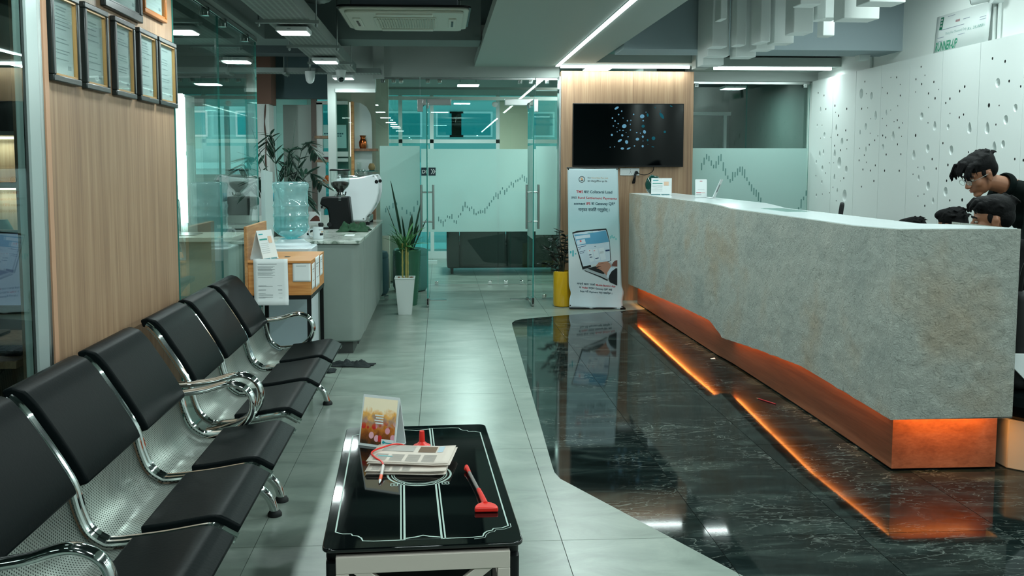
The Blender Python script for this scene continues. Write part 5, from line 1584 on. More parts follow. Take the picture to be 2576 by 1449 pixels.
# ------------------------------------------------------------------ coffee counter
GREYC = P('grey_microcement', '#78857f', 0.6, vary=(2.5, 0.06))
def marble_white():
    m, n, l, b = newmat('white_marble')
    tc = n.new('ShaderNodeTexCoord')
    mp = n.new('ShaderNodeMapping'); mp.inputs['Rotation'].default_value = (0, 0, R(35)); mp.inputs['Scale'].default_value = (2.0, 5.0, 1)
    l.new(tc.outputs['Object'], mp.inputs[0])
    nz = n.new('ShaderNodeTexNoise'); nz.inputs['Scale'].default_value = 1.6; nz.inputs['Detail'].default_value = 6; nz.inputs['Distortion'].default_value = 1.6
    l.new(mp.outputs[0], nz.inputs['Vector'])
    r = ramp(n, [(0.40, '#c6cec7'), (0.47, '#c2cac3'), (0.50, '#5f7266'), (0.53, '#bdc6be'), (0.7, '#ccd3cd')])
    l.new(nz.outputs[0], r.inputs[0])
    l.new(r.outputs[0], b.inputs['Base Color'])
    b.inputs['Roughness'].default_value = 0.15
    return m
MARW = marble_white()
t = thing('coffee_counter', 'grey coffee counter with rounded corner and white marble top', 'counter', (-1.0, 8.7, 0))
CX1 = -0.635
def rc(x0, x1, y0, y1, r):   # rounded at the near right corner only
    pts = [(x0, y0)]
    for k in range(9):
        a = R(-90 + 90 * k / 8)
        pts.append((x1 - r + r * math.cos(a), y0 + r + r * math.sin(a)))
    return pts + [(x1, y1), (x0, y1)]
obj('counter_body', MB().prism(rc(-1.36, CX1, 7.28, 7.72, 0.07), 0.10, 0.875), GREYC, t, bevel=0.012)
obj('counter_body', MB().box(-1.12, CX1, 7.72, 10.18, 0.10, 0.875), GREYC, t)
obj('kick_plate', MB().box(-1.33, CX1 - 0.06, 7.33, 7.72, 0, 0.10).box(-1.10, CX1 - 0.05, 7.72, 10.12, 0, 0.10), P('dark_kick', '#3a3f3d', 0.5), t)
obj('marble_top', MB().prism(rc(-1.36, CX1 + 0.012, 7.265, 7.74, 0.03), 0.875, 0.90), MARW, t, bevel=0.003)
obj('marble_top', MB().box(-1.14, CX1 + 0.012, 7.7402, 10.2, 0.875, 0.90), MARW, t, bevel=0.003)
t = thing('back_counter', 'white topped rear counter under the palm', 'counter', (-1.7, 10.1, 0))
obj('cabinet_body', MB().box(-2.3, -1.16, 9.86, 10.25, 0.0, 0.83), P('dark_green_front', '#2f3f3a', 0.6), t)
obj('counter_top', MB().box(-2.33, -1.15, 9.83, 10.28, 0.83, 0.87), P('cream_top', '#b9c3bd', 0.3), t, bevel=0.004)
obj('upstand', MB().box(-2.33, -1.15, 10.25, 10.28, 0.87, 0.95), MATS['cream_top'], t)

# grinder
t = thing('coffee_grinder', 'black coffee grinder with clear bean hopper on the marble counter', 'coffee grinder', (-0.935, 8.72, 0.90))
gx, gy = -0.935, 8.72
bd = [(-0.095, 0.0), (0.125, 0.0), (0.095, 0.30), (-0.075, 0.30), (-0.155, 0.295), (-0.175, 0.23), (-0.105, 0.19), (-0.09, 0.1)]
obj('body', MB().prism([(gx + a, 0.902 + b) for a, b in bd], gy - 0.09, gy + 0.09, 'xz'), BLACKP, t, bevel=0.015, seg=3)
obj('foot_plate', MB().prism(rrect(gx - 0.16, gx + 0.10, gy - 0.085, gy + 0.085, 0.02), 0.9005, 0.912), BLACKP, t)
vent = MB()
for k in range(3): vent.box(gx + 0.0, gx + 0.022, gy - 0.0915, gy - 0.0895, 1.165 + k * 0.012, 1.169 + k * 0.012)
obj('vent_slots', vent, STEEL, t, angle=0)
obj('knob', MB().cyl((gx - 0.085, gy - 0.06, 0.945), (gx - 0.085, gy - 0.105, 0.945), 0.022, 14), BLACKM, t)
obj('spout', MB().tube([(gx - 0.13, gy, 1.11), (gx - 0.15, gy, 1.085)], [0.022, 0.012], 12), STEEL, t)
obj('collar', MB().lathe([(0.052, 0.0), (0.052, 0.012), (0.04, 0.02), (0.035, 0.04)], (gx + 0.005, gy, 1.20), 24), CHROME, t)
hp = obj('hopper', MB().lathe([(0.032, 0.0), (0.045, 0.02), (0.078, 0.055), (0.088, 0.08), (0.092, 0.205), (0.089, 0.205), (0.085, 0.08), (0.075, 0.057), (0.042, 0.024), (0.028, 0.002)], (gx + 0.005, gy, 1.235), 32, caps=False), CGLASS, t)
obj('hopper_lid', MB().lathe([(0.094, 0.0), (0.094, 0.012), (0.085, 0.016)], (gx + 0.005, gy, 1.438), 32), BLACKP, t)
bn = MB().lathe([(0.026, 0.004), (0.040, 0.025), (0.073, 0.058), (0.083, 0.08), (0.083, 0.094), (0.05, 0.104), (0.01, 0.107)], (gx + 0.005, gy, 1.236), 28)
o = obj('coffee_beans', bn, P('roast_beans', '#1d1512', 0.5, bump=(160, 1.0)), t); o['kind'] = 'stuff'
obj('hopper_catch', MB().cyl((gx + 0.055, gy - 0.02, 1.215), (gx + 0.062, gy - 0.03, 1.245), 0.006, 8), BLACKP, t)

# espresso machine, seen from its white side panel
t = thing('espresso_machine', 'white espresso machine with curved side panel on the marble counter', 'espresso machine', (-0.86, 9.5, 0.90))
side = [(-1.02, 0.945), (-0.735, 0.945), (-0.725, 0.985), (-0.67, 1.05), (-0.628, 1.13), (-0.605, 1.22), (-0.603, 1.30), (-0.612, 1.36), (-0.64, 1.405), (-0.80, 1.372), (-0.93, 1.365), (-1.02, 1.36)]
EW = P('glossy_white', '#d2dadd', 0.12, coat=0.3)
for y in (9.22, 9.78):
    s_ = obj('side_panel', MB().prism(side, y - 0.02, y + 0.02, 'xz'), EW, t, bevel=0.014, seg=3)
    for x, z in ((-0.655, 1.385), (-0.755, 0.965)):
        obj('screw', MB().cyl((x, y - 0.023, z), (x, y - 0.019, z), 0.008, 12), STEEL, s_)
    obj('badge', MB().cyl((-0.625, y - 0.023, 1.33), (-0.625, y - 0.019, 1.33), 0.018, 16), BLACKP, s_)
obj('body', MB().box(-0.98, -0.66, 9.24, 9.76, 1.08, 1.34), STEEL, t, bevel=0.01)
obj('cup_rail', MB().box(-1.0, -0.68, 9.26, 9.74, 1.34, 1.39), CHROME, t, bevel=0.01)
obj('drip_tray', MB().box(-1.0, -0.70, 9.24, 9.76, 0.93, 0.985), STEEL, t, bevel=0.006)
for y in (9.36, 9.62):
    g_ = obj('group_head', MB().cyl((-1.03, y, 1.10), (-1.03, y, 1.17), 0.036, 18), CHROME, t)
    obj('portafilter', MB().cyl((-1.03, y, 1.075), (-1.03, y, 1.10), 0.034, 18).tube([(-1.06, y, 1.085), (-1.19, y, 1.075)], [0.012, 0.015], 10), BLACKP, g_)
for x, y in ((-0.99, 9.26), (-0.72, 9.26), (-0.99, 9.74), (-0.72, 9.74)):
    obj('foot', MB().cyl((x, y, 0.9005), (x, y, 0.945), 0.02, 12), BLACKP, t)
for k, (x, y) in enumerate(((-0.76, 9.36), (-0.83, 9.45))):
    c_ = thing('glass_cup', ('front' if k == 0 else 'rear') + ' upturned clear cup on top of the espresso machine', 'cup', (x, y, 1.39), 0, 'cups on the espresso machine')
    obj('cup_wall', MB().lathe([(0.033, 0.0), (0.030, 0.05), (0.024, 0.06), (0.021, 0.057), (0.027, 0.048), (0.030, 0.002)], (x, y, 1.3905), 20, caps=False), CGLASS, c_)
    obj('handle', MB().tube(smooth_path([(x + 0.03, y, 1.405), (x + 0.05, y, 1.415), (x + 0.048, y, 1.435), (x + 0.028, y, 1.44)], 4), 0.0035, 6), CGLASS, c_)

# mugs
def mug(x, y, rz, label, r=0.042, h=0.095):
    t = thing('coffee_mug', label, 'mug', (x, y, 0.90), rz, 'white mugs on the marble counter')
    L = dict(local=True)
    obj('cup', MB().lathe([(r * 0.96, 0.0005), (r, 0.006), (r, h), (r - 0.004, h), (r - 0.004, 0.008), (0.001, 0.006)], (0, 0, 0), 32, caps=False), EW, t, **L)
    obj('handle', MB().tube(smooth_path([(-r + 0.002, 0, h * 0.82), (-r - 0.022, 0, h * 0.78), (-r - 0.030, 0, h * 0.5), (-r - 0.020, 0, h * 0.24), (-r + 0.002, 0, h * 0.2)], 5), 0.006, 8), EW, t, **L)
    def on(a0, a1, z0, z1):
        return MB().grid(lambda u, v: ((r + 0.0006) * math.cos(R(a0 + (a1 - a0) * u)), (r + 0.0006) * math.sin(R(a0 + (a1 - a0) * u)), z0 + (z1 - z0) * v), 6, 1)
    obj('black_label', on(-60, -10, 0.03, 0.048), BLACKP, t, solid=0.0004, **L)
    obj('printed_lines', on(-70, -20, 0.075, 0.078).join(on(-70, -20, 0.068, 0.070)), INK, t, solid=0.0004, **L)
    obj('gold_mark', on(-45, -12, 0.054, 0.062), P('gold_mark', '#b79468', 0.6), t, solid=0.0004, **L)
    return t
mug(-0.975, 7.47, R(-5), 'white mug with black label in front of the coffee grinder')
mug(-1.085, 7.50, R(0), 'white mug half hidden behind the water bottle')
t = thing('tamper', 'chrome tamper with dark grip on the marble counter', 'tamper', (-1.02, 8.0, 0.90))
obj('base', MB().lathe([(0.028, 0.0005), (0.028, 0.02), (0.012, 0.028), (0.010, 0.035)], (-1.02, 8.0, 0.90), 20), CHROME, t)
obj('grip', MB().lathe([(0.010, 0.035), (0.017, 0.05), (0.024, 0.085), (0.02, 0.098), (0.008, 0.10)], (-1.02, 8.0, 0.90), 20), BLACKM, t)
tag(obj('name_card', MB().box(-0.80, -0.72, 7.78, 7.90, 0.9005, 0.903), PAPER), 'blank white card lying on the marble counter', 'card')
t = thing('counter_box', 'small white carton behind the coffee grinder', 'carton', (-1.06, 9.6, 0.90))
obj('carton', MB().box(-1.13, -1.05, 9.9, 9.98, 0.9005, 1.03), PAPER, t, bevel=0.002)
obj('carton_lines', MB().box(-1.12, -1.07, 9.8993, 9.8999, 0.935, 0.938).box(-1.10, -1.07, 9.8993, 9.8999, 1.0, 1.003), INK, t, angle=0)
t = thing('photo_stand', 'small picture stand with a brown picture on the rear counter', 'picture', (-1.33, 10.0, 0.87))
obj('frame', MB().box(-1.40, -1.27, 9.98, 10.0, 0.871, 1.0), PAPER, t, bevel=0.002)
obj('brown_shape', MB().prism([(-1.39, 0.90), (-1.28, 0.90), (-1.29, 0.945), (-1.32, 0.962), (-1.35, 0.945), (-1.37, 0.925)], 9.9785, 9.9795, 'xz'), P('cocoa', '#5a2d22', 0.7), t, angle=0)
# green cloth
def cloth(name, label, cx, cy, cz, w, h, hgt, mat, seed, ang=0.0, cat='cloth'):
    mb = MB()
    def fn(u, v):
        a, b = u * 2 - 1, v * 2 - 1
        r_ = math.hypot(a, b)
        ed = 1 + 0.28 * noise.noise(Vector((2.2 * math.cos(math.atan2(b, a)) + seed, 2.2 * math.sin(math.atan2(b, a)), seed)))
        x, y = a * w * ed, b * h * ed
        q = noise.noise(Vector((a * 2.6 + seed * 3, b * 2.6, seed))) * 0.5 + 0.5 * abs(noise.noise(Vector((a * 5, b * 3.5 + seed, 1.3))))
        z = max(0.0, (1 - r_ ** 3 * 0.85)) * hgt * (0.25 + 1.3 * max(0.0, q))
        return (cx + x * math.cos(ang) - y * math.sin(ang), cy + x * math.sin(ang) + y * math.cos(ang), cz + 0.004 + z)
    mb.grid(fn, 34, 26)
    o = obj(name, mb, mat, solid=0.005, angle=80)
    return tag(o, label, cat)
cloth('cleaning_cloth', 'crumpled dark green cloth beside the coffee grinder', -0.775, 8.42, 0.90, 0.135, 0.17, 0.10, P('green_cloth', '#0f3d22', 0.9, bump=(120, 0.3)), 2.3)
RAG = P('charcoal_rag', '#20292a', 0.95, bump=(120, 0.3))
cloth('floor_rag', 'crumpled charcoal rag on the floor below the coffee counter', -0.66, 6.86, 0.0, 0.15, 0.07, 0.055, RAG, 5.1, R(-8))
cloth('floor_rag', 'small charcoal rag end on the floor beside the bench', -0.85, 6.66, 0.0, 0.09, 0.07, 0.045, RAG, 7.7, R(20))

# ------------------------------------------------------------------ plants
LEAF = P('dark_leaf', '#123a24', 0.4, vary=(8, 0.25), rnd=0.25)
LEAF2 = P('fresh_leaf', '#2f6b34', 0.45, vary=(10, 0.2), rnd=0.25)
ZLEAF = P('black_green_leaf', '#0e1c17', 0.3, rnd=0.2)
SOIL = P('soil', '#2a1f18', 0.95, bump=(60, 0.8))
def blade(base, tip, w, bend, twist=0.0, n=8, fold=0.12):
    """one pointed leaf from base to tip with a sagging midrib"""
    base, tip = Vector(base), Vector(tip)
    ax = tip - base
    L_ = ax.length
    sd = ax.cross(Vector((0, 0, 1)))
    sd = sd.normalized() if sd.length > 1e-4 else Vector((1, 0, 0))
    sd = Matrix.Rotation(twist, 3, ax.normalized()) @ sd
    up = sd.cross(ax).normalized()
    vs = []
    for i in range(n + 1):
        s_ = i / n
        c = base + ax * s_ + Vector((0, 0, 1)) * (-bend * L_ * (s_ ** 2) + bend * L_ * s_)
        ww = w * (math.sin(math.pi * min(1, s_ * 0.92 + 0.08)) ** 0.7)
        vs += [c - sd * ww + up * ww * fold, c, c + sd * ww + up * ww * fold]
    fs = []
    for i in range(n):
        a = i * 3
        fs += [(a, a + 1, a + 4, a + 3), (a + 1, a + 2, a + 5, a + 4)]
    return vs, fs
# tall ribbed green pot with snake plant
t = thing('snake_plant', 'snake plant in a tall ribbed green pot beside the glass door', 'potted plant', (-0.352, 9.93, 0))
px_, py_ = -0.352, 9.93
prof = []
for k in range(41):
    z = 0.56 * k / 40
    r_ = 0.098 + 0.040 * (z / 0.56) ** 0.8
    prof.append((r_ + (0.0035 if k % 2 else 0), z))
prof += [(0.142, 0.575), (0.142, 0.59), (0.125, 0.59), (0.12, 0.52)]
obj('pot', MB().lathe(prof, (px_, py_, 0.0), 36), P('green_glaze', '#2f5f4a', 0.3), t, angle=60)
obj('soil', MB().lathe([(0.122, 0.0), (0.06, 0.012), (0.01, 0.015)], (px_, py_, 0.535), 24), SOIL, t)
for (tx, ty, tz, w, tw) in ((-0.17, -0.05, 1.33, 0.028, 0.3), (-0.22, 0.0, 1.06, 0.034, 0.1), (0.16, -0.02, 1.15, 0.022, 0.5), (0.21, 0.0, 0.93, 0.030, 0.2), (0.05, 0.04, 0.98, 0.026, 1.2), (-0.06, 0.05, 0.95, 0.028, 0.9), (0.12, 0.05, 0.86, 0.024, 0.4)):
    v_, f_ = blade((px_ + tx * 0.18, py_ + ty * 0.5, 0.54), (px_ + tx, py_ + ty, tz), w, 0.03, tw)
    obj('leaf', MB().add(v_, f_), LEAF, t, solid=0.004)
# white tapered pot with bamboo
t = thing('lucky_bamboo', 'slender bamboo in a white tapered square pot', 'potted plant', (-0.357, 9.30, 0))
bx0, by0 = -0.357, 9.30
pm = MB()
def sq_ring(s, z): return [(bx0 - s, by0 - s, z), (bx0 + s, by0 - s, z), (bx0 + s, by0 + s, z), (bx0 - s, by0 + s, z)]
rings = [sq_ring(0.066, 0.0), sq_ring(0.098, 0.36), sq_ring(0.102, 0.362), sq_ring(0.102, 0.375), sq_ring(0.090, 0.375), sq_ring(0.086, 0.33)]
vs = [p for r_ in rings for p in r_]
fs = [(3, 2, 1, 0)] + [(4 * i + k, 4 * i + (k + 1) % 4, 4 * i + 4 + (k + 1) % 4, 4 * i + 4 + k) for i in range(5) for k in range(4)] + [(20, 21, 22, 23)]
obj('pot', pm.add(vs, fs), P('white_glaze', '#c0cbc8', 0.3), t, bevel=0.006)
peb = MB()
for k in range(26):
    peb.ell((bx0 + random.uniform(-0.07, 0.07), by0 + random.uniform(-0.07, 0.07), 0.345 + random.uniform(0, 0.02)), random.uniform(0.008, 0.014), 6, 4)
o = obj('pebbles', peb, P('brown_pebble', '#6a4c3a', 0.6), t); o['kind'] = 'stuff'
for k in range(5):
    a = k * 1.3
    x, y = bx0 + 0.030 * math.cos(a), by0 + 0.030 * math.sin(a)
    top = 0.70 + 0.05 * math.sin(k * 2.2)
    pth = [(x, y, 0.33 + (top - 0.33) * q / 16) for q in range(17)]
    st = obj('stem', MB().tube(pth, [0.007 if q % 4 else 0.010 for q in range(17)], 8), P('bamboo_tan', '#8f8a4a', 0.5), t)
    for j in range(7):
        b_ = a + j * 1.9 + random.uniform(-0.3, 0.3)
        r_ = random.uniform(0.12, 0.24)
        zt_ = top + random.uniform(-0.10, 0.18)
        v_, f_ = blade((x, y, top - 0.02 - 0.012 * j), (x + r_ * math.cos(b_), y + 0.6 * r_ * math.sin(b_), zt_), 0.012, 0.35, 0.2)
        obj('leaf', MB().add(v_, f_), LEAF2, st, solid=0.001)
# yellow pot with zz plant
t = thing('zz_plant', 'dark leaved plant in a glossy yellow cylinder pot', 'potted plant', (1.235, 9.42, 0))
zx, zy = 1.297, 9.74
t.location = (zx, zy, 0)
obj('pot', MB().lathe([(0.085, 0.0), (0.098, 0.008), (0.103, 0.03), (0.103, 0.36), (0.100, 0.375), (0.088, 0.378), (0.084, 0.33)], (zx, zy, 0.0), 40), P('yellow_glaze', '#cda21c', 0.12, coat=0.4), t)
obj('soil', MB().lathe([(0.085, 0.0), (0.01, 0.01)], (zx, zy, 0.345), 24), SOIL, t)
for (ex, ey, ez) in ((-0.17, -0.02, 0.62), (-0.04, 0.03, 0.80), (0.02, -0.04, 0.74), (-0.10, 0.02, 0.72), (0.06, 0.02, 0.66), (-0.21, 0.0, 0.46)):
    p = smooth_path([(zx + ex * 0.1, zy + ey * 0.2, 0.34), (zx + ex * 0.4, zy + ey * 0.5, 0.34 + (ez - 0.34) * 0.55), (zx + ex, zy + ey, ez)], 6)
    st = obj('stem', MB().tube(p, [0.009 * (1 - 0.6 * k / len(p)) for k in range(len(p))], 8), P('dark_stem', '#2a2f22', 0.5), t)
    for k in range(4, len(p)):
        for s_ in (-1, 1):
            q = p[k]
            d = Vector((s_ * 0.055 + ex * 0.1, random.uniform(-0.05, 0.05), random.uniform(-0.01, 0.05)))
            v_, f_ = blade(q, q + d, 0.016, 0.05, random.uniform(-0.6, 0.6), 5)
            obj('leaflet', MB().add(v_, f_), ZLEAF, st, solid=0.0015)
# palm behind the counter
t = thing('palm_plant', 'feathery palm standing behind the coffee counter', 'potted plant', (-1.62, 9.55, 0))
qx, qy = -1.60, 9.58
t.location = (qx, qy, 0)
obj('pot', MB().lathe([(0.11, 0.0), (0.15, 0.30), (0.16, 0.31), (0.16, 0.34), (0.14, 0.34), (0.135, 0.28)], (qx, qy, 0.0), 28), P('dark_pot', '#2b302e', 0.6), t)
obj('soil', MB().lathe([(0.135, 0.0), (0.01, 0.01)], (qx, qy, 0.29), 20), SOIL, t)
PALM = P('palm_leaf', '#1c3d30', 0.5, rnd=0.3)
rp = random.Random(4)
for (ex, ey, ez, nl) in ((-0.42, -0.05, 1.55, 9), (-0.18, 0.1, 1.78, 10), (0.10, 0.0, 1.62, 10), (0.34, 0.05, 1.70, 10), (0.40, -0.1, 1.40, 9), (0.02, 0.1, 1.50, 9), (0.26, -0.08, 1.22, 8), (-0.30, -0.08, 1.35, 8), (0.16, 0.12, 1.40, 9)):
    p = smooth_path([(qx + ex * 0.06, qy + ey * 0.2, 0.30), (qx + ex * 0.25, qy + ey * 0.4, 0.30 + (ez - 0.3) * 0.55), (qx + ex * 0.62, qy + ey * 0.8, ez), (qx + ex, qy + ey, ez - 0.10)], 6)
    st = obj('frond_stem', MB().tube(p, [0.007 * (1 - 0.7 * k / len(p)) for k in range(len(p))], 6), P('palm_stem', '#24382c', 0.5), t)
    lf = MB()
    for k in range(len(p) - nl, len(p)):
        for s_ in (-1, 1):
            q = p[k]
            tdir = (p[min(k + 1, len(p) - 1)] - p[k - 1]).normalized()
            sd = tdir.cross(Vector((0, 0.3, 1))).normalized()
            L_ = 0.20 * (1 - 0.4 * (k - (len(p) - nl)) / nl)
            tip = q + tdir * L_ * 0.65 + Vector((s_ * 0.09, s_ * sd.y * L_ * 0.8, -0.05 + rp.uniform(-0.04, 0.05)))
            v_, f_ = blade(q, tip, 0.019, 0.10, rp.uniform(-0.4, 0.4), 5)
            obj('leaflet', MB().add(v_, f_), PALM, st, solid=0.0008)
for (ex, ez) in ((-0.30, 1.86), (0.14, 1.95), (0.34, 1.86)):
    obj('spear', MB().tube([(qx, qy, 1.1), (qx + ex * 0.6, qy, 1.5), (qx + ex, qy, ez)], [0.006, 0.005, 0.001], 6), PALM, t)
# ------------------------------------------------------------------ television on the oak wall
t = thing('television', 'large black flat television on the oak wall', 'television', (2.05, 10.1, 1.47))
obj('casing', MB().box(1.436, 2.654, 10.055, 10.085, 1.475, 2.162), BLACKP, t, bevel=0.004)
obj('wall_bracket', MB().box(1.8, 2.3, 10.085, 10.1195, 1.65, 1.95), BLACKM, t)
scn = obj('screen', MB().box(1.446, 2.644, 10.0525, 10.0555, 1.492, 2.152), P('screen_black', '#010405', 0.04, spec=0.25), t, angle=0)
def s2w(x, y):
    return (1.436 + (x - 85) / 2250 * 1.218, 2.162 - (y - 85) / 1290 * 0.687)
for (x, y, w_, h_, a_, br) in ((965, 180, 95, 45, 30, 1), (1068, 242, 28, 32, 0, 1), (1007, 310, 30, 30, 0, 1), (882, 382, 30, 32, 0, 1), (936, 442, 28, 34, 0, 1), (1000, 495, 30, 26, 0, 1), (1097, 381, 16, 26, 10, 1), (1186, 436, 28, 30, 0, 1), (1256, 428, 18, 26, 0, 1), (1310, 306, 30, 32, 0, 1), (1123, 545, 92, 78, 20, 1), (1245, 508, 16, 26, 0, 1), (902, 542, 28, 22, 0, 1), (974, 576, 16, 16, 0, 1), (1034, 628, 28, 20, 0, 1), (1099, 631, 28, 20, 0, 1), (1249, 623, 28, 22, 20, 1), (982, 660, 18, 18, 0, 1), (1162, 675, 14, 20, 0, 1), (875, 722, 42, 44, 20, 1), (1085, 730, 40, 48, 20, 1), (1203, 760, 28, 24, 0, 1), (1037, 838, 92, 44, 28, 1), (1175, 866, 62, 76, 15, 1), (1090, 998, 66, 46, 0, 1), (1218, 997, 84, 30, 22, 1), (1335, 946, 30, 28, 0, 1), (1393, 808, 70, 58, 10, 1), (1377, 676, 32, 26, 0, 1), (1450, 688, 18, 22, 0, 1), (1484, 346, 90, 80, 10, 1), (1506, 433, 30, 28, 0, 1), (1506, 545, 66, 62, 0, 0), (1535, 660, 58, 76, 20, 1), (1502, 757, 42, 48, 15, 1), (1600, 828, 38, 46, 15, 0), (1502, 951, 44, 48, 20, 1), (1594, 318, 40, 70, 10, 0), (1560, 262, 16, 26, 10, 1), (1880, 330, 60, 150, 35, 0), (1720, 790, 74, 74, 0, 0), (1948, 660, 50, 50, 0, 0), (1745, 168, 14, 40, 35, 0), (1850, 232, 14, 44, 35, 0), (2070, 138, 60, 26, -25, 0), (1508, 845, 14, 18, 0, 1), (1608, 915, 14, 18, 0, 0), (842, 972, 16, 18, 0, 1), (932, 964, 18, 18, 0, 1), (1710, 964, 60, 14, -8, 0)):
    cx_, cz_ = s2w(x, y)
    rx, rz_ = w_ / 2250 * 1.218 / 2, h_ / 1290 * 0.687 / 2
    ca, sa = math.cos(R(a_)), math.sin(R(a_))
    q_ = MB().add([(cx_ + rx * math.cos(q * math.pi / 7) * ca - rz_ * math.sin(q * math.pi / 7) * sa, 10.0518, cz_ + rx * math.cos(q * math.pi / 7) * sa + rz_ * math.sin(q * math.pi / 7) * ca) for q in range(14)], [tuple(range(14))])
    obj('screen_reflection', q_, EM('reflection_blue', (0.22, 0.56, 0.78), 0.75) if br else EM('reflection_teal', (0.02, 0.18, 0.24), 0.7), scn, angle=0)  # glowing ellipses painted in as reflections on the dark screen
# socket and lead under the television
t = thing('wall_socket', 'white double socket plate under the television', 'socket', (2.08, 10.11, 1.36))
obj('plate', MB().box(1.97, 2.182, 10.108, 10.1195, 1.383, 1.462), P('socket_white', '#d2d8d8', 0.4), t, bevel=0.002)
hl = MB()
for x, z in ((2.085, 1.445), (2.085, 1.428), (2.073, 1.408), (2.097, 1.408), (2.085, 1.415)): hl.cyl((x, 10.109, z), (x, 10.1075, z), 0.003, 8)
obj('socket_holes', hl, BLACKP, t, angle=0)
obj('switch', MB().box(1.99, 2.045, 10.105, 10.108, 1.40, 1.448), MATS['socket_white'], t, bevel=0.001)
t = thing('power_lead', 'black power lead looping from the socket to the television', 'cable', (2.14, 10.08, 1.30))
obj('plug', MB().cyl((2.146, 10.107, 1.415), (2.146, 10.07, 1.413), 0.018, 12), BLACKP, t)
obj('cable', MB().tube(smooth_path([(2.146, 10.075, 1.415), (2.19, 10.06, 1.395), (2.24, 10.075, 1.39), (2.30, 10.085, 1.41), (2.335, 10.10, 1.44), (2.34, 10.105, 1.49)], 6), 0.0042, 8), BLACKP, t)
cb = MB()
for k in range(4):
    a = 0.006 * (k - 1.5)
    cb.tube(smooth_path([(2.13 + a, 10.075, 1.405), (2.122 + a, 10.07, 1.355), (2.115 + a * 1.5, 10.075, 1.315), (2.11 + a, 10.08, 1.295)], 4), 0.004, 6)
obj('coiled_lead', cb, BLACKP, t)

# ------------------------------------------------------------------ hanging banner
BY = 9.50
def by_(x, z):
    """cloth surface of the banner: gentle vertical ripples, bulging at the foot"""
    u = (x - 1.32) / 0.53
    y = BY + 0.055 * (z / 1.47) + 0.0014 * math.sin(u * 7 + z * 2)
    f = max(0.0, 0.22 - z) / 0.22
    return y - 0.035 * f * f + 0.010 * f * math.sin(u * 11)
def bx_w(u, z):
    w0 = 1.312 + 0.020 * (1 - z / 1.467); w1 = 1.836 + 0.055 * (1 - z / 1.467)
    pinch = 0.02 * math.exp(-((z - 0.17) / 0.05) ** 2)
    return w0 + pinch + (w1 - w0) * u
ban = thing('rollup_banner', 'pale blue printed banner hanging before the oak wall', 'banner', (1.58, BY, 0))
mb = MB()
def bf(u, v):
    z = 0.022 + 1.445 * v - 0.012 * (1 - (2 * u - 1) ** 2) * (v ** 8) - (0.02 * u) * (1 - v)
    x = bx_w(u, z)
    return (x, by_(x, z), z)
mb.grid(bf, 28, 64)
def banner_mat():
    m, n, l, b = newmat('banner_fabric')
    geo = n.new('ShaderNodeNewGeometry')
    sp_ = n.new('ShaderNodeSeparateXYZ'); l.new(geo.outputs['Position'], sp_.inputs[0])
    mr = n.new('ShaderNodeMapRange'); mr.inputs[1].default_value = 0.0; mr.inputs[2].default_value = 1.47
    l.new(sp_.outputs[2], mr.inputs[0])
    r = ramp(n, [(0.0, '#b9cdd4'), (0.35, '#c2ced0'), (0.5, '#a9c6c8'), (0.62, '#9dc0c4'), (1.0, '#bcd0d6')])
    l.new(mr.outputs[0], r.inputs[0])
    l.new(r.outputs[0], b.inputs['Base Color'])
    b.inputs['Roughness'].default_value = 0.55
    return m
obj('fabric', mb, banner_mat(), ban, solid=0.001, angle=80)
obj('top_rod', MB().cyl((1.305, BY + 0.058, 1.465), (1.848, BY + 0.058, 1.465), 0.008, 8), BLACKM, ban)
obj('bottom_rod', MB().cyl((1.33, BY - 0.03, 0.018), (1.90, BY - 0.03, 0.008 + 0.004), 0.009, 8), BLACKM, ban)
obj('stand_foot', MB().box(1.86, 1.915, BY - 0.05, BY + 0.12, 0.0, 0.018), BLACKP, ban)
obj('stand_pole', MB().cyl((1.60, BY + 0.085, 0.0), (1.60, BY + 0.07, 1.46), 0.008, 8), BLACKM, ban)
for x, z in ((1.342, 0.045), (1.88, 0.03), (1.322, 1.452), (1.828, 1.452)):
    obj('eyelet', MB().lathe([(0.007, 0), (0.007, 0.002), (0.004, 0.002)], (0, 0, 0), 12).map(lambda p, x=x, z=z: (x + p.x, by_(x, z) - 0.0015 - p.z, z + p.y)), BLACKM, ban)
def lay(mb, off=0.0022):
    return mb.map(lambda p: (p.x + 0.014, by_(p.x + 0.014, p.z) - off, p.z))
def btext(segs, xc, z, size, width, slope=0.0, bold=0.02):
    """one line made of coloured pieces fitted to a total width"""
    parts = []
    x = 0.0
    for s_, m_ in segs:
        q = text_mb(s_, size, 'LEFT', bold)
        xs = [p.x for p in q.v]
        w_ = (max(xs) if xs else 0)
        parts.append((q, x, m_))
        x += w_ + size * 0.30
    tot = x - size * 0.30
    k = width / tot
    for q, x0, m_ in parts:
        q.map(lambda p: (xc - width / 2 + (x0 + p.x) * k, 0, z + p.z + slope * (x0 + p.x) * k))
        obj('lettering', lay(q), m_, ban, angle=0)
GOLD = P('gold_ink', '#b89a72', 0.8)
KINK = P('black_print', '#142024', 0.8)
btext([('Sun', KINK), ('Securities Pvt. Ltd.', GOLD)], 1.615, 1.358, 0.020, 0.215, -0.02, 0.012)
btext([('सन', KINK), ('सेक्युरििटज', KINK), ('प्रा', KINK), ('िल', KINK)], 1.61, 1.322, 0.021, 0.205, -0.02, 0.012)
rg = MB()
rc_ = (1.448, 1.347)
ro, ri = 0.033, 0.027
rg.add([(rc_[0] + ro * math.cos(a * math.pi / 16), 0, rc_[1] + ro * math.sin(a * math.pi / 16)) for a in range(32)] + [(rc_[0] + ri * math.cos(a * math.pi / 16), 0, rc_[1] + ri * math.sin(a * math.pi / 16)) for a in range(32)], [(a, (a + 1) % 32, 32 + (a + 1) % 32, 32 + a) for a in range(32)])
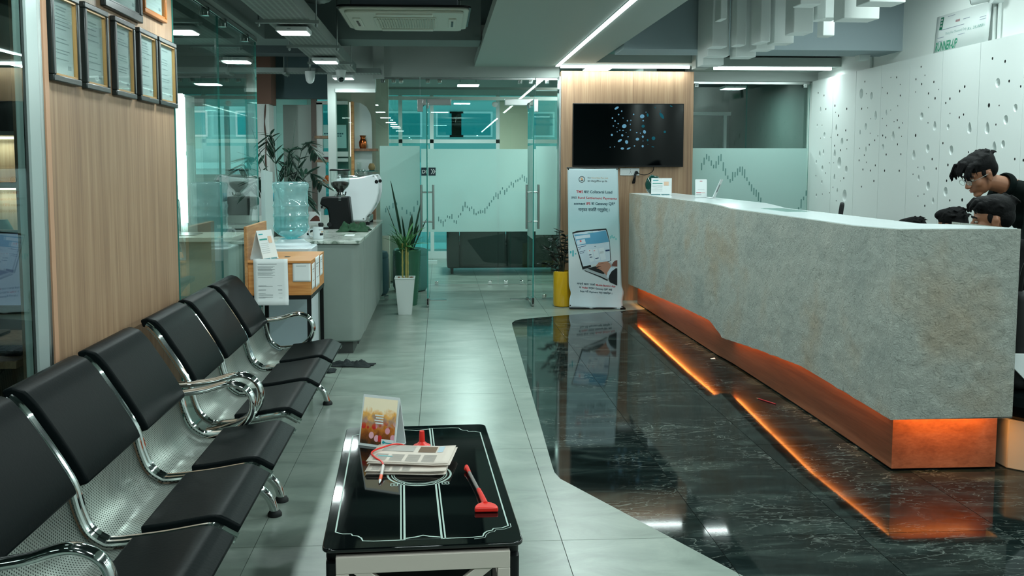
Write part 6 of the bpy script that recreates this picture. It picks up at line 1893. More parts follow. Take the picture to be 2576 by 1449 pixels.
obj('logo_ring', lay(rg), KINK, ban, angle=0)
lg = MB()
x, z = rc_
lg.add([(x - 0.013, 0, z + 0.004), (x - 0.013, 0, z + 0.013), (x - 0.006, 0, z + 0.018), (x + 0.013, 0, z + 0.018), (x + 0.009, 0, z + 0.011), (x - 0.005, 0, z + 0.011), (x - 0.005, 0, z + 0.007), (x + 0.012, 0, z + 0.005), (x + 0.014, 0, z - 0.006), (x - 0.01, 0, z - 0.006), (x - 0.006, 0, z), (x + 0.006, 0, z), (x + 0.006, 0, z + 0.001)], [tuple(range(13))[::-1]])
obj('logo_mark', lay(lg), P('orange_ink', '#d28a45', 0.8), ban, angle=0)
obj('logo_base', lay(MB().add([(x - 0.016, 0, z - 0.016), (x + 0.014, 0, z - 0.014), (x + 0.019, 0, z - 0.008), (x - 0.012, 0, z - 0.010)], [(0, 1, 2, 3)])), KINK, ban, angle=0)
btext([('TMS', RINK), ('बाट', DINK), ('Collateral Load', DINK)], 1.578, 1.207, 0.040, 0.375, -0.015)
btext([('तथा', DINK), ('Fund Settlement Payments', RINK)], 1.575, 1.147, 0.036, 0.475, -0.02, 0.012)
btext([('connect', DINK), ('IPS', RINK), ('वा', DINK), ('Gateway QR*', DINK)], 1.580, 1.085, 0.040, 0.43, -0.01)
btext([('मार्फत', DINK), ('सजिलै', DINK), ('गर्नुहोस् ।', DINK)], 1.575, 1.022, 0.042, 0.325, -0.015)
btext([('आफ्नो', DINK), ('खाता', DINK), ('भएको', DINK), ('Mobile Banking App', RINK)], 1.60, 0.262, 0.026, 0.405, -0.085)
btext([('वा', DINK), ('Wallet', RINK), ('मार्फत', DINK), ('Gateway QR*', DINK), ('लाई', DINK)], 1.595, 0.222, 0.026, 0.345, -0.085)
btext([('Scan गरी', DINK), ('Payment', DINK), ('गर्न', DINK), ('सकिन्छ ।', DINK)], 1.60, 0.182, 0.026, 0.335, -0.085)
# printed laptop scene: B maps the crop of the banner to its cloth
def B(x, y):
    px = 1420 + x / 6.3; py = 560 + y / 6.3
    return (1.306 + (px - 1428) / 130.0 * 0.516, 1.467 - (py - 422) * 0.004085)
def shape(nm, pts, m_, off=0.0022):
    v_ = [B(*p) for p in pts]
    ar = sum(v_[i][0] * v_[(i + 1) % len(v_)][1] - v_[(i + 1) % len(v_)][0] * v_[i][1] for i in range(len(v_)))
    if ar < 0: v_ = v_[::-1]
    return obj(nm, lay(MB().add([(a, 0, b) for a, b in v_], [tuple(range(len(v_)))]), off), m_, ban, angle=0)
SCRW = P('screen_print_white', '#bccfda', 0.7)
LB = P('laptop_black_print', '#11181b', 0.8)
shape('laptop_lid', [(118, 160), (200, 135), (350, 122), (680, 98), (700, 140), (740, 300), (765, 620), (290, 755)], LB)
shape('laptop_screen', [(135, 180), (250, 155), (675, 122), (695, 180), (735, 320), (752, 615), (600, 650), (300, 705)], SCRW, 0.0027)
shape('screen_header', [(150, 195), (330, 185), (675, 130), (730, 312), (560, 335), (345, 352), (200, 370)], P('screen_blue_print', '#4f93b3', 0.7), 0.0031)
shape('screen_card', [(165, 220), (410, 190), (418, 240), (178, 272)], SCRW, 0.0035)
shape('screen_card', [(188, 290), (325, 265), (345, 335), (205, 362)], SCRW, 0.0035)
shape('logo_print', [(240, 288), (268, 284), (275, 310), (248, 315)], P('logo_red', '#cf5a5c', 0.8), 0.0039)
for pts in ([(210, 398), (348, 368), (349, 376), (212, 406)], [(222, 425), (258, 416), (259, 423), (224, 432)], [(238, 472), (334, 446), (336, 453), (240, 480)], [(244, 496), (314, 477), (316, 484), (247, 503)], [(393, 515), (436, 508), (437, 522), (395, 529)], [(406, 552), (452, 546), (454, 560), (408, 566)], [(500, 572), (556, 562), (557, 576), (502, 586)], [(668, 442), (738, 434), (740, 456), (672, 468)], [(485, 382), (510, 379), (511, 386), (486, 389)]):
    shape('screen_line', pts, P('navy_print', '#1c3a5e', 0.8), 0.0035)
for pts in ([(365, 440), (445, 425), (482, 615), (420, 640)], [(455, 430), (535, 415), (580, 600), (505, 620)], [(550, 420), (640, 400), (680, 590), (600, 605)]):
    shape('screen_panel', pts, P('screen_panel_print', '#cddbe1', 0.7), 0.0033)
for pts in ([(398, 448), (412, 445), (416, 458), (402, 460)], [(470, 452), (495, 448), (496, 456), (472, 460)]):
    shape('logo_print', pts, MATS['logo_red'], 0.0037)
for k in range(4):
    shape('screen_line', [(570, 470 + k * 10), (640, 458 + k * 10), (640, 461 + k * 10), (570, 473 + k * 10)], INK, 0.0037)
shape('laptop_base', [(290, 755), (520, 690), (760, 640), (800, 700), (720, 930), (660, 915), (600, 870)], P('laptop_silver_print', '#9aa7ac', 0.7), 0.0024)
shape('laptop_keys', [(370, 738), (520, 700), (640, 690), (690, 790), (640, 830), (560, 808)], LB, 0.0027)
shape('laptop_edge', [(330, 768), (600, 868), (700, 915), (720, 930), (690, 935), (585, 882), (320, 775)], LB, 0.0028)
HND = P('hand_print', '#a97c68', 0.8)
shape('hand_print', [(482, 752), (520, 735), (560, 745), (590, 760), (640, 800), (690, 850), (705, 810), (770, 700), (735, 650), (700, 625), (560, 640), (525, 680), (510, 715), (540, 705), (560, 700), (600, 705), (530, 730)], HND, 0.0033)
shape('hand_print', [(770, 690), (800, 640), (830, 615), (868, 605), (868, 710), (800, 705)], P('hand_dark_print', '#6b453c', 0.8), 0.0033)
for pts in ([(515, 712), (600, 697), (602, 703), (518, 718)], [(540, 738), (610, 728), (612, 734), (545, 744)], [(560, 668), (640, 652), (642, 656), (562, 673)]):
    shape('finger_line', pts, P('skin_line_print', '#7d5445', 0.8), 0.0036)
shape('cuff_print', [(690, 870), (705, 800), (760, 715), (840, 738), (770, 790), (735, 850), (720, 905)], SCRW, 0.0036)
shape('sleeve_print', [(722, 905), (735, 850), (775, 785), (845, 735), (868, 740), (868, 1015), (800, 985), (742, 960)], LB, 0.0038)
for (a, b, h_) in ((95, 475, 40), (133, 495, 98), (175, 502, 18)):
    shape('chart_print', [(a - 11, b - h_ / 2), (a + 11, b - h_ / 2), (a + 11, b + h_ / 2), (a - 11, b + h_ / 2)], TINK, 0.0024)
for (a, b, h_) in ((752, 242, 44), (778, 225, 44), (800, 245, 24), (820, 240, 26), (845, 268, 30)):
    shape('chart_print', [(a - 8, b - h_ / 2), (a + 8, b - h_ / 2), (a + 8, b + h_ / 2), (a - 8, b + h_ / 2)], P('soft_teal_print', '#5fb3b3', 0.8), 0.0024)

# ------------------------------------------------------------------ reception counter
desk = thing('reception_counter', 'long faceted plaster reception counter with glowing wooden plinth', 'reception desk', (2.4, 7.0, 0))
BOT_Z = [(4.12, 0.300), (5.218, 0.316), (5.967, 0.268), (6.70, 0.210), (6.72, 0.212), (6.97, 0.298), (7.785, 0.285), (9.87, 0.214)]
TOP_Z = [(4.12, 1.186), (4.6, 1.173), (6.60, 1.172), (6.78, 1.182), (7.02, 1.193), (9.87, 1.193)]
def itp(tb, y):
    for (a, p), (b, q) in zip(tb, tb[1:]):
        if y <= b:
            return p + (q - p) * max(0, (y - a)) / (b - a)
    return tb[-1][1]
def front_x(y):
    """plan line of the rough front: the far length stands a little proud"""
    if y < 6.72: return 2.082 + 0.012 * math.sin((y - 4.1) * 1.2)
    if y < 7.0: return 2.090 - (y - 6.72) / 0.28 * 0.03
    return 2.060 - 0.012 * (y - 7.0)
def rough(p, nrm, amp=1.0):
    q = Vector(p)
    d = 0.0045 * noise.fractal(q * 16.0, 0.9, 2.1, 4) + 0.0032 * noise.fractal(q * 48.0, 0.8, 2.1, 3)
    return q + Vector(nrm) * d * amp
body = MB()
NY, NZ = 300, 56
def ffn(u, v):
    y = 4.12 + (9.87 - 4.12) * u
    b, t_ = itp(BOT_Z, y), itp(TOP_Z, y)
    b += 0.006 * noise.noise(Vector((y * 9, 0, 0)))
    e = min(1, 12 * v, 12 * (1 - v), 40 * u, 40 * (1 - u))
    return rough((front_x(y), y, b + (t_ - b) * v), (-1, 0, 0), max(0.15, e))
body.grid(lambda u, v: ffn(1 - u, v), NY, NZ)
def efn(u, v):
    x = front_x(4.12) + (2.668 - front_x(4.12)) * u
    b = 0.300 + 0.006 * u
    t_ = 1.186
    e = min(1, 12 * v, 12 * (1 - v), 10 * u, 10 * (1 - u))
    return rough((x, 4.12, b + (t_ - b) * v), (0, -1, 0), max(0.15, e))
body.grid(efn, 44, NZ)
# far end, back, bottom and top cap
def strip_face(f, n):
    body.grid(f, n, 1)
strip_face(lambda u, v: (2.50 - (2.50 - 2.06) * u, 9.87, 0.214 + (1.193 - 0.214) * v), 4)
strip_face(lambda u, v: (2.668, 4.12 + 0.58 * u, 0.30 + 0.886 * v), 4)
strip_face(lambda u, v: (2.50, 4.70 + 5.17 * u, itp(BOT_Z, 4.7 + 5.17 * u) + (itp(TOP_Z, 4.7 + 5.17 * u) - itp(BOT_Z, 4.7 + 5.17 * u)) * v), 60)
strip_face(lambda u, v: (2.668 - 0.168 * u, 4.70, 0.31 + 0.864 * v), 2)
YU = lambda u: 4.12 + 5.75 * u
LIP, GRV = 0.07, 0.06
strip_face(lambda u, v: (front_x(YU(u)) + LIP * v, YU(u), itp(BOT_Z, YU(u))), 120)
strip_face(lambda u, v: (front_x(YU(u)) + LIP, YU(u), itp(BOT_Z, YU(u)) + GRV * v), 120)
strip_face(lambda u, v: (front_x(4.12) + LIP + (2.668 - LIP - front_x(4.12)) * u, 4.12 + LIP * v, 0.30), 2)
strip_face(lambda u, v: (front_x(4.12) + LIP + (2.668 - LIP - front_x(4.12)) * u, 4.12 + LIP, 0.30 + GRV * v), 2)
strip_face(lambda u, v: (front_x(YU(u)) + LIP if v < .5 else (2.668 if YU(u) < 4.7 else 2.50), max(4.19, YU(u)), itp(BOT_Z, YU(u)) + GRV), 120)
strip_face(lambda u, v: ((front_x(4.12 + 5.75 * u) if v > .5 else (2.668 if 4.12 + 5.75 * u < 4.7 else 2.50)), 4.12 + 5.75 * u, itp(TOP_Z, 4.12 + 5.75 * u)), 120)
obj('plaster_body', body, MATS['rough_plaster'], desk, angle=50)
top = MB()
ys = [4.14 + (9.86 - 4.14) * k / 60 for k in range(61)]
tv = []
for y in ys:
    xi = 2.662 if y < 4.7 else 2.505
    z = itp(TOP_Z, y)
    tv += [(front_x(y) + 0.016, y, z + 0.0035), (xi, y, z + 0.0035), (front_x(y) + 0.016, y, z - 0.02), (xi, y, z - 0.02)]
tf = []
for k in range(60):
    a = 4 * k
    tf += [(a, a + 1, a + 5, a + 4), (a + 2, a + 6, a + 7, a + 3), (a, a + 4, a + 6, a + 2), (a + 1, a + 3, a + 7, a + 5)]
tf += [(0, 2, 3, 1), (240, 241, 243, 242)]
obj('white_worktop', top.add(tv, tf), P('solid_surface_white', '#d5e0e2', 0.22), desk, angle=30)
PL = wood_mat('plinth_laminate', '#7a4a33', '#8a563c', '#966147', grain=(10, 1.0, 22), rough=0.35)
pl = MB()
pv = []
for k in range(31):
    y = 4.285 + (9.84 - 4.285) * k / 30
    z = itp(BOT_Z, y) + GRV + 0.004
    xf_, xb = front_x(y) + 0.095, (2.45 if y > 4.75 else 2.70)
    pv += [(xf_, y, 0.012), (xf_, y, z), (xb, y, 0.012), (xb, y, z)]
pf = [(0, 2, 3, 1), (120, 121, 123, 122)]
for k in range(30):
    a = 4 * k
    pf += [(a, a + 1, a + 5, a + 4), (a + 2, a + 6, a + 7, a + 3)]
obj('plinth', pl.add(pv, pf), PL, desk, angle=30)
obj('recess_base', MB().box(2.20, 2.44, 4.31, 9.78, 0.0, 0.012), BLACKP, desk)
# amber strips sit in a groove behind the lower lip of the body
GLO = EM('amber_glow', (1.0, 0.30, 0.04), 3.0)
seg = [(4.32, 5.20), (5.22, 5.95), (5.97, 6.68), (6.99, 7.77), (7.80, 8.8), (8.82, 9.80)]
for a, b in seg:
    za, zb = itp(BOT_Z, a), itp(BOT_Z, b)
    xa, xb = front_x(a) + LIP + 0.0006, front_x(b) + LIP + 0.0006
    st = MB().add([(xa, a, za + 0.034), (xa + 0.005, a, za + 0.034), (xb + 0.005, b, zb + 0.034), (xb, b, zb + 0.034), (xa, a, za + 0.046), (xa + 0.005, a, za + 0.046), (xb + 0.005, b, zb + 0.046), (xb, b, zb + 0.046)], [(0, 3, 2, 1), (4, 5, 6, 7), (0, 1, 5, 4), (1, 2, 6, 5), (2, 3, 7, 6), (3, 0, 4, 7)])
    s_ = obj('amber_strip', st, GLO, desk, angle=0)
    d_ = Vector((xb - xa, b - a, zb - za))
    ey = d_.normalized()
    ez = Vector((-0.7, 0, 1.0)); ez = (ez - ey * ez.dot(ey)).normalized()   # lamps shine along -z: towards the plinth and down
    ex = ey.cross(ez)
    l_ = area_light('amber_lamp', (0, 0, 0), 0.010, d_.length, AMBER_W * (b - a) * (0.65 if b < 6.9 else 1.0), (1.0, 0.36, 0.07), None)
    l_.matrix_basis = Matrix.Translation(Vector(((xa + xb) / 2 + 0.008, (a + b) / 2, (za + zb) / 2 + 0.036))) @ Matrix((ex, ey, ez)).transposed().to_4x4()
    l_.parent = s_
    l_.matrix_parent_inverse = wm(s_).inverted()
s_ = obj('amber_strip', MB().box(2.2, 2.64, 4.1906, 4.1956, 0.334, 0.346), GLO, desk, angle=0)
area_light('amber_lamp', (2.42, 4.199, 0.336), 0.44, 0.010, AMBER_W * 0.5, (1.0, 0.36, 0.07), s_, (R(35), 0, 0))

# things on the counter
ZC = 1.1985
tent('desk_calendar', 'white tent calendar on the reception counter', 2.20, 9.15, ZC, R(-14), 0.20, 0.165, 0.06, pic_cal, 'tent calendars')
t = thing('ceramic_ornament', 'glossy dark green ceramic ornament behind the counter calendar', 'ornament', (2.20, 9.55, ZC))
cm = MB().ell((0, 0, 0), (0.075, 0.06, 0.10), 28, 18)
cm.map(lambda p: (Vector(p) * (1 + 0.30 * noise.noise(Vector(p) * 16))) + Vector((2.205, 9.55, ZC + 0.092)))
cm.map(lambda p: (p.x, p.y, max(p.z, ZC + 0.0005)))
obj('body', cm, P('green_ceramic', '#123f38', 0.1, coat=0.5), t, angle=80)
obj('top_lobe', MB().ell((2.225, 9.55, ZC + 0.165), (0.045, 0.04, 0.022), 16, 10), MATS['green_ceramic'], t)
t = thing('payment_card_stand', 'white payment card stand with red bar on the counter', 'card stand', (2.36, 8.30, ZC), R(-6))
LK = dict(local=True)
obj('card', MB().prism(rrect(-0.052, 0.052, 0.0, 0.165, 0.008), -0.002, 0.002, 'xz').map(lambda p: (p.x, p.y + p.z * 0.12, p.z)), PAPER, t, **LK)
obj('foot', MB().box(-0.052, 0.052, -0.004, 0.06, 0.0005, 0.004), PAPER, t, **LK)
def kq(a, b, c, d, nm, m_): obj(nm, MB().box(a, b, -0.0032, -0.0024, c, d).map(lambda p: (p.x, p.y + p.z * 0.12, p.z)), m_, t, angle=0, **LK)
kq(-0.044, 0.0, 0.040, 0.046, 'red_bar', RINK); kq(0.002, 0.036, 0.041, 0.045, 'red_bar', P('soft_red', '#d08a86', 0.8))
kq(-0.044, 0.002, 0.022, 0.027, 'printed_lines', INK); kq(-0.030, 0.03, 0.068, 0.071, 'printed_lines', P('light_print', '#b3bdbf', 0.8)); kq(-0.012, 0.012, 0.146, 0.150, 'red_bar', RINK)
t = thing('acrylic_card', 'narrow card seen edge on beside the payment card stand', 'card stand', (2.44, 8.18, ZC), R(62))
obj('card', MB().box(-0.06, 0.06, -0.002, 0.002, 0.0005, 0.165).map(lambda p: (p.x, p.y - p.z * 0.42, p.z)), PAPER, t, **LK)
obj('foot', MB().box(-0.06, 0.06, -0.004, 0.05, 0.0005, 0.004), PAPER, t, **LK)
obj('printed_lines', MB().box(-0.02, 0.03, -0.0035, -0.0025, 0.05, 0.12).map(lambda p: (p.x, p.y - p.z * 0.42, p.z)), INK, t, angle=0, **LK)
tag(obj('glass_plate', MB().box(2.26, 2.42, 5.95, 6.45, 1.1785, 1.182), CGLASS), 'thin clear sheet lying on the white counter top', 'sheet')
t = thing('pencil', 'red pencil lying on the marble at the foot of the plinth', 'pencil', (2.04, 5.62, 0))
obj('shaft', MB().tube([(2.075, 5.56, 0.004), (2.015, 5.70, 0.004)], 0.0038, 6), P('red_lacquer', '#b3262b', 0.3), t)
obj('tip', MB().tube([(2.015, 5.70, 0.004), (2.006, 5.721, 0.003)], [0.0036, 0.0006], 6), P('pencil_tip', '#c7a27a', 0.6), t)
tag(obj('paper_scrap', MB().grid(lambda u, v: (2.07 + 0.035 * u, 6.92 + 0.03 * v, 0.003 + 0.006 * u * v), 4, 4), PAPER, solid=0.001), 'tiny paper scrap by the plinth', 'paper')
# stool at the near end of the counter
t = thing('stool', 'cream chamfered stool with black seat at the near end of the counter', 'stool', (2.98, 4.45, 0))
oc = []
for k in range(8):
    a = R(22.5 + 45 * k)
    oc.append((2.97 + 0.225 * math.cos(a), 4.38 + 0.225 * math.sin(a)))
obj('base', MB().prism(oc, 0.0, 0.245), P('cream_laminate', '#b7b39f', 0.5), t, bevel=0.006)
obj('seat', MB().lathe([(0.20, 0.0), (0.245, 0.03), (0.25, 0.08), (0.225, 0.12), (0.12, 0.135), (0.01, 0.135)], (2.97, 4.38, 0.24), 36), LEATHER, t)
t = thing('shoulder_bag', 'black bag with white papers standing on the stool', 'bag', (2.99, 4.40, 0.375))
bgm = MB().box(2.80, 3.16, 4.32, 4.46, 0.376, 0.86)
obj('body', bgm, P('black_nylon', '#0b0f10', 0.7), t, bevel=0.04, seg=3)
obj('papers', MB().prism([(2.78, 0.50), (2.86, 0.42), (3.0, 0.42), (3.0, 0.56), (2.78, 0.565)], 4.305, 4.315, 'xz'), PAPER, t)
obj('strap', MB().tube(smooth_path([(2.85, 4.39, 0.85), (2.88, 4.39, 1.0), (2.98, 4.39, 1.06), (3.08, 4.39, 1.0), (3.11, 4.39, 0.85)], 6), 0.012, 8), BLACKP, t)
# cheque board on top of the panels
t = thing('award_cheque', 'large white award cheque with green lettering leaning on the wall', 'cheque', (4.21, 7.4, 2.43))
def cq(u, v):   # u along the wall from far to near, v up
    return (4.205 + 0.024 * v, 7.80 - 0.79 * u, 2.4318 + 0.31 * v)
obj('board', MB().grid(cq, 12, 2), P('board_white', '#dfe8e6', 0.5), t, solid=0.004)
def cl(mb): return mb.map(lambda p: (cq(p.x, p.z)[0] - 0.003, cq(p.x, p.z)[1], cq(p.x, p.z)[2]))
GRN = P('green_print', '#1f8f6c', 0.8)
q = text_mb('RUNNER-UP', 0.20, 'LEFT', 0.02, 0.15, width=0.42); q.map(lambda p: (0.03 + p.x, 0, 0.05 + p.z * 1.7)); obj('lettering', cl(q), GRN, t, angle=0)
q = text_mb('Rs. 35,000/-', 0.10, 'LEFT', 0.0, 0.1, width=0.30); q.map(lambda p: (0.62 + p.x, 0, 0.42 + p.z)); obj('lettering', cl(q), P('soft_green_print', '#5f9c92', 0.8), t, angle=0)
q = text_mb('Thirty Five Thousand Only', 0.09, 'LEFT', 0.0, 0.1, width=0.40); q.map(lambda p: (0.20 + p.x, 0, 0.45 + p.z)); obj('lettering', cl(q), P('faint_green_print', '#93b5b0', 0.8), t, angle=0)
ln = MB()
for a, b, c in ((0.1, 0.55, 0.60), (0.05, 0.18, 0.40), (0.06, 0.16, 0.30), (0.45, 0.58, 0.36), (0.22, 0.36, 0.92), (0.52, 0.64, 0.74), (0.82, 0.93, 0.60), (0.82, 0.93, 0.66)):
    ln.box(a, b, -0.0001, 0.0001, c, c + 0.015)
obj('printed_lines', cl(ln), P('lavender_print', '#b9c1d2', 0.8), t, angle=0)
lgm = MB()
lgm.prism([(0.07, 0.62), (0.13, 0.62), (0.145, 0.95), (0.085, 0.95)], -0.0001, 0.0001, 'xz')
obj('green_logo', cl(lgm), GRN, t, angle=0)
lw = MB()
for k in range(3): lw.prism([(0.088 + 0.003 * k, 0.69 + 0.085 * k), (0.122 + 0.003 * k, 0.69 + 0.085 * k), (0.124 + 0.003 * k, 0.74 + 0.085 * k), (0.09 + 0.003 * k, 0.74 + 0.085 * k)], -0.0001, 0.0001, 'xz')
obj('green_logo', lw.map(lambda p: (cq(p.x, p.z)[0] - 0.0045, cq(p.x, p.z)[1], cq(p.x, p.z)[2])), PAPER, t, angle=0)
obj('pink_logo', cl(MB().box(0.38, 0.46, -0.0001, 0.0001, 0.72, 0.78)), P('pink_print', '#d9b6b9', 0.8), t, angle=0)
# work desk behind the counter
t = thing('work_desk', 'white staff desk fixed behind the reception counter', 'desk', (2.8, 7.0, 0))
obj('desk_top', MB().box(2.53, 3.05, 4.85, 9.6, 0.72, 0.75), WHITE, t, bevel=0.003)
for y in (4.9, 6.4, 8.0, 9.55):
    obj('leg', MB().box(2.98, 3.02, y - 0.02, y + 0.02, 0, 0.72).box(2.55, 2.59, y - 0.02, y + 0.02, 0, 0.72), BLACKM, t)
# ------------------------------------------------------------------ people behind the counter
def remeshed(mb, voxel, smooth=4, fac=0.5):
    """fuse overlapping closed shapes into one continuous skin"""
    me = bpy.data.meshes.new('tmp')
    me.from_pydata([tuple(p) for p in mb.v], [], mb.f)
    o = bpy.data.objects.new('tmp', me)
    COL.objects.link(o)
    m = o.modifiers.new('r', 'REMESH')
    m.mode = 'VOXEL'
    m.voxel_size = voxel
    if smooth:
        s = o.modifiers.new('s', 'SMOOTH')
        s.iterations = smooth
        s.factor = fac
    dg = bpy.context.evaluated_depsgraph_get()
    dg.update()
    ev = bpy.data.meshes.new_from_object(o.evaluated_get(dg))
    out = MB()
    out.add([v.co for v in ev.vertices], [tuple(p.vertices) for p in ev.polygons])
    bpy.data.objects.remove(o)
    bpy.data.meshes.remove(me)
    bpy.data.meshes.remove(ev)
    return out
def limb(mb, pts, rs, n=14, sq=None):
    p = smooth_path(pts, 5)
    m = len(p)
    rr = []
    for i in range(m):
        t_ = i / (m - 1) * (len(rs) - 1)
        k = min(int(t_), len(rs) - 2)
        rr.append(rs[k] + (rs[k + 1] - rs[k]) * (t_ - k))
    mb.tube(p, rr, n, sq=sq)
    mb.ell(p[0], rr[0] * 0.98, 12, 8)
    mb.ell(p[-1], rr[-1] * 0.98, 12, 8)
SKIN = P('warm_skin', '#85583f', 0.55)
SKIN_L = P('lip_skin', '#7d4a3c', 0.5)
HAIR = P('black_hair', '#050607', 0.7, spec=0.15, bump=(90, 0.3))
EYEW = P('eye_white', '#8f8a80', 0.4)
IRIS = P('dark_iris', '#150d09', 0.15)
def person(label, head, pitch, yaw, neck, chest, pelvis, elbows, wrists, hdirs, knees, ankles, shirt, pants, sleeve='long', glasses=False, fringe=1.0):
    """everyone faces -x before yaw; left/right = -y/+y"""
    V = Vector
    t = thing('person', label, 'person', (pelvis[0], pelvis[1], 0), 0, 'people behind the counter')
    H = Matrix.Translation(V(head)) @ Matrix.Rotation(R(180) + yaw, 4, 'Z') @ Matrix.Rotation(pitch, 4, 'Y')
    mb = MB()
    # head
    hd = MB()
    hd.ell((-0.012, 0, 0.032), (0.097, 0.074, 0.092), 24, 16)
    hd.ell((0.022, 0, -0.038), (0.070, 0.060, 0.082), 20, 14)
    hd.ell((0.064, 0, -0.104), (0.026, 0.030, 0.020))
    hd.ell((0.075, 0, 0.022), (0.018, 0.050, 0.014))
    hd.tube([(0.086, 0, 0.012), (0.103, 0, -0.012), (0.116, 0, -0.034), (0.100, 0, -0.044)], [0.008, 0.010, 0.013, 0.009], 10)
    hd.ell((0.104, 0.011, -0.038), 0.008, 8, 6); hd.ell((0.104, -0.011, -0.038), 0.008, 8, 6)
    hd.ell((0.089, 0, -0.063), (0.012, 0.024, 0.006)); hd.ell((0.087, 0, -0.074), (0.012, 0.021, 0.007))
    for s in (-1, 1):
        hd.ell((0.052, s * 0.036, -0.028), (0.032, 0.026, 0.03))
        hd.ell((-0.006, s * 0.076, -0.012), (0.020, 0.009, 0.033))
        hd.ell((-0.012, s * 0.083, 0.004), (0.014, 0.007, 0.016))
        hd.ell((0.0, s * 0.079, -0.038), (0.009, 0.007, 0.011))
    hd.xf(H)
    mb.join(hd)
    nk = H @ V((-0.025, 0, -0.06))
    limb(mb, [nk, (V(neck) + nk) / 2 + V((0.01, 0, 0)), V(neck)], [0.052, 0.054, 0.062])
    # trunk
    shl = [V(neck) + V((0.05, s * 0.185, -0.035)) for s in (-1, 1)]
    wst = (V(chest) + V(pelvis)) / 2
    limb(mb, [V(neck) + V((0.02, 0, -0.03)), V(chest), wst, V(pelvis)], [0.085, 0.112, 0.100, 0.112], 18, ((0, 1, 0), 1.42))
    limb(mb, [shl[0], (shl[0] + shl[1]) / 2 + V((0.0, 0, 0.01)), shl[1]], [0.052, 0.07, 0.052])
    hips = [V(pelvis) + V((0, s * 0.095, -0.03)) for s in (-1, 1)]
    for i in (0, 1):
        limb(mb, [shl[i], V(elbows[i]), V(wrists[i])], [0.050, 0.040, 0.028])
        limb(mb, [hips[i], V(knees[i]), V(ankles[i])], [0.085, 0.058, 0.040])
        a = V(ankles[i])
        mb.ell(a + V((-0.065, 0, -0.045)), (0.125, 0.042, 0.034))
        # hand: palm, four fingers, thumb off the side
        w = V(wrists[i]); d = V(hdirs[i]).normalized()
        sd = V((0, 0, 1)).cross(d).normalized()
        up = d.cross(sd).normalized()
        if up.z < 0: up = -up
        Mx = Matrix((d, sd, up)).transposed()
        mb.ell(w + d * 0.045, (0.048, 0.038, 0.016), 14, 10, Mx)
        for k, L_ in enumerate((0.066, 0.076, 0.071, 0.056)):
            b = w + d * 0.082 + sd * (0.028 - 0.0185 * k)
            limb(mb, [b, b + d * L_ * 0.5 + up * 0.004, b + d * L_ * 0.85 - up * 0.010, b + d * L_ - up * 0.018], [0.0085, 0.008, 0.0075, 0.0065], 8)
        sg = -1 if i == 0 else 1
        tb = w + d * 0.025 + sd * 0.034 * (-sg)
        limb(mb, [tb, tb + d * 0.028 + sd * 0.018 * (-sg), tb + d * 0.058 + sd * 0.020 * (-sg)], [0.011, 0.010, 0.0075], 8)
    obj('body', remeshed(mb, 0.0065, 3), SKIN, t, angle=180)
    # clothes follow the body
    sh = MB()
    limb(sh, [V(neck) + V((0.02, 0, -0.035)), V(chest), wst, V(pelvis) + V((0, 0, -0.03))], [0.088, 0.132, 0.122, 0.130], 20, ((0, 1, 0), 1.38))
    limb(sh, [shl[0], (shl[0] + shl[1]) / 2 + V((0.0, 0, 0.005)), shl[1]], [0.064, 0.078, 0.064])
    for i in (0, 1):
        end = V(wrists[i]) if sleeve == 'long' else V(elbows[i])
        m_ = V(elbows[i])
        if sleeve == 'long':
            limb(sh, [shl[i], m_, m_ + (end - m_) * 0.9], [0.066, 0.056, 0.042])
        else:
            limb(sh, [shl[i], shl[i] + (m_ - shl[i]) * 0.8], [0.066, 0.062])
    so = remeshed(sh, 0.011, 6)
    so.map(lambda p: p + Vector((1, 1, 1)) * 0.006 * noise.noise(p * 13))
    s_ = obj('shirt', so, shirt, t, angle=180)
    cl_ = MB()
    nd = (V(nk) - V(neck)).normalized()
    cc = V(neck) + nd * 0.035
    e1 = V((0, 1, 0)); e2 = nd.cross(e1).normalized()
    cl_.tube([cc + (e1 * math.cos(a) + e2 * math.sin(a)) * 0.068 + nd * 0.012 * math.cos(a * 1) for a in [k * math.pi / 12 for k in range(24)]], 0.016, 8, closed=True, sq=(nd, 1.7))
    obj('collar', cl_, shirt, s_)
    pt = MB()
    limb(pt, [V(pelvis) + V((0, 0, 0.06)), V(pelvis) + V((0, 0, -0.05))], [0.128, 0.128], 18, ((0, 1, 0), 1.36))
    for i in (0, 1):
        limb(pt, [hips[i], V(knees[i]), V(ankles[i])], [0.100, 0.074, 0.060])
    obj('trousers', remeshed(pt, 0.012, 6), pants, t, angle=180)
    for i in (0, 1):
        a = V(ankles[i])
        sho = MB().ell(a + V((-0.07, 0, -0.040)), (0.14, 0.050, 0.040), 18, 12)
        sho.map(lambda p: (p.x, p.y, max(p.z, 0.001)))
        obj('shoe', sho, RUBBER, t)
    # hair
    hr = MB()
    hr.ell((-0.022, 0, 0.062), (0.104, 0.083, 0.082), 24, 16)
    hr.ell((-0.055, 0, 0.02), (0.066, 0.076, 0.075), 20, 14)
    hr.ell((0.03, 0, 0.098), (0.075, 0.072, 0.042), 18, 12)
    rd = random.Random(int(head[1] * 100))
    for k in range(46):
        y = rd.uniform(-0.072, 0.072)
        x = rd.uniform(-0.04, 0.06)
        z = 0.118 - 6 * y * y
        L_ = rd.uniform(0.05, 0.085) * fringe
        if fringe < 0.3: x -= 0.07
        elif fringe < 0.9: x -= 0.03
        hr.tube([(x, y, z - 0.01), (x + 0.045, y * 1.05, z + 0.012), (x + 0.06 + L_ * 0.5, y * 1.1, z - 0.008 - L_ * 0.3), (x + 0.055 + L_ * 0.6, y * 1.12, z - 0.02 - L_ * 0.75)], [0.011, 0.011, 0.008, 0.003], 6)
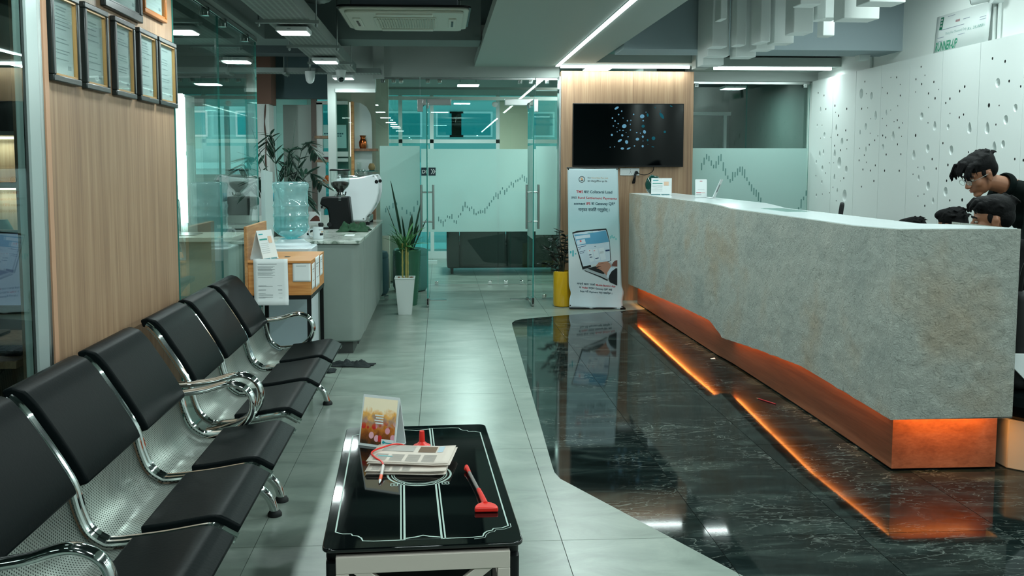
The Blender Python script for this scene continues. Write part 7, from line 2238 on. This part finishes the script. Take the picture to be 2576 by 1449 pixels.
    for k in range(24):
        a = rd.uniform(0, 2 * math.pi); e = rd.uniform(-0.1, 1.2)
        p0 = V((-0.022 + 0.098 * math.cos(a) * math.cos(e), 0.078 * math.sin(a) * math.cos(e), 0.058 + 0.076 * math.sin(e)))
        if p0.x > 0.05 and p0.z < 0.08: continue
        hr.tube([p0, p0 + V((-0.02, 0.004 * math.sin(a), 0.012)), p0 + V((-0.042, 0.01 * math.sin(a), -0.004))], [0.010, 0.007, 0.003], 6)
    # keep the face clear
    hr.map(lambda p: p if not (p.x > 0.02 and p.z < 0.045 and fringe < 0.9) else V((p.x - 0.02, p.y, p.z)))
    hr.xf(H)
    obj('hair', remeshed(hr, 0.0055, 5), HAIR, t, angle=180)
    for s in (-1, 1):
        obj('sideburn', MB().ell((0.012, s * 0.066, 0.018), (0.018, 0.010, 0.030), 12, 8).xf(H), HAIR, t)
    for s in (-1, 1):
        e = obj('eye', MB().ell((0.081, s * 0.030, 0.003), (0.0095, 0.012, 0.006), 12, 8).xf(H), EYEW, t)
        obj('iris', MB().ell((0.0895, s * 0.030, 0.002), (0.003, 0.0055, 0.0055), 10, 6).xf(H), IRIS, e)
        obj('eyebrow', MB().tube([(0.092, s * 0.012, 0.026), (0.090, s * 0.032, 0.031), (0.078, s * 0.052, 0.024)], [0.004, 0.005, 0.003], 6).xf(H), HAIR, t)
    obj('lips', MB().ell((0.0985, 0, -0.063), (0.004, 0.020, 0.004)).ell((0.0965, 0, -0.073), (0.004, 0.017, 0.005)).xf(H), SKIN_L, t)
    if glasses:
        gl = MB()
        for s in (-1, 1):
            gl.tube([V((0.110, s * 0.033 + 0.024 * math.cos(a), 0.0 + 0.019 * math.sin(a))) for a in [k * math.pi / 10 for k in range(20)]], 0.0014, 6, closed=True)
            gl.tube([(0.110, s * 0.057, 0.004), (0.06, s * 0.079, 0.006), (-0.012, s * 0.084, 0.006)], 0.0014, 6)
        gl.tube([(0.110, -0.009, 0.004), (0.114, 0, 0.006), (0.110, 0.009, 0.004)], 0.0014, 6)
        go = obj('spectacles', gl.xf(H), STEEL, t)
        ln_ = MB()
        for s in (-1, 1):
            ln_.add([V((0.110, s * 0.033 + 0.0235 * math.cos(a), 0.0 + 0.0185 * math.sin(a))) for a in [k * math.pi / 10 for k in range(20)]], [tuple(range(20))])
        obj('lens', ln_.xf(H), CGLASS, go, angle=0, solid=0.001)
    return t
NAVY = P('dark_shirt', '#06100f', 0.9, spec=0.08)
NAVY2 = P('charcoal_shirt', '#0a0d0e', 0.9, spec=0.08)
TROU = P('dark_trousers', '#14171b', 0.85)
# leaning man with spectacles
person('man with spectacles leaning forward in a dark collared shirt', (3.375, 5.65, 1.425), R(28), R(6), (3.575, 5.65, 1.345), (3.70, 5.65, 1.22), (3.90, 5.65, 0.93),
       [(3.555, 5.41, 1.02), (3.52, 5.89, 1.02)], [(3.30, 5.42, 0.86), (3.28, 5.86, 0.86)], [(-1, 0, -0.35), (-1, 0, -0.35)],
       [(3.86, 5.55, 0.50), (3.86, 5.75, 0.50)], [(3.90, 5.54, 0.085), (3.90, 5.76, 0.085)], NAVY, TROU, 'long', True, 1.0)
# seated man nearest the viewer
person('seated man with short faded hair in front of the leaning man', (3.035, 4.95, 1.178), R(8), R(-22), (3.115, 4.95, 1.04), (3.18, 4.95, 0.86), (3.30, 4.95, 0.565),
       [(3.02, 4.68, 0.84), (3.02, 5.20, 0.84)], [(2.86, 4.76, 0.80), (2.86, 5.12, 0.80)], [(-1, 0.15, -0.12), (-1, -0.15, -0.12)],
       [(2.90, 4.84, 0.545), (2.90, 5.06, 0.545)], [(2.90, 4.83, 0.085), (2.90, 5.07, 0.085)], NAVY2, TROU, 'long', False, 0.55)
person('seated person in the middle with only the dark crown showing', (3.66, 6.45, 1.042), R(12), R(-60), (3.715, 6.45, 0.93), (3.75, 6.45, 0.78), (3.80, 6.45, 0.53),
       [(3.58, 6.20, 0.70), (3.58, 6.70, 0.70)], [(3.38, 6.30, 0.63), (3.38, 6.60, 0.63)], [(-1, 0.1, -0.1), (-1, -0.1, -0.1)],
       [(3.40, 6.34, 0.52), (3.40, 6.56, 0.52)], [(3.42, 6.33, 0.085), (3.42, 6.57, 0.085)], NAVY2, TROU, 'long', False, 0.12)
person('seated person farthest along with a sliver of dark hair showing', (3.735, 7.15, 0.935), R(12), R(-50), (3.84, 7.15, 0.875), (3.86, 7.15, 0.74), (3.88, 7.15, 0.50),
       [(3.70, 6.90, 0.66), (3.70, 7.40, 0.66)], [(3.50, 7.0, 0.60), (3.50, 7.30, 0.60)], [(-1, 0.1, -0.1), (-1, -0.1, -0.1)],
       [(3.48, 7.04, 0.49), (3.48, 7.26, 0.49)], [(3.50, 7.03, 0.085), (3.50, 7.27, 0.085)], NAVY, TROU, 'long', False, 0.12)
G_ = 'swivel chairs behind the counter'
office_chair('office_chair', 'black swivel chair under the seated man nearest the viewer', 3.33, 4.95, 0, 0.46, 0.92, G_, False)
office_chair('office_chair', 'black swivel chair under the middle seated person', 3.83, 6.45, 0, 0.43, 0.86, G_, False)
office_chair('office_chair', 'black swivel chair under the farthest seated person', 3.87, 7.15, 0, 0.40, 0.82, G_, False)
office_chair('office_chair', 'empty black swivel chair whose back peeks over the counter', 3.38, 8.30, R(-24), 0.55, 1.15, G_)
